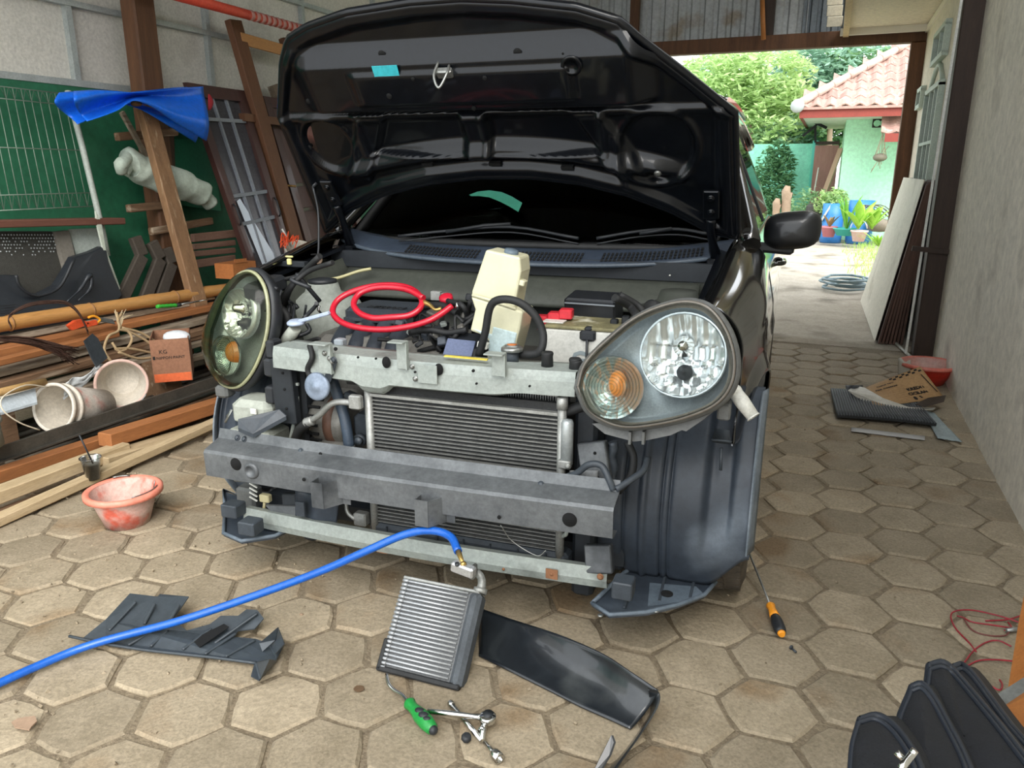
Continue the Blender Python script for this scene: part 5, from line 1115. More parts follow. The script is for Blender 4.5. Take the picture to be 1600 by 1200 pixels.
plank(165, 702, 325, 650, -2.72, .075, .06, 'plank', w_or, 'square-cut orange brown beam whose sawn end faces the plastic cup', e1=.5, group=GP, dz=.04)
plank(0, 742, 325, 636, -2.80, .06, .05, 'plank', w_or, 'rusty brown plank running just under the steel grate', e0=.5, e1=.3, group=GP)
plank(20, 790, 60, 775, -2.62, .10, .02, 'plank', w_dusty, 'short brown offcut between the two front planks', e0=.8, e1=.4, group=GP, dz=-.02)
g = B(); g.box((-3.15, 2.4, .005), (.7, 3.2, .03)); tag(g.build('plank', w_dusty), 'wide dusty board lying flat beneath the steel grate', 'plank')
# steel grate
gt = thing('steel_grate', 'long dark steel grate of parallel tubes lying under the buckets', 'grate', (-3.0, 2.4, 0))
m_dst = mat('dark_rusty_steel', '3f3d39', '58544c', 12, .55, .4, bump=.25, c3='83796a', s3=7, t3=.66)
for y, z in ((0, 0),):
    a, b = Wx(0, 708, -2.85), Wx(330, 598, -2.85); d = b-a; a -= d*.6; b += d*.6; g = B(); g.bar(a, b, .012, .05); g.bar(a+V((.0, 0, -.028)), b+V((0, 0, -.028)), .045, .006); g.build('edge_angle', m_dst, gt)
    z0 = a.z; ya, yb_ = a.y, b.y
for k in range(7):
    g = B(); x = -2.93-.075*k; g.tube([(x, ya, .062), (x, yb_, .062)], .014, 8); g.build('tube', m_dst, gt)
for y in (1.95, 2.55, 3.15, 3.75):
    g = B(); g.box((-3.14, y, .045), (.58, .03, .03)); g.build('cross_bar', m_dst, gt)
for y in (1.6, 2.6, 3.6):
    g = B(); g.box((-3.14, y, .022), (.5, .06, .04)); g.build('support_block', m_dst, gt)
# heap of boards
HG = 'boards heaped below the bamboo pole'
for k, (x1, y1, x2, y2, X, w, h, mm, lb, e0, e1) in enumerate((
    (0, 548, 335, 478, -3.36, .10, .035, w_or, 'wide orange brown board at the top of the heap under the saw', .6, .8),
    (0, 530, 110, 509, -3.42, .05, .03, w_grey, 'thin greyish board just below the bamboo pole at left', .6, 2.5),
    (0, 580, 330, 496, -3.31, .08, .035, w_grey, 'grey mould-stained board second from the top of the heap', .6, .8),
    (0, 600, 330, 512, -3.27, .09, .035, w_dusty, 'dusty brown board running behind the coiled rope', .6, .8),
    (0, 622, 330, 530, -3.24, .08, .03, w_grey, 'spattered grey board in the middle of the heap', .6, .8),
    (170, 560, 330, 520, -3.26, .06, .03, w_dusty, 'brown board end showing beside the cardboard box', .8, .8),
    (60, 625, 330, 552, -3.22, .06, .03, w_grey, 'lowest grey board of the heap, behind the round bucket', .9, .8),
    (0, 565, 120, 536, -3.24, .05, .03, w_or, 'short orange board under the palm fibre broom', .6, .6))):
    plank(x1, y1, x2, y2, X, w, h, 'board', mm, lb, e0, e1, 'board', HG)
g = B()
for (x, y, z, dx, dz) in ((-3.3, 2.9, .13, .5, .22), (-3.25, 3.7, .12, .4, .2), (-3.3, 2.0, .13, .5, .22)): g = B(); g.box((x, y, z), (dx, .1, dz)); tag(g.build('timber_block', w_dusty), 'brown timber block holding up the heaped boards %s' % ('near the box', 'at the far end', 'at the near end')[int((y > 3.5)+2*(y < 2.5))], 'block')
# bamboo
g = B(); a, b = Wx(0, 507, -3.40), Wx(350, 452, -3.40); d = b-a; P_ = [a+d*t for t in [-.8+.05*i for i in range(46)]]
g.tube(P_, [.036+(.0035 if abs(((i/46*7.4) % 1)-.5) < .06 else 0)-.004*i/46 for i in range(46)], 14); bm_ = g.build('bamboo_pole', mat('yellow_bamboo', 'b98a52', 'a3743f', 4, .45, stretch=(5, .5, 5), c3='8b6136', s3=6, t3=.68, coat=.2)); tag(bm_, 'thick yellow brown bamboo pole lying over the heap of boards', 'pole')
for t in (.03, .33, .72):
    g = B(); c = a+d*t; g.lathe([(.037, -.004), (.0395, 0), (.037, .004)], c=c, axis=d, n=16); g.build('node_ring', mat('bamboo_node', '7a5530', rough=.6), bm_)
# buckets
m_bw = mat('paint_spattered_white_bucket', 'c9c1b7', 'b8aea4', 8, .6, bump=.15, c3='c05a4c', s3=7, t3=.64)
m_bi = mat('dirty_white_bucket_inside', 'cfc8bb', 'b8afa2', 7, .65, bump=.15)
m_br = mat('red_bucket_with_mortar', 'c5b3a9', 'c78d80', 7, .6, bump=.2, c3='cf6350', s3=13, t3=.56, sharp=.2)
def bucket(name, label, c, axis, rb, rt, h, mo, mi, lip=.008, rings=True, mr=None):
    q = V((0, 0, 1)).rotation_difference(V(axis).normalized()).to_matrix().to_4x4(); q.translation = V(c)
    t = thing(name, label, 'bucket', c); n = 36
    g = B(); prof = [(.0001, 0), (rb, 0)] + [(rb+(rt-rb)*k, h*k) for k in (.25, .5, .75)] + [(rt, h), (rt+lip, h), (rt+lip, h-.012), (rt, h-.014)]
    g.lathe([(.0001, 0), (rb, 0), (rb+(rt-rb)*.5, h*.5), (rt, h)], M=q, n=n, cap=False); g.build('outer_wall', mo, t)
    g = B(); g.lathe([(.0001, .004), (rb-.004, .004), (rb-.003, .008), (rb+(rt-rb)*.5-.004, h*.5), (rt-.003, h)], M=q, n=n, cap=False); g.build('inner_wall', mi, t)
    g = B(); g.lathe([(rt-.005, h-.002), (rt+lip*.4, h+.005), (rt+lip, h), (rt+lip, h-.016), (rt, h-.018)], M=q, n=n, cap=False); g.build('rim', mr or mo, t)
    if rings:
        g = B(); k = .82; r = rb+(rt-rb)*k; g.lathe([(r, h*k-.012), (r+.009, h*k-.008), (r+.009, h*k+.006), (r, h*k+.008)], M=q, n=n, cap=False); g.build('stiffening_ring', mr or mo, t)
    return t, q
m_rimred = mat('red_dusty_rim', 'cf8a7c', 'd8c8bd', 6, .6)
# two on the grate
a = Wx(83, 640, -2.93); b = Wx(168, 622, -3.08); c0 = Wx(160, 634, -2.99); m_ = Wx(83, 637, -2.95)
b1, q1 = bucket('bucket', 'white bucket with red paint spots lying on its side, its mouth towards the lower left', c0, (m_-c0), .075, .098, (m_-c0).length, m_bw, m_bi, mr=m_bi)
g = B(); r_ = .098; pts = [q1 @ V((r_*1.05*math.cos(t), r_*1.05*math.sin(t), (m_-c0).length)) for t in (0.0,)]
g.tube([Wx(75, 605, -2.98), Wx(40, 602, -2.95), Wx(5, 620, -2.9), Wx(4, 640, -2.88), Wx(30, 660, -2.86), Wx(62, 672, -2.86)], .003, 6, smooth=5); g.build('rope_handle', mat('dirty_string', 'c9bda8', rough=.8), b1)
cR = Wx(205, 612, -3.06); mR = Wx(190, 600, -2.94); 
cR = mR + (V((-.72, .66, -.10))).normalized()*.16
b2, q2 = bucket('bucket', 'white bucket lying with its round open mouth facing the camera', cR, (mR-cR), .075, .107, (mR-cR).length, m_bw, m_bi, mr=mat('dusty_pink_rim', 'c2a79b', 'b9998d', 6, .6))
g = B(); L_ = (mR-cR).length; g.tube([q2 @ V((.112*math.cos(t), .112*math.sin(t), L_+.004+.03*math.sin((t+1.2)/1.2*1.57*.8)*.3)) for t in [-1.5+.15*i for i in range(13)]], .003, 6); g.build('wire_handle', m_steel, b2)
# red bucket on the floor
cB = Wz(200, 815, 0); 
b3, q3 = bucket('bucket', 'red bucket covered in dried mortar, standing upright on the pavers', cB, (0, 0, 1), .073, .112, .125, m_br, m_br, lip=.016, rings=False, mr=mat('salmon_rim', 'df7a63', 'd9927f', 5, .5))
g = B(); g.tube([cB+V((.11*math.cos(t), .11*math.sin(t), .128+.006*math.sin(3*t))) for t in [2.2+.1*i for i in range(6)]], .003, 6); g.tube([cB+V((.112*math.cos(t), .112*math.sin(t), .13)) for t in [-.5+.12*i for i in range(10)]], .0022, 6); g.tube([cB+V((.10, .04, .13)), cB+V((.103, .045, .155))], .002, 6); g.build('wire_handle', m_steel, b3)
# far left grey bucket
g_, qg = bucket('bucket', 'plain grey bucket cut by the left edge of the picture', Wx(-18, 690, -2.80)-V((0, 0, .02)), (0, -.2, 1), .05, .065, .12, mat('grey_bucket', '6f7068', '7c7d74', 8, .6), m_blk, lip=.004)
# plastic cup with straw
cC = Wx(146, 748, -2.56); cu = thing('plastic_cup', 'clear plastic cup with a black straw behind the red bucket', 'cup', cC)
m_cup = mixglass('clear_plastic_cup', 'b5b8b5', .5, .25)
g = B(); g.lathe([(.0001, 0), (.024, 0), (.035, .085), (.040, .087), (.040, .090), (.034, .089)], c=cC, n=24, cap=False); g.build('cup_wall', m_cup, cu)
g = B(); g.lathe([(.0001, .002), (.023, .002), (.031, .06), (.0001, .061)], c=cC, n=20); g.build('murky_drink', mat('murky_drink', '8b8880', '9a978e', 20, .5), cu)
g = B(); s0 = Wx(124, 680, -2.56); s1_ = Wx(152, 738, -2.56); g.tube([s0, s1_], .0032, 8); g.build('straw', m_blk, cu)
# cardboard box
m_cb = mat('brown_cardboard', '7d5741', '8d644c', 9, .8, bump=.15)
bx0 = Wx(303, 612, -2.90); bx0.z = .175
ux = (Wx(246, 598, -3.02)-Wx(303, 612, -2.90)); ux.z = 0; ux = ux.normalized(); uy = V((-ux.y, ux.x, 0)); 
if uy.y < 0: uy = -uy
bw = (Wx(246, 598, -3.02)-Wx(303, 612, -2.90)).length; bd_ = .26; bhh = (Wx(303, 548, -2.90)-Wx(303, 612, -2.90)).z+.01
cb = thing('cardboard_box', 'brown cardboard paint box with an orange lower edge beside the right bucket', 'box', bx0)
def cbp(u, v, z): return bx0 + ux*u + uy*v + V((0, 0, z))
for nm, P_ in (('front_side', [(0, 0), (bw, 0)]), ('left_side', [(bw, 0), (bw, bd_)]), ('right_side', [(0, bd_), (0, 0)]), ('back_side', [(bw, bd_), (0, bd_)])):
    (a0, a1), (b0, b1_) = P_; g = B(); g.bar(cbp(a0, a1, bhh/2), cbp(b0, b1_, bhh/2), .004, bhh); g.build(nm, m_cb, cb)
g = B(); g.box(cbp(bw/2, bd_/2, .004), (bw*.95, bd_*.95, .006), rot=(0, 0, math.atan2(ux.y, ux.x))); g.build('bottom', m_cb, cb)
g = B(); g.bar(cbp(0.002, -.0026, .022), cbp(bw-.002, -.0026, .022), .0015, .042); g.build('orange_band', mat('orange_print', 'd2673a', 'c0552c', 5, .7), cb)
m_ink = mat('black_ink', '17130f', rough=.7)
text('NIPPON PAINT', bw*.112, fr(cbp(bw*.88, -.0035, .118), -ux, (0, 0, 1)), m_ink, 'printed_letters', cb, .0004, bold=.0001)
g = B(); g.bar(cbp(bw*.97, -.0035, .126), cbp(bw*.905, -.0035, .126), .0006, .017); g.build('printed_square', m_ink, cb)
text('KG', .028, fr(cbp(bw*.80, -.0035, .146), (-ux), (0, 0, 1)), m_ink, 'marker_scribble', cb, .0003)
g = B(); g.sphere(cbp(bw*.30, bd_*.35, bhh-.01), .07, 14, 8, sc=(1, .9, .5), noise_=.35); tag(g.build('white_foam_sheet', mat('white_foam', 'd9dce0', 'cdd2d8', 8, .7)), 'crumpled white foam sheet inside the cardboard box', 'packing')
# rope
m_rope = mat('tan_rope', 'ab9371', '8d7756', 60, .85, bump=.6)
rp = thing('rope', 'coiled tan rope lying on the boards left of the cardboard box', 'rope', Wx(200, 520, -3.1))
def rx(pts, X=-3.08): return [Wx(x, y, X-.0015*(560-y)) for x, y in pts]
for pts in ([(182, 488), (186, 515), (170, 525), (163, 545), (170, 560), (180, 570)], [(186, 515), (200, 518), (206, 530), (198, 545), (185, 548), (175, 535)], [(190, 512), (220, 520), (245, 535)], [(195, 515), (225, 530), (244, 545)], [(180, 545), (205, 545), (240, 552)], [(185, 550), (215, 560), (244, 558)], [(190, 490), (184, 500), (188, 512)]):
    g = B(); g.tube(rx(pts), .0065, 8, smooth=6); g.build('strand', m_rope, rp)
g = B(); rnd = random.Random(4)
for k in range(10):
    x = 184+rnd.uniform(-3, 10); g.tube(rx([(188, 512), (x, 498), (x+rnd.uniform(-6, 20), 484+rnd.uniform(-3, 10))]), .0018, 5, smooth=3)
g.build('frayed_end', mat('pale_rope_fibre', 'c4b18f', rough=.9), rp, kind='stuff')
# folding saw with orange grip, chisel with green handle, trowel
sw = thing('hand_saw', 'hand saw with a red orange and yellow handle lying on the boards', 'hand tool', Wx(130, 512, -3.28))
m_so = mat('red_orange_grip', 'd04a28', 'dd5a34', 14, .45)
g = B(); g.ext([Wx(x, y, -3.26) for x, y in ((107, 509), (118, 501), (128, 499), (140, 505), (128, 511), (114, 516))], (-.02, 0, 0)); g.build('grip', m_so, sw)
g = B(); g.ext([Wx(x, y, -3.26) for x, y in ((136, 504), (151, 500), (153, 507), (138, 511))], (-.02, 0, 0)); g.build('grip', m_so, sw)
g = B(); g.tube([Wx(138, 496, -3.27), Wx(147, 494, -3.27), Wx(156, 499, -3.27), Wx(152, 505, -3.27)], .006, 8, smooth=4); g.build('yellow_guard', mat('yellow_guard', 'e59a26', rough=.4), sw)
g = B(); g.bar(Wx(156, 499, -3.28), Wx(178, 503, -3.28), .03, .003, up=(1, 0, 1)); g.build('blade', m_steel, sw)
ch = thing('screwdriver', 'screwdriver with a green ribbed handle and bright shaft on the top board', 'hand tool', Wx(260, 477, -3.3))
a, b, c = Wx(245, 479, -3.30), Wx(276, 477, -3.30), Wx(335, 466, -3.30)
g = B(); g.tube([a.lerp(b, t) for t in (0, .1, .2, .3, .4, .5, .6, .7, .8, .9, 1)], [.009, .012, .009, .012, .009, .012, .009, .012, .009, .012, .009], 12); g.build('green_handle', mat('green_handle', '2f9a2f', 'ff0000'[:0] or '3aa83a', 20, .4), ch)
g = B(); g.tube([b, b.lerp(c, .1)], [.011, .010], 10); g.build('black_collar', m_blk, ch)
g = B(); g.tube([b.lerp(c, .1), c], .0055, 8); g.build('shaft', m_chrome, ch)
g = B(); A_ = [Wx(x, y, -3.0-.0008*(560-y)) for x, y in ((130, 533), (143, 522), (152, 530), (167, 560), (150, 575), (142, 560))]; g.ext(A_, (.006, 0, .004)); tag(g.build('trowel', mat('dark_grey_trowel_steel', '2f3438', '454b50', 9, .45, .4)), 'dark grey trowel blade leaning against the rim of the round bucket', 'hand tool')
# palm fibre broom
br = thing('palm_broom', 'dark brown palm fibre broom strands sweeping over the boards at left', 'broom', Wx(60, 560, -3.05)); g = B(); rnd = random.Random(5)
for k in range(70):
    o = rnd.uniform(-6, 6); e = rnd.uniform(-14, 14); pts = [(-10, 528+o*.6), (45, 533+o), (85, 545+o+e*.3), (112+rnd.uniform(-15, 12), 556+e)]
    g.tube([Wx(x, y, -3.10+rnd.uniform(-.02, .02)) for x, y in pts], .0016, 4, smooth=3)
g.build('fibres', mat('dark_palm_fibre', '3b261d', '4e352a', 40, .8), br, kind='stuff')
g = B()
for k in range(16):
    o = rnd.uniform(-3, 3); g.tube([Wx(x, y+o, -3.2+rnd.uniform(-.03, .03)) for x, y in ((18, 512), (14, 495), (40, 478), (75, 472), (105, 474), (125, 492), (138, 520))], .0015, 4, smooth=4)
g.build('looped_fibres', _mats['dark_palm_fibre'], br, kind='stuff')
# white crumpled sheet and grey panel under the buckets
g = B(); g.grid(lambda u, v: Wx(100+60*u, 600-30*u+25*v-18*v*u, -3.02) + V((.02*noise.noise(V((u*5, v*5, 0))), 0, .01*math.sin(u*9))), 12, 8, th=.002); tag(g.build('plastic_sheet', mat('greyish_plastic_sheet', 'a9adae', 'bbbfc0', 9, .5)), 'greyish crumpled plastic sheet between the two white buckets', 'sheet')
g = B(); g.ext([Wx(0, 645, -2.98), Wx(0, 622, -3.02), Wx(55, 606, -3.02), Wx(58, 628, -2.98)], (.0, .0, -.01)); tag(g.build('light_panel', mat('light_blue_grey_panel', 'b3bcc2', 'a4adb3', 8, .5)), 'light blue-grey panel on the grate behind the lying bucket', 'panel')
g = B(); g.tube([Wx(-20, 618, -3.0), Wx(70, 596, -3.0)], .016, 10); tag(g.build('branch', mat('tan_branch', 'a1814f', '8b6d42', 10, .8)), 'tan peeled branch above the light panel at left', 'branch')
# bumper cover leaning at the wall
m_bump = mat('matt_black_car_plastic', '1d2126', '272b30', 5, .45, coat=.15, bump=.05)
bc_ = thing('bumper_cover', 'black car bumper cover leaning behind the bamboo pole', 'car part', (-3.6, 2.9, 0))
out = [(-40, 430), (25, 430), (31, 445), (45, 458), (65, 459), (90, 446), (104, 424), (116, 402), (145, 393), (162, 385), (167, 390), (170, 408), (180, 435), (192, 462), (150, 500), (60, 540), (-40, 560)]
g = B(); g.ext([Wx(x, y, -3.52-.0009*(480-y)) for x, y in out], (-.05, 0, 0)); g.build('cover_shell', m_bump, bc_, bevel=.006)
g = B(); g.tube([Wx(x, y, -3.50) for x, y in ((104, 472), (125, 452), (139, 431), (143, 436), (140, 452), (122, 470))], [.004, .010, .014, .012, .01, .004], 10, smooth=5); g.build('moulded_crease', m_bump, bc_)
g = B(); g.tube([Wx(x, y, -3.51) for x, y in ((25, 430), (31, 447), (50, 461), (70, 460), (95, 446), (116, 404))], .008, 8, smooth=5); g.build('folded_edge', m_blk, bc_)
for k in range(4): g = B(); g.bar(Wx(-10, 480+k*4, -3.40), Wx(24, 476+k*4, -3.40), .01, .004); g.build('grille_bar', m_blk, bc_)
# old perforated set behind
tv = thing('perforated_cabinet', 'dark grey cabinet with a perforated panel under the brown shelf', 'cabinet', (-3.75, 2.8, .3))
A_ = [Wx(-40, 362, -3.72), Wx(92, 362, -3.72), Wx(105, 440, -3.66), Wx(100, 540, -3.60), Wx(-40, 540, -3.6)]; g = B(); g.ext(A_, (-.1, 0, 0)); g.build('panel', mat('dark_perforated_panel', '34332f', '403f3a', 60, .7, bump=.6, bscale=300), tv)
g = B()
for i in range(22):
    for j in range(7):
        x = -10+4.6*i+(2 if j % 2 else 0)+j*.9; y = 367+5.2*j
        if x < 90 and random.Random(i*9+j).random() < 1-j*.12: g.sphere(Wx(x, y, -3.705+.0003*j*5.2), .0042, 5, 3)
g.build('perforations', mat('pale_perforation', '9ba0a0', rough=.5), tv, kind='stuff')
g = B(); g.ext([Wx(86, 362, -3.70), Wx(108, 360, -3.70), Wx(118, 402, -3.66), Wx(104, 424, -3.64)], (-.03, 0, 0)); g.build('side_strip', mat('grey_strip', '6c675f', '7a756c', 8, .6), tv)
g = B(); g.ext([Wx(108, 358, -3.72), Wx(160, 356, -3.72), Wx(166, 386, -3.70), Wx(150, 395, -3.70), Wx(120, 403, -3.70)], (-.01, 0, 0)); tag(g.build('white_sheet', mat('white_broken_sheet', 'b9c1ba', 'a8b0a9', 8, .7)), 'broken whitish sheet behind the bumper cover, below the shelf', 'sheet')
plank(-30, 350, 180, 345, -3.68, .16, .035, 'shelf_board', mat('reddish_brown_board', '5d3a2f', '6c473a', 5, .6, stretch=(4, .6, 4)), 'reddish brown shelf board under the wire grille', cat='board')
g = B(); g.ext([Wx(x, y, -3.60) for x, y in ((150, 330), (158, 345), (165, 388), (192, 461), (186, 455), (172, 430), (164, 400), (152, 350))], (-.012, 0, 0)); tag(g.build('pale_slat', mat('pale_painted_slat', 'c6cdbf', 'b5bcae', 8, .6)), 'narrow pale painted slat leaning from the shelf to the bamboo', 'slat')
# wire grille
gl = thing('wire_grille', 'large wire grille panel with zigzag edges leaning on the green wall', 'grille', (-3.8, 2.8, 0))
m_wire = mat('galvanised_wire', '8a9a8c', '6f7f72', 20, .5, .4)
def GG(u, v): # u 0 left..1 right, v 0 top..1 bottom
    tl, tr, br_, bl = (-60, 128), (112, 148), (150, 322), (-20, 330)
    x = (tl[0]*(1-u)+tr[0]*u)*(1-v)+(bl[0]*(1-u)+br_[0]*u)*v; y = (tl[1]*(1-u)+tr[1]*u)*(1-v)+(bl[1]*(1-u)+br_[1]*u)*v
    return Wx(x, y, -3.80+.10*v)
for k in range(14):
    u = k/13; g = B(); g.tube([GG(u, 0), GG(u, 1)], .0022, 5); g.build('vertical_wire', m_wire, gl)
for v in (0, .10, .5, .88, 1):
    g = B(); g.tube([GG(0, v), GG(1, v)], .003, 5); g.build('horizontal_wire', m_wire, gl)
for v0, v1 in ((0, .10), (.88, 1)):
    g = B(); P_ = []
    for k in range(27): P_.append(GG(k/26, v0 if k % 2 else v1))
    g.tube(P_, .002, 5); g.build('zigzag_wire', m_wire, gl)
g = B(); g.tube([Wx(106, 142, -3.80), Wx(130, 235, -3.74), Wx(160, 360, -3.66), Wx(168, 400, -3.64)], .016, 10); tag(g.build('white_pipe', mat('dirty_white_pipe', 'aeb5ad', '8c938b', 9, .5)), 'dirty white pipe along the right edge of the wire grille', 'pipe')
# leaning plank with blue tarpaulin
lp_ = [Wx(226, 165, -3.62), Wx(303, 450, -3.40)]; d = lp_[1]-lp_[0]
g = B(); g.bar(lp_[0], lp_[0]+d*1.45, .05, .105, up=(0, 1, .1), bev=.005); tag(g.build('leaning_plank', mat('spattered_tan_plank', '8c6a4a', '6d5038', 7, .75, bump=.35, stretch=(4, 4, .6), c3='b09a7c', s3=9, t3=.64)), 'long tan plank leaning from under the blue tarpaulin down to the bamboo', 'plank')
m_tarp = mat('blue_tarpaulin', '0f62d8', '1b70e6', 5, .4, coat=.15, bump=.05)
topl = [(115, 143), (150, 141), (185, 143), (215, 144), (250, 141), (285, 137), (317, 135)]
botl = [(136, 190), (160, 182), (185, 172), (208, 158), (236, 166), (280, 195), (322, 220)]
tc, bcv = catmull([V((x, y, 0)) for x, y in topl], 6), catmull([V((x, y, 0)) for x, y in botl], 6)
def tarp(u, v):
    i = int(u*(len(tc)-1)+.5); p = tc[i].lerp(bcv[i], v); x = p.x + 10*v*math.sin(math.pi*v)*max(0, u-.8)*5 - 8*math.sin(math.pi*v)*max(0, .15-u)*6; return Wx(x, p.y, -3.52 + .05*math.sin(v*6+u*4)*(1-.0*u) + .04*v)
g = B(); g.grid(tarp, 36, 24, th=.003); g.grid(lambda u, v: tarp(u, v)+V((-.10-.03*math.sin(u*7+v*5), 0, -.01*v)), 36, 24, th=-.003); tag(g.build('tarpaulin', m_tarp), 'bright blue folded tarpaulin draped over the leaning plank', 'tarpaulin')
g = B(); g.grid(lambda u, v: Wx(325+6*u*math.sin(3*v), 147+25*v, -3.55)+V((0, .012*u, 0)), 3, 8, th=.003); tag(g.build('red_cloth_edge', mat('red_cloth', '9c2530', rough=.8)), 'bit of red cloth at the right end of the blue tarpaulin', 'cloth')
g = B(); a = Wx(213, 162, -3.5); g.sphere(a, .03, 10, 6, sc=(1, 1, .5)); tag(g.build('peg', w_dusty), 'round wooden peg head under the middle of the tarpaulin', 'peg')
# white sack
sk = [(192, 262), (205, 248), (225, 262), (255, 272), (285, 282), (312, 296), (330, 312)]
g = B(); g.tube([Wx(x, y+6, -3.66) for x, y in sk], [.035, .075, .085, .085, .085, .08, .045], 20, smooth=8)
for k in range(len(g.v)): p = g.v[k]; g.v[k] = p + V((noise.noise(p*12), noise.noise(p*12+V((5, 0, 0))), noise.noise(p*12+V((0, 7, 0)))))*.016
sck = tag(g.build('cloth_sack', mat('greenish_white_sackcloth', 'b9c4b6', 'a5b0a3', 6, .8, bump=.3)), 'greenish white cloth sack rolled up behind the leaning plank', 'sack')
g = B(); g.tube([Wx(190, 268, -3.64), Wx(188, 258, -3.62), Wx(196, 250, -3.63), Wx(202, 240, -3.66), Wx(208, 236, -3.68)], [.03, .035, .03, .02, .01], 12, smooth=4); g.build('gathered_neck', _mats['greenish_white_sackcloth'], sck)
# ladder-like rack rungs and slatted boards
RG = 'rough dark rungs behind the leaning plank'
for x1, y1, x2, y2, lb in ((182, 214, 275, 206, 'uppermost rough rung behind the leaning plank, under the tarpaulin'), (200, 326, 262, 320, 'middle rough rung behind the leaning plank, under the white sack'), (235, 362, 330, 345, 'lowest thin rung behind the leaning plank')):
    plank(x1, y1, x2, y2, -3.74, .04, .045, 'rung', w_dusty, lb, cat='rung', group=RG)
g = B(); g.bar(Wx(250, 150, -3.82), Wx(262, 460, -3.82), .06, .14, up=(0, 1, 0)); tag(g.build('upright_board', mat('dark_weathered_board', '3b2e24', '51402f', 6, .8, stretch=(5, 5, .6))), 'dark upright board standing at the wall behind the sack', 'board')
g = B(); g.bar(Wx(190, 175, -3.70), Wx(240, 265, -3.70), .02, .025, up=(0, 1, 0)); tag(g.build('thin_batten', w_grey), 'thin grey batten slanting behind the plank above the sack', 'batten')
SG = 'slats of the brown slatted bench behind the leaning plank'
bn = thing('slatted_bench', 'dusty brown slatted bench seen behind the leaning plank', 'bench', (-3.7, 4.0, 0))
for k, (y1, y2) in enumerate(((372, 365), (386, 379), (397, 391), (413, 404))):
    plank(300, y1, 366, y2, -3.62, .03, .035 if k in (1, 2) else .05, 'slat', mat('dusty_red_brown_slat', '6a4c3f', '7d6152', 9, .7, stretch=(4, .6, 4)), '', parent=bn)
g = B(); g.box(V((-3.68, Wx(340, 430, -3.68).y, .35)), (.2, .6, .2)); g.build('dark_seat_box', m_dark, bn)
DG = 'dark bent timbers stacked at the green wall'
for k, (x1, y1, x2, y2, x3, y3) in enumerate(((210, 370, 222, 400, 196, 455), (236, 378, 250, 405, 228, 462), (258, 388, 268, 412, 250, 462))):
    g = B(); P_ = [Wx(x1, y1, -3.66), Wx(x2, y2, -3.64), Wx(x3, y3, -3.60)]; g.bar(P_[0], P_[1], .04, .075, up=(0, 1, 0), bev=.006); g.bar(P_[1], P_[2]+(P_[2]-P_[1])*.8, .04, .07, up=(0, 1, 0), bev=.006)
    tag(g.build('bent_timber', mat('dark_greyish_wood', '3a332d', '4e463d', 8, .8, bump=.3)), ('leftmost of three dark bent timbers at the green wall', 'middle one of three dark bent timbers at the green wall', 'rightmost of three dark bent timbers, next to the leaning plank')[k], 'timber', DG)
g = B(); g.ext([Wx(212, 170, -3.86)]*0 or [Wx(255, 218, -3.88), Wx(330, 216, -3.88), Wx(345, 330, -3.86), Wx(262, 318, -3.86)], (.004, 0, 0)); tag(g.build('green_panel', mat('lighter_green_panel', '2c7556', '357f5f', 6, .5)), 'lighter green flat panel on the wall above the sack', 'panel')
# doors leaning on the wall
m_dr = mat('dark_reddish_door_wood', '3a2420', '4a2f29', 6, .45, coat=.2, stretch=(4, 4, .6)); m_bar2 = mat('grey_glazing_bar', '858a92', '747a82', 8, .5)
m_dgl2 = mat('dusty_dark_glass', '3d3c40', '4a494d', 6, .18, spec=.7)
def leaning(name, label, q, X0, X1, ext_, rows, cols, stile, fill, barm):
    t = thing(name, label, 'door', (X1, 4.2, 0)); tl, tr, br_, bl = q
    TL, TR, BR, BL = Wx(*tl, X0), Wx(*tr, X0), Wx(*br_, X1), Wx(*bl, X1)
    def D(u, v, o=0): return (TL.lerp(TR, u)).lerp(BL.lerp(BR, u), v) + V((o, 0, 0))
    e = 1+ext_
    for u0, u1 in ((0, stile), (1-stile, 1)):
        g = B(); g.ext([D(u0, 0), D(u1, 0), D(u1, e), D(u0, e)], (.04, 0, 0)); g.build('stile', m_dr, t)
    for v0, v1 in ((0, .07), (e-.15, e)):
        g = B(); g.ext([D(stile, v0), D(1-stile, v0), D(1-stile, v1), D(stile, v1)], (.036, 0, 0)); g.build('rail', m_dr, t)
    vv = [.07]+rows+[e-.15]; uu = [stile+(1-2*stile)*k/cols for k in range(cols+1)]
    for a_, b_ in zip(vv, vv[1:]):
        for c_, d_ in zip(uu, uu[1:]):
            g = B(); g.ext([D(c_, a_), D(d_, a_), D(d_, b_), D(c_, b_)], (.012, 0, 0)); g.build('pane', fill, t)
    for r in rows: g = B(); g.bar(D(stile, r, .02), D(1-stile, r, .02), .02, .022); g.build('glazing_bar', barm, t)
    for u in uu[1:-1]: g = B(); g.bar(D(u, .07, .02), D(u, e-.15, .02), .018, .016, up=(1, 0, 0)); g.build('glazing_bar', barm if cols == 3 else m_dr, t)
    return t, D
d1, D1 = leaning('panelled_door', 'dark brown glazed door with a grid of grey bars, leaning right of the tarpaulin', ((285, 129), (375, 142), (448, 390), (383, 412)), -3.78, -3.50, .55, [.19, .62, .78], 3, .13, m_dgl2, m_bar2)
g = B(); g.ext([D1(.2, .65, .022), D1(.28, .64, .022), D1(.62, 1.0, .022), D1(.55, 1.06, .022), D1(.3, 1.05, .022)], (.002, 0, 0)); g.build('white_paper', mat('bright_white_sheet', 'c9d4e0', rough=.4), d1)
for u in (.06, .94): g = B(); g.tube([D1(u, .66, .045), D1(u, .68, .06), D1(u, .76, .06), D1(u, .78, .045)], .006, 8); g.build('pull_handle', m_blk, d1)
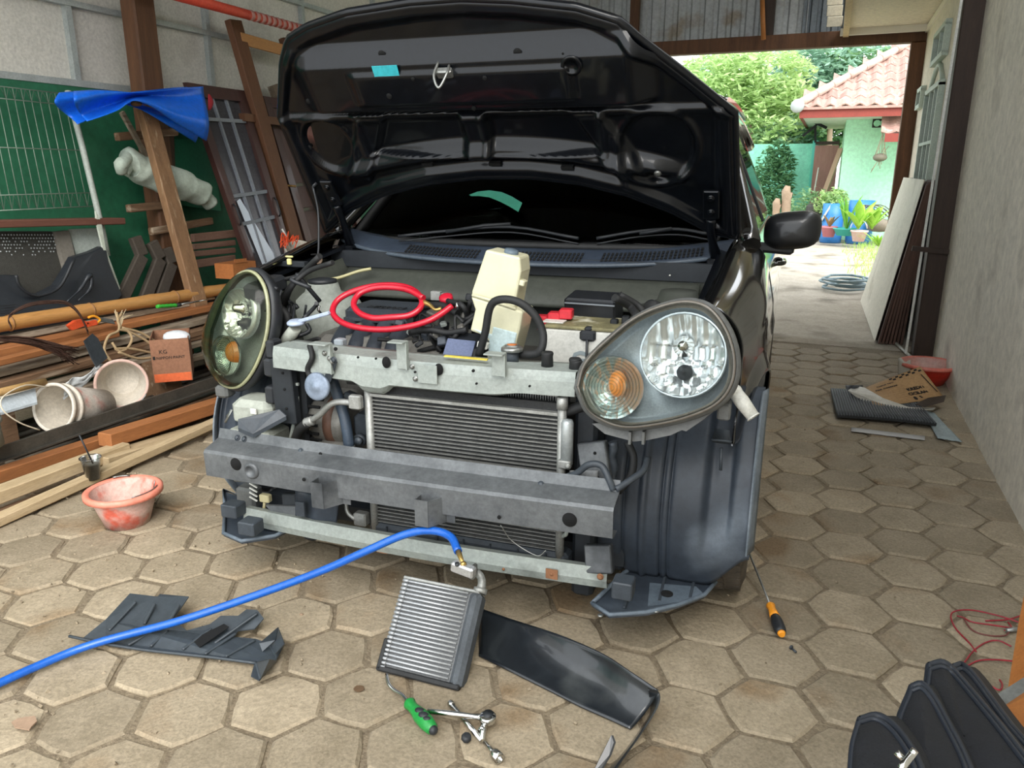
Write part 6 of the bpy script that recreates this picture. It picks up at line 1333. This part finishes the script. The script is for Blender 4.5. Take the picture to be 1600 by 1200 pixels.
d2, D2 = leaning('panelled_door', 'brown panelled door with a brass handle, mostly hidden by the raised bonnet', ((404, 150), (500, 165), (560, 350), (470, 372)), -3.82, -3.62, .6, [.62, .80], 3, .10, mat('brown_door_panel', '54403a', '5e4943', 5, .5, stretch=(4, 4, .6)), m_dr)
g = B(); g.bar(Wx(441, 275, -3.66), Wx(446, 298, -3.655), .03, .012, up=(1, 0, 0)); g.tube([Wx(448, 290, -3.63), Wx(462, 291, -3.61)], .008, 8); g.build('brass_handle', mat('dull_brass', '8f6c3c', 'a37f4a', 12, .4, .7), d2)
# leaning door frame with light batten, red striped pole
m_fr = mat('brown_frame_timber', '5b3a26', '6d4a31', 6, .65, bump=.3, stretch=(4, 4, .6))
ff = thing('door_frame', 'brown wooden door frame leaning against the grey wall beside the bonnet', 'door frame', (-3.75, 4.6, 0))
a, b = Wx(364, 32, -3.80), Wx(462, 378, -3.52); d = b-a; g = B(); g.bar(a, b+d*.4, .05, .12, up=(0, 1, 0), bev=.004); g.build('jamb', m_fr, ff)
a2, b2_ = Wx(445, 60, -3.80), Wx(530, 330, -3.52); g = B(); g.bar(a2, b2_+(b2_-a2)*.4, .05, .10, up=(0, 1, 0), bev=.004); g.build('jamb', m_fr, ff)
g = B(); g.bar(Wx(378, 183, -3.70), Wx(480, 196, -3.70), .05, .05); g.build('rail', m_fr, ff)
g = B(); g.bar(Wx(376, 60, -3.76), Wx(470, 86, -3.76), .02, .075, bev=.003); g.build('light_batten', mat('light_orange_batten', 'b5834f', 'a67544', 6, .6, stretch=(4, .6, 4)), ff)
m_pl1 = mat('red_painted_pole', 'b5362a', 'd0553c', 10, .5); a, b = Wx(280, -6, -3.6), Wx(480, 48, -3.6); d = b-a
g = B(); g.tube([a-d*.3, b+d*.2], .030, 14); rpol = tag(g.build('striped_pole', m_pl1), 'red pole wrapped with pale tape running high along the left wall', 'pole')
for k in range(12):
    g = B(); c = a+d*(.50+.044*k); g.lathe([(.0305, -.016), (.0325, -.012), (.0325, .012), (.0305, .016)], c=c, axis=d+V((0, 0, .15)), n=14); g.build('tape_wrap', mat('pale_pink_tape', 'c3a29a', 'a8655c', 18, .5), rpol)
# orange carton and white bucket with orange rags behind the wing
g = B(); a = Wx(367, 425, -3.25); g.box(a+V((-.08, .10, 0)), (.14, .2, .09)); oc = tag(g.build('carton', mat('orange_carton', '95592c', 'a46636', 7, .7)), 'orange carton behind the headlamp at the left wing', 'box')
g = B(); g.bar(Wx(366, 408, -3.25), Wx(385, 406, -3.25), .003, .02); g.build('open_flap', _mats['orange_carton'], oc)
cw_ = Wx(462, 400, -3.35); wb_, _q = bucket('bucket', 'white bucket with orange strings hanging out, behind the far wing', cw_-V((0, 0, .12)), (.5, -.3, 1), .07, .10, .20, m_bi, m_bi)
g = B(); rnd = random.Random(8)
for k in range(14):
    x = rnd.uniform(440, 468); g.tube([Wx(450, 380, -3.25), Wx(x, 368+rnd.uniform(-8, 8), -3.24), Wx(x+rnd.uniform(-10, 10), 382+rnd.uniform(-6, 6), -3.22)], .004, 5, smooth=3)
tag(g.build('orange_strings', mat('orange_string', 'e0532a', rough=.6), kind='stuff'), 'bunch of bright orange strings in the white bucket', 'string')
g = B(); g.tube([Wx(441, 358, -3.24), Wx(455, 385, -3.24)], .006, 6); tag(g.build('white_stick', m_white), 'short white stick standing among the orange strings', 'stick')
g = B(); g.bar(Wx(427, 133, -3.84), Wx(446, 180, -3.80), .05, .09, up=(0, 1, 0)); tag(g.build('grey_offcut', w_grey), 'grey wooden offcut standing against the wall left of the bonnet', 'offcut')
# =================== RIGHT CORRIDOR ===================
m_card = mat('corrugated_cardboard', 'b08d63', 'a07d55', 9, .8, bump=.1)
# white board and brown planks leaning
wb = B(); b0, b1 = Wz(1344, 470, 0), V((.41, 6.02, 0)); b0 = V((.372, 7.9, 0)); t0, t1 = V((.60, 7.9, 1.13)), V((.585, 6.02, 1.13))
wb.ext([b1, b0, t0, t1], (-.004, 0, .004)); tag(wb.build('white_board', mat('off_white_board', 'cdc6b4', 'd8d1c0', 4, .6, c3='bdb5a2', s3=3)), 'large off-white board leaning along the right wall', 'board')
PG = 'brown boards leaning behind the large white board'
for k in range(7):
    x = .425+.024*k; g = B(); g.ext([V((x, 5.96+.004*k, 0)), V((x, 7.8, 0)), V((.60+.006*k, 7.8, 1.10+.005*k)), V((.592+.006*k, 5.96+.004*k, 1.10+.005*k))], (.016, 0, .002))
    tag(g.build('leaning_board', mat('dark_brown_board_edge', '4a3429', '60463a', 9, .7, stretch=(5, 1, 1), vary=.2)), ('%s thin brown board behind the large white board, counting from the white board' % ('first', 'second', 'third', 'fourth', 'fifth', 'sixth', 'last')[k]), 'board', PG)
g = B(); g.bar(V((.575, 5.60, .02)), V((.615, 5.60, 2.85)), .014, .014); g2 = tag(g.build('white_corner_strip', m_white), 'thin white strip standing along the left edge of the dark post', 'strip')
a = Wy(1425, 388, 5.58); b = Wy(1497, 395, 5.58); g = B(); g.bar(a, b, .02, .03); tag(g.build('crosspiece', m_dtimber), 'short brown crosspiece nailed across the dark post', 'batten')
g = B(); g.tube([V((.53, 6.1, .006)), V((.60, 5.55, .012))], .010, 8); tag(g.build('white_rod', m_white), 'short white rod lying at the foot of the dark post', 'rod')
# mat
mt = thing('rubber_mat', 'dark ribbed rubber mat lying on the pavers by the right wall', 'mat', (.35, 4.3, 0))
mp_ = [Wz(1296, 612, .025), Wz(1300, 655, .02), Wz(1455, 672, .02), Wz(1464, 668, .02), Wz(1430, 635, .022), Wz(1325, 610, .03)]
M0, M1, M2, M3 = Wz(1297, 615, 0), Wz(1307, 657, 0), Wz(1462, 671, 0), Wz(1425, 628, 0)
def mm(u, v): p = (M0.lerp(M3, u)).lerp(M1.lerp(M2, u), v); p.z = .016+.006*math.sin(3*u); return p
g = B(); g.grid(mm, 40, 10, th=.014); g.build('mat_base', m_rub, mt)
for k in range(34):
    u = (k+.5)/34; g = B(); g.tube([mm(u, v/6)+V((0, 0, .0145)) for v in range(7)], .0042, 5); g.build('rib', mat('dusty_rubber_rib', '3d4043', '55585b', 30, .6), mt)
g = B(); g.grid(lambda u, v: mm(1.0-.1*u, -.35+.5*v)*1.0+V((0, 0, .0)), 4, 4, th=.004); 
tag(B().grid(lambda u, v: Wz(1322+25*u, 602+12*v-8*u*0, .03+.05*math.sin(math.pi*u)*(1-v)), 6, 4, th=.004).build('rubber_flap', mat('grey_rubber_flap', '4d5054', rough=.6)), 'small upturned grey rubber flap at the far corner of the mat', 'flap')
# silvery cardboard
c0_, c1_, c2_, c3_ = Wz(1352, 606, .05), Wz(1438, 573, .18), Wz(1475, 622, .05), Wz(1365, 637, .03)
cd_ = thing('cardboard_flyer', 'printed cardboard sheet reading KREDIT CICILAN lying on the mat', 'cardboard', (.45, 4.5, 0))
def cf_(u, v): p = c0_.lerp(c1_, u).lerp(c3_.lerp(c2_, u), v); return p
g = B(); g.grid(cf_, 20, 12, th=.003); g.build('printed_sheet', m_card, cd_)
s0 = [Wz(1325, 610, .06), Wz(1336, 602, .05), Wz(1352, 606, .06), Wz(1380, 622, .055), Wz(1420, 636, .04), Wz(1462, 637, .035), Wz(1458, 640, .035), Wz(1400, 640, .03), Wz(1360, 632, .03), Wz(1338, 620, .04)]
g = B(); g.ext(s0, (0, 0, -.003)); g.build('silver_foil_part', mat('silvery_worn_foil', 'cfccc2', 'a8a396', 14, .45, .2, bump=.5, c3='8e6f4d', s3=5, t3=.66), cd_)
g = B(); g.ext([Wz(1430, 632, .055), Wz(1450, 622, .06), Wz(1478, 618, .06), Wz(1475, 628, .055), Wz(1445, 636, .05)], (0, 0, .002)); g.build('dark_burnt_patch', mat('dark_stain_print', '4a3a2c', '2f251d', 9, .7), cd_)
cx_ = (cf_(1, .5)-cf_(.4, .5)).normalized(); 
ul_ = (cf_(1, .5)-cf_(0, .5)).length
def ctext(s_, u, v, size, **k):
    p = cf_(u, v); xd = (cf_(min(1, u+.2), v)-p); yd = -(cf_(u, min(1, v+.15))-p); n_ = xd.cross(yd).normalized(); vl_ = (cf_(.7, 1)-cf_(.7, 0)).length; kk = max(1, vl_/ul_*1.25); return text(s_, size, fr(p+n_*.006, xd, yd) @ Matrix.Diagonal((1, kk, 1, 1)), m_ink, 'printed_letters', cd_, .0004, **k)
ctext('KREDIT', .58, .62, ul_*.085, bold=.0012); ctext('CICILAN', .56, .78, ul_*.082, bold=.0012); ctext('0', .60, .95, ul_*.09, bold=.003); ctext('%', .68, .92, ul_*.07, bold=.0006)
ctext('THANK YOU', .17, .22, ul_*.045, bold=.0004, shear=.2); ctext('FOR COMING', .13, .36, ul_*.055, bold=.0005, shear=.2)
for k in range(5): ctext('- - - - - - - -' if 0 else '. . . . . . . . . .', .36, .50+.075*k, ul_*.04)
g = B()
for i in range(10):
    for j in range(2):
        if (i+j) % 2 == 0:
            u = .42+.055*i; v = .03+.055*j; P_ = [cf_(u, v), cf_(u+.05, v), cf_(u+.05, v+.05), cf_(u, v+.05)]; g.ext([p+V((0, -.002, .004)) for p in P_], (0, 0, .0005))
g.build('printed_checks', m_ink, cd_, kind='stuff')
g = B(); g.bar(cf_(.92, .22)+V((0, -.003, .005)), cf_(.95, .85)+V((0, -.003, .012)), .006, .001); g.build('printed_line', m_ink, cd_)
# grey cloth, paper
g = B(); g.grid(lambda u, v: Wz(1440+20*u+25*v*(1)+18*u*v, 640+10*u+45*v-4*u, .008+.006*noise.noise(V((u*6, v*6, 0)))), 12, 12, th=.003); tag(g.build('grey_cloth', mat('grey_blue_cloth', '8a9596', '9aa5a5', 8, .85, bump=.4)), 'grey-blue cloth scrap between the mat and the right wall', 'cloth')
g = B(); g.grid(lambda u, v: Wz(1330+115*u, 668+14*u+6*v, .004), 10, 2, th=.002); tag(g.build('paper_strip', mat('greyish_paper', 'a9a7a4', rough=.8)), 'greyish paper strip sticking out in front of the rubber mat', 'paper')
# red basin
cR_ = V((.635, 4.92, 0)); rbz, qz = bucket('basin', 'red plastic basin with rope handle against the right wall', cR_, (0, 0, 1), .085, .15, .12, mat('bright_red_plastic', 'd0392a', 'c23224', 8, .4), mat('dusty_red_inside', 'c06a5c', 'b8a39a', 6, .6), lip=.014, rings=False, mr=mat('pale_red_rim', 'cf8f80', 'd85a48', 6, .5))
rbz['category'] = 'basin'
g = B(); g.grid(lambda u, v: cR_+V((-.17+.06*u+.02*v, -.05-.05*u, .14-.14*v+.01*math.sin(u*8))), 6, 6, th=.003); tag(g.build('plastic_rag', mat('whitish_rag', 'b8b2a4', rough=.8)), 'whitish plastic rag hanging over the left rim of the red basin', 'rag')
# coiled grey hose outside
hc = Wz(1322, 452, 0); g = B(); P_ = []
for i in range(150):
    a = i*.21; r = .17+.02*math.sin(i*.37)+(.04*math.sin(a*.5)); P_.append(hc+V((r*1.1*math.cos(a)+.02*math.sin(i), r*1.6*math.sin(a), .02+.0007*i)))
g.tube(P_, .013, 6); tag(g.build('garden_hose', mat('blue_grey_hose', '5d737c', '8ba1a8', 9, .5)), 'coiled blue-grey garden hose on the concrete outside', 'hose')
# =================== OUTSIDE ===================
YH = 15.0
m_mint = mat('mint_green_plaster', 'a3d9b8', 'addfc0', 2, .8, bump=.1); m_teal = mat('teal_green_plaster', '74bda2', '7fc4aa', 2, .8)
m_tile = mat('weathered_clay_tile', 'b59388', '9a7a70', 9, .8, bump=.3, vary=.22, c3='c9b3a5', s3=8, t3=.62)
hs_ = thing('house', 'mint green bungalow with a hipped clay tile roof beyond the yard', 'house', (1.2, YH, 0))
xc = Wy(1316, 250, YH).x; ze = Wy(1330, 172, YH-.9).z; 
g = B(); g.box((xc+2.5, YH+2, ze/2), (5.0, 4.0, ze)); g.build('wall', m_mint, hs_)
xe = Wy(1250, 170, YH-.9).x
g = B(); g.box((xe+3.2, YH-.88, ze-.02), (6.4, .05, .17)); g.box((xe+.03, YH+1.2, ze-.02), (.05, 4.2, .17)); g.build('fascia_board', mat('dark_red_fascia', '8a3a30', '7c342b', 8, .6), hs_)
g = B(); g.box((xe+3.2, YH+1.2, ze-.08), (6.3, 4.1, .03)); g.build('soffit', m_white, hs_)
pit = R(33); n_t = 0; shb = B()
E0_ = V((xe-.02, YH-.95, ze+.05)); vd = V((0, math.cos(pit), math.sin(pit))); tw_, tl_ = .215, .25
tm = bpy.data.meshes.new('roof_tile'); vs = []; fs = []
for j, (y, z) in enumerate(((0, .0), (tl_*1.12, .02))):
    for i in range(7): x = tw_*(i/6-.5); vs.append((x*1.06, y, z*-.6+.028*math.cos(i/6*2*math.pi)))
for i in range(6): fs.append((i, i+1, 8+i, 7+i))
for i in range(7): x = tw_*(i/6-.5); vs.append((x*1.06, 0, -.02+.028*math.cos(i/6*2*math.pi)))
for i in range(6): fs.append((14+i, 14+i+1, i+1, i))
tm.from_pydata(vs, [], fs); tm.materials.append(m_tile)
I_ = root_mat(hs_).inverted(); TM = Matrix.Rotation(pit, 4, 'X')
cells = []
for r in range(16):
    for c in range(28):
        x = (c+.5)*tw_+.05; 
        if x > r*tl_*math.cos(pit)*.95-.05 and x < 2.7+.3*r: cells.append((x, r))
for k, (x, r) in enumerate(cells):
    p = E0_+V((x, 0, 0))+vd*(r*tl_)+V((0, 0, .03))
    if k < 290:
        o = bpy.data.objects.new('roof_tile', tm); COL.objects.link(o); o.parent = hs_; o.matrix_local = I_ @ Matrix.Translation(p) @ TM @ Matrix.Rotation(random.uniform(-.02, .02), 4, 'Z')
    else: shb.add([Matrix.Translation(p) @ TM @ V(v) for v in vs], fs)
if shb.v: shb.build('roof_tile_field', m_tile, hs_, kind='stuff')
g = B(); g.ext([E0_, E0_+V((6.5, 0, 0)), E0_+V((6.5, 0, 0))+vd*4, E0_+V((4*math.cos(pit), 0, 0))+vd*4], (0, 0, -.03)); g.ext([E0_, E0_+V((4*math.cos(pit), 0, 0))+vd*4, E0_+V((0, 8*math.cos(pit), 0))], (.02, 0, -.03)); g.build('roof_deck', m_tile, hs_)
for k in range(14):
    g = B(); d = V((math.cos(pit), math.cos(pit), math.sin(pit))); p = E0_+d*(k*.28)+V((0, 0, .07)); g.tube([p, p+d*.3], [.07, .06], 8); g.build('hip_cap', mat('white_lichened_cap', 'cdbdb2', 'b39386', 8, .8), hs_)
g = B(); g.sphere(E0_+V((-.02, -.03, .03)), .11, 10, 6, sc=(1, .6, 1)); g.build('eave_end_cap', mat('grey_end_cap', '9fa6a6', rough=.7), hs_)
a = Wy(1364, 186, YH-.03); b = Wy(1390, 199, YH-.03); g = B(); g.box(((a.x+b.x)/2, YH-.01, (a.z+b.z)/2), (b.x-a.x, .04, a.z-b.z)); vt = g.build('vent_block', m_void, hs_)
for k in range(3): g = B(); g.lathe([(.045, 0), (.055, 0), (.055, .02), (.045, .02), (.045, 0)], c=(a.x+.07+.1*k, YH-.04, (a.z+b.z)/2), axis=(0, -1, 0), n=10); g.build('vent_ring', m_mint, vt)
# small lean-to roof
po = thing('porch_roof', 'small tiled porch roof on the right part of the mint green wall', 'roof', Wy(1400, 215, YH-.8))
p0 = Wy(1378, 207, YH-.9)
for r in range(5):
    for c in range(4):
        o = bpy.data.objects.new('roof_tile', tm); COL.objects.link(o); o.parent = po
        o.matrix_local = root_mat(po).inverted() @ Matrix.Translation(p0+V((.1+c*tw_, .12*r, 0.10*r))) @ Matrix.Rotation(R(40), 4, 'X') @ Matrix.Diagonal((1, .65, .7, 1))
g = B(); g.box(p0+V((.5, 0, -.08)), (.9, .05, .13)); g.build('fascia_board', _mats['dark_red_fascia'], po)
g = B(); g.box(p0+V((.5, .35, .0)), (.85, .6, .08)); g.build('deck', m_white, po)
# teal wall and gate left of the house
YT = 16.5
a = Wy(1225, 225, YT); b = Wy(1275, 222, YT); g = B(); g.box(((a.x+b.x)/2-1.0, YT, 1.0), (b.x-a.x+2.0, .15, a.z+.4-.4 if False else 2*a.z/2)); 
g = B(); g.box((b.x-1.6, YT, a.z/2), (3.2, .15, a.z)); tag(g.build('garden_wall', m_teal), 'teal green garden wall left of the house', 'wall')
g = B(); g.box((b.x, YT-.12, a.z/2+.02), (.10, .12, a.z+.06)); tag(g.build('wall_pillar', mat('turquoise_paint', '5fc7b4', rough=.6)), 'turquoise pillar at the end of the garden wall', 'pillar')
dgt = thing('shed_gate', 'reddish brown sheet metal gate between the garden wall and the house', 'gate', (b.x+.4, YT-.3, 0))
g = B(); wd_ = Wy(1312, 222, YT-.3).x-b.x; g.box((b.x+wd_/2, YT-.3, a.z/2-.03), (wd_, .05, a.z-.02)); g.build('gate_sheet', mat('faded_red_sheet', '8a625a', '9a7268', 3, .7, stretch=(6, 1, .5)), dgt)
g = B(); g.box((b.x+wd_/2, YT-.3, a.z+.0), (wd_, .08, .06)); g.build('lintel', m_dtimber, dgt)
g = B(); g.bar(Wy(1254, 213, YT-.4), Wy(1276, 195, YT-.4), .05, .04); g.bar(Wy(1274, 223, YT-.4), Wy(1274, 196, YT-.4), .04, .04); g.bar(Wy(1264, 187, YT-.4), Wy(1292, 200, YT-.4), .05, .05); g.build('roof_strut', m_dark, dgt)
g = B(); g.bar(Wy(1283, 315, 15.8), Wy(1314, 232, 16.1), .1, .03); tag(g.build('leaning_board', mat('tan_board_outside', 'a58a72', rough=.8)), 'tan board leaning on the red gate beside the house corner', 'board')
g = B(); g.tube([Wy(1272, 300, 15.9), Wy(1279, 262, 16.1)], .012, 6); tag(g.build('thin_stick', m_white), 'thin pale stick leaning on the red gate', 'stick')
# vegetation
def leafcloud(c, rad, n, size, m, name, parent, seed, sc=(1, 1, 1), droop=0):
    rnd = random.Random(seed); g = B()
    for k in range(n):
        while True:
            p = V((rnd.uniform(-1, 1), rnd.uniform(-1, 1), rnd.uniform(-1, 1)))
            if p.length < 1 and (noise.noise(p*2.7+V((seed, 0, 0))) > -.12): break
        q = V(c)+V((p.x*rad*sc[0], p.y*rad*sc[1], p.z*rad*sc[2])); s_ = size*rnd.uniform(.6, 1.3)
        a = V((rnd.uniform(-1, 1), rnd.uniform(-1, 1), rnd.uniform(-.6, .3))).normalized(); b = a.cross(V((rnd.uniform(-1, 1), rnd.uniform(-1, 1), 1))).normalized()
        o = len(g.v); g.v += [q-a*s_, q+b*s_*.35, q+a*s_, q-b*s_*.35]; g.f.append((o, o+1, o+2, o+3)); g.sm.append(False)
    return g.build(name, m, parent, kind='stuff', fix=False)
def leafmat(nm, a, b): 
    m = mat(nm, a, b, 3, .6); N = m.node_tree.nodes; K = m.node_tree.links; p = N['Principled BSDF']
    t = N.new('ShaderNodeBsdfTranslucent'); t.inputs[0].default_value = lin(b); mx = N.new('ShaderNodeMixShader'); mx.inputs[0].default_value = .35
    K.new(p.outputs[0], mx.inputs[1]); K.new(t.outputs[0], mx.inputs[2]); K.new(mx.outputs[0], N['Material Output'].inputs[0]); return m
m_l1 = leafmat('bright_leaves', 'a3c383', 'c0d99a'); m_l2 = leafmat('mid_leaves', '83a97a', '9dc090'); m_l3 = leafmat('blue_green_leaves', '86b09a', 'a2c4ae'); m_l4 = leafmat('dark_hedge_leaves', '4f7d55', '648f63')
m_bark = mat('pale_bark', 'a08c77', '83705d', 9, .85, bump=.4)
def tree(name, label, px, Y, trunk, clouds, seed):
    t = thing(name, label, 'tree', (Wy(px, 260, Y).x, Y, 0)); g = B()
    for pts, r in trunk: g.tube([(lambda p: V((p.x, p.y, -.02 if (y > 285 or (x, y) == (1300, 260)) else p.z)))(Wy(x, y, Y)) for x, y in pts], [r, r*.7, r*.45][:len(pts)] if len(pts) <= 3 else r, 8)
    g.build('trunk', m_bark, t)
    for k, (x, y, rad, n, m, sc) in enumerate(clouds): leafcloud(Wy(x, y, Y), rad, n, .085 if Y < 20 else .13, m, 'foliage', t, seed+k, sc)
    return t
tree('leafy_tree', 'bright green tree with slender bare stems beyond the car', 1185, 17.5, [([(1172, 330), (1160, 170)], .03), ([(1165, 185), (1165, 140)], .03), ([(1165, 190), (1210, 135)], .03), ([(1190, 340), (1180, 240), (1170, 180)], .05)],
     [(1120, 130, 1.0, 2600, m_l1, (1, .8, .7)), (1190, 130, 1.1, 3000, m_l1, (1, .8, .65)), (1200, 190, 1.1, 3200, m_l1, (1, .8, .7)), (1190, 240, 1.0, 2600, m_l2, (1.1, .8, .55)), (1230, 225, .7, 1300, m_l3, (1, .8, .6))], 20)
tree('leafy_tree', 'blue-green tree standing directly behind the tiled roof', 1310, 22, [([(1300, 260), (1300, 120)], .08)], [(1300, 105, 1.3, 2400, m_l3, (1.1, .8, .7)), (1350, 95, .9, 700, m_l2, (1.3, .8, .35)), (1255, 150, 1.2, 2400, m_l3, (1, .8, .8))], 40)
tree('leafy_tree', 'dense mid green tree filling the gap left of the house', 1230, 24, [([(1240, 290), (1240, 160)], .09)], [(1180, 165, 2.2, 5200, m_l2, (1.2, .8, .8)), (1250, 190, 1.5, 3000, m_l2, (1, .8, .9)), (1120, 190, 2.0, 3500, m_l3, (1, .8, .9)), (1290, 205, 1.1, 1800, m_l4, (1, .8, .6))], 60)
hd2 = thing('hedge', 'dark green hedge patch in front of the garden wall', 'hedge', (Wy(1210, 280, 15.8).x, 15.8, 0)); leafcloud(Wy(1211, 282, 15.8), .75, 2600, .06, m_l4, 'foliage', hd2, 81, (.55, .3, 1.0))
# stumps and plants at the back
for x, y0, y1, r, lb in ((1228, 345, 300, .10, 'tall pale tree stump with a cut branch'), (1212, 345, 318, .08, 'short pale tree stump left of the tall one')):
    g = B(); a, b = Wy(x, y0, 14.6), Wy(x+2, y1, 14.6); a.z = 0; g.tube([a, a.lerp(b, .6), b, b+V((.05, 0, .04))], [r, r*.8, r*1.0, r*.6], 10, smooth=2); tag(g.build('tree_stump', m_bark), lb, 'stump')
def leafy(name, label, x, ybase, Y, n, h, spread, m, w_=.05, seed=1, pot=None):
    b = Wy(x, ybase, Y); rnd = random.Random(seed); t = thing(name, label, 'plant', b); 
    for k in range(n):
        a = rnd.uniform(0, 6.28); s_ = spread*rnd.uniform(.4, 1); hh_ = h*rnd.uniform(.6, 1.05); P0 = b; P1 = b+V((s_*.4*math.cos(a), s_*.4*math.sin(a), hh_*.7)); P2 = b+V((s_*math.cos(a), s_*math.sin(a), hh_))
        side_ = V((-math.sin(a), math.cos(a), 0)); g = B()
        def lf_(u, v):
            c = P0*(1-v)**2+P1*2*v*(1-v)+P2*v*v; return c+side_*(u-.5)*w_*2*math.sin(math.pi*min(1, v*.9+.08))
        g.grid(lf_, 2, 7, th=.002); g.build('leaf', m, t)
    return t
m_pl = leafmat('yellow_green_leaf', '96c84a', 'b5dc63'); m_pl2 = leafmat('fresh_green_leaf', '6fae45', '8cc75a')
def pot(label, x, y, Y, r, h, m, nm='plant_pot'):
    c = Wy(x, y, Y); c.z = max(0, c.z); g = B(); g.lathe([(.0001, 0), (r*.7, 0), (r, h*.85), (r*1.1, h*.86), (r*1.1, h), (r*.95, h), (r*.9, h*.9), (.0001, h*.88)], c=c, n=18); return tag(g.build(nm, m), label, 'pot')
YP = 13.4
pot('white and pink striped pot with a handle, nearest the grass', 1341, 377, YP, .12, .17, mat('white_pink_pot', 'd8cfc6', 'c98f88', 9, .6))
g = B(); c = Wy(1341, 362, YP); g.tube([c+V((.12*math.cos(a), 0, .05+.13*math.sin(a))) for a in [i*math.pi/8 for i in range(9)]], .008, 6); tag(g.build('pot_handle', m_white), 'white arched handle of the striped pot in front of the leaves', 'handle')
pot('turquoise basin planter left of the white pot', 1319, 368, YP+.3, .17, .12, mat('turquoise_pot', '3fa9a0', rough=.5))
pot('pink pot at the left end of the plant row', 1294, 370, YP+.4, .12, .17, mat('pink_pot', 'b9737b', rough=.6))
for x, y, r, h, lb in ((1300, 348, .17, .32, 'blue plastic barrel behind the turquoise planter'), (1344, 345, .2, .52, 'tall blue plastic barrel standing behind the large leaves')):
    c = Wy(x, y, YP+1.0); c.z = 0; h = Wy(x, 318 if x < 1320 else 313, YP+1.0).z; g = B(); g.lathe([(.0001, 0), (r, 0), (r*1.05, h*.3), (r, h*.33), (r*1.05, h*.66), (r, h*.7), (r, h), (r*.9, h), (.0001, h*.95)], c=c, n=20); tag(g.build('barrel', mat('blue_barrel', '2f74b8', '3a80c4', 8, .4)), lb, 'barrel')
leafy('leafy_plant', 'large-leaved light green plant growing in the striped pot', 1341, 358, YP, 12, .45, .38, m_pl, .06, 1)
leafy('leafy_plant', 'tall upright green plant above the turquoise planter', 1322, 362, YP+.3, 12, .62, .25, m_pl2, .035, 2)
leafy('leafy_plant', 'yellow-green bushy plant between the striped pot and the timber post', 1362, 358, YP+.2, 12, .35, .3, m_pl, .05, 3)
leafy('leafy_plant', 'small reddish plant in the pink pot', 1296, 356, YP+.4, 9, .22, .2, leafmat('reddish_leaf', 'b08070', '9a9a5a'), .03, 4)
leafy('leafy_plant', 'low sprawling grass clump in front of the timber post', 1372, 385, YP-1.0, 22, .18, .35, m_pl, .015, 6)
for k, (x, y, r) in enumerate(((1268, 330, .45), (1300, 320, .3))):
    bt = thing('bush', ('soft green bush in front of the turquoise pillar', 'small green bush at the corner of the mint wall')[k], 'bush', Wy(x, 345, 15.2)); leafcloud(Wy(x, y, 15.2 if k == 0 else 14.7), r, 900, .05, m_l1 if k else m_l2, 'foliage', bt, 90+k, (1, .6, 1.0))
g = B(); g.box(Wy(1285, 333, 14.9)+V((0, 0, -.1)), (.55, .4, .5), bev=.03); tag(g.build('dark_planter_box', mat('dark_planter', '3b3b38', rough=.7)), 'dark box planter below the leaning tan board', 'planter')
g = B(); g.bar(Wy(1283, 345, 14.3), Wy(1300, 318, 14.3), .12, .03); tag(g.build('metal_sheet', mat('grey_metal_panel', 'a4aaa8', rough=.5)), 'grey panel propped left of the blue barrel', 'panel')
# wicker cage
wc = thing('wicker_cage', 'brown wicker cage beside the timber post in the yard', 'cage', Wy(1370, 345, YP+.8)); c = Wy(1370, 338, YP+.8)
for k in range(8):
    g = B(); g.tube([c+V((.22*math.cos(k*.4+t), .15*math.sin(k*.4+t), .18*math.sin(t))) for t in [i*.35 for i in range(10)]], .008, 5); g.build('cane', mat('dark_cane', '5c5248', rough=.8), wc)
g = B(); g.sphere(Wy(1375, 352, YP+.7), .16, 10, 6, sc=(1.2, 1, .7), noise_=.4); tag(g.build('rock', mat('grey_rock', '8d8478', '776e62', 6, .9)), 'grey rock under the wicker cage', 'rock')
# hanging pot
hp2 = thing('hanging_planter', 'small hanging planter with dry roots in front of the mint wall', 'planter', Wy(1375, 245, YH-.7)); c = Wy(1375, 246, YH-.7)
g = B(); g.sphere(c, .11, 12, 6, sc=(1, 1, .6)); g.build('bowl', mat('grey_brown_bowl', '6e6a5c', rough=.8), hp2)
for k in range(5): g = B(); g.tube([c+V((.09*math.cos(k*1.3), .09*math.sin(k*1.3), .03)), c+V((0.02*k-.03, 0, .42))], .006, 5); g.build('cord', mat('tan_cord', 'a89a86', rough=.8), hp2)
g = B(); rnd = random.Random(2)
for k in range(14): g.tube([c, c+V((rnd.uniform(-.12, .12), 0, rnd.uniform(-.25, .2)))], .005, 4)
g.build('roots', mat('dry_root', '9b927c', rough=.9), hp2, kind='stuff')
g = B()
rnd = random.Random(31)
for k in range(2600):
    x, y = rnd.uniform(.15, 1.6), rnd.uniform(9.5, 14.5); 
    if x < .25+.10*(y-9)*0+rnd.uniform(0, .3): continue
    h = rnd.uniform(.03, .09); a = rnd.uniform(0, 3.14); o = len(g.v); w_ = .006; g.v += [V((x-w_*math.cos(a), y-w_*math.sin(a), .0)), V((x+w_*math.cos(a), y+w_*math.sin(a), .0)), V((x+rnd.uniform(-.03, .03), y+rnd.uniform(-.03, .03), h))]; g.f.append((o, o+1, o+2)); g.sm.append(False)
tag(g.build('grass_patch', leafmat('grass_blades', '9ac552', 'b9db73'), kind='stuff', fix=False), 'strip of green grass growing at the right edge of the drive', 'grass')
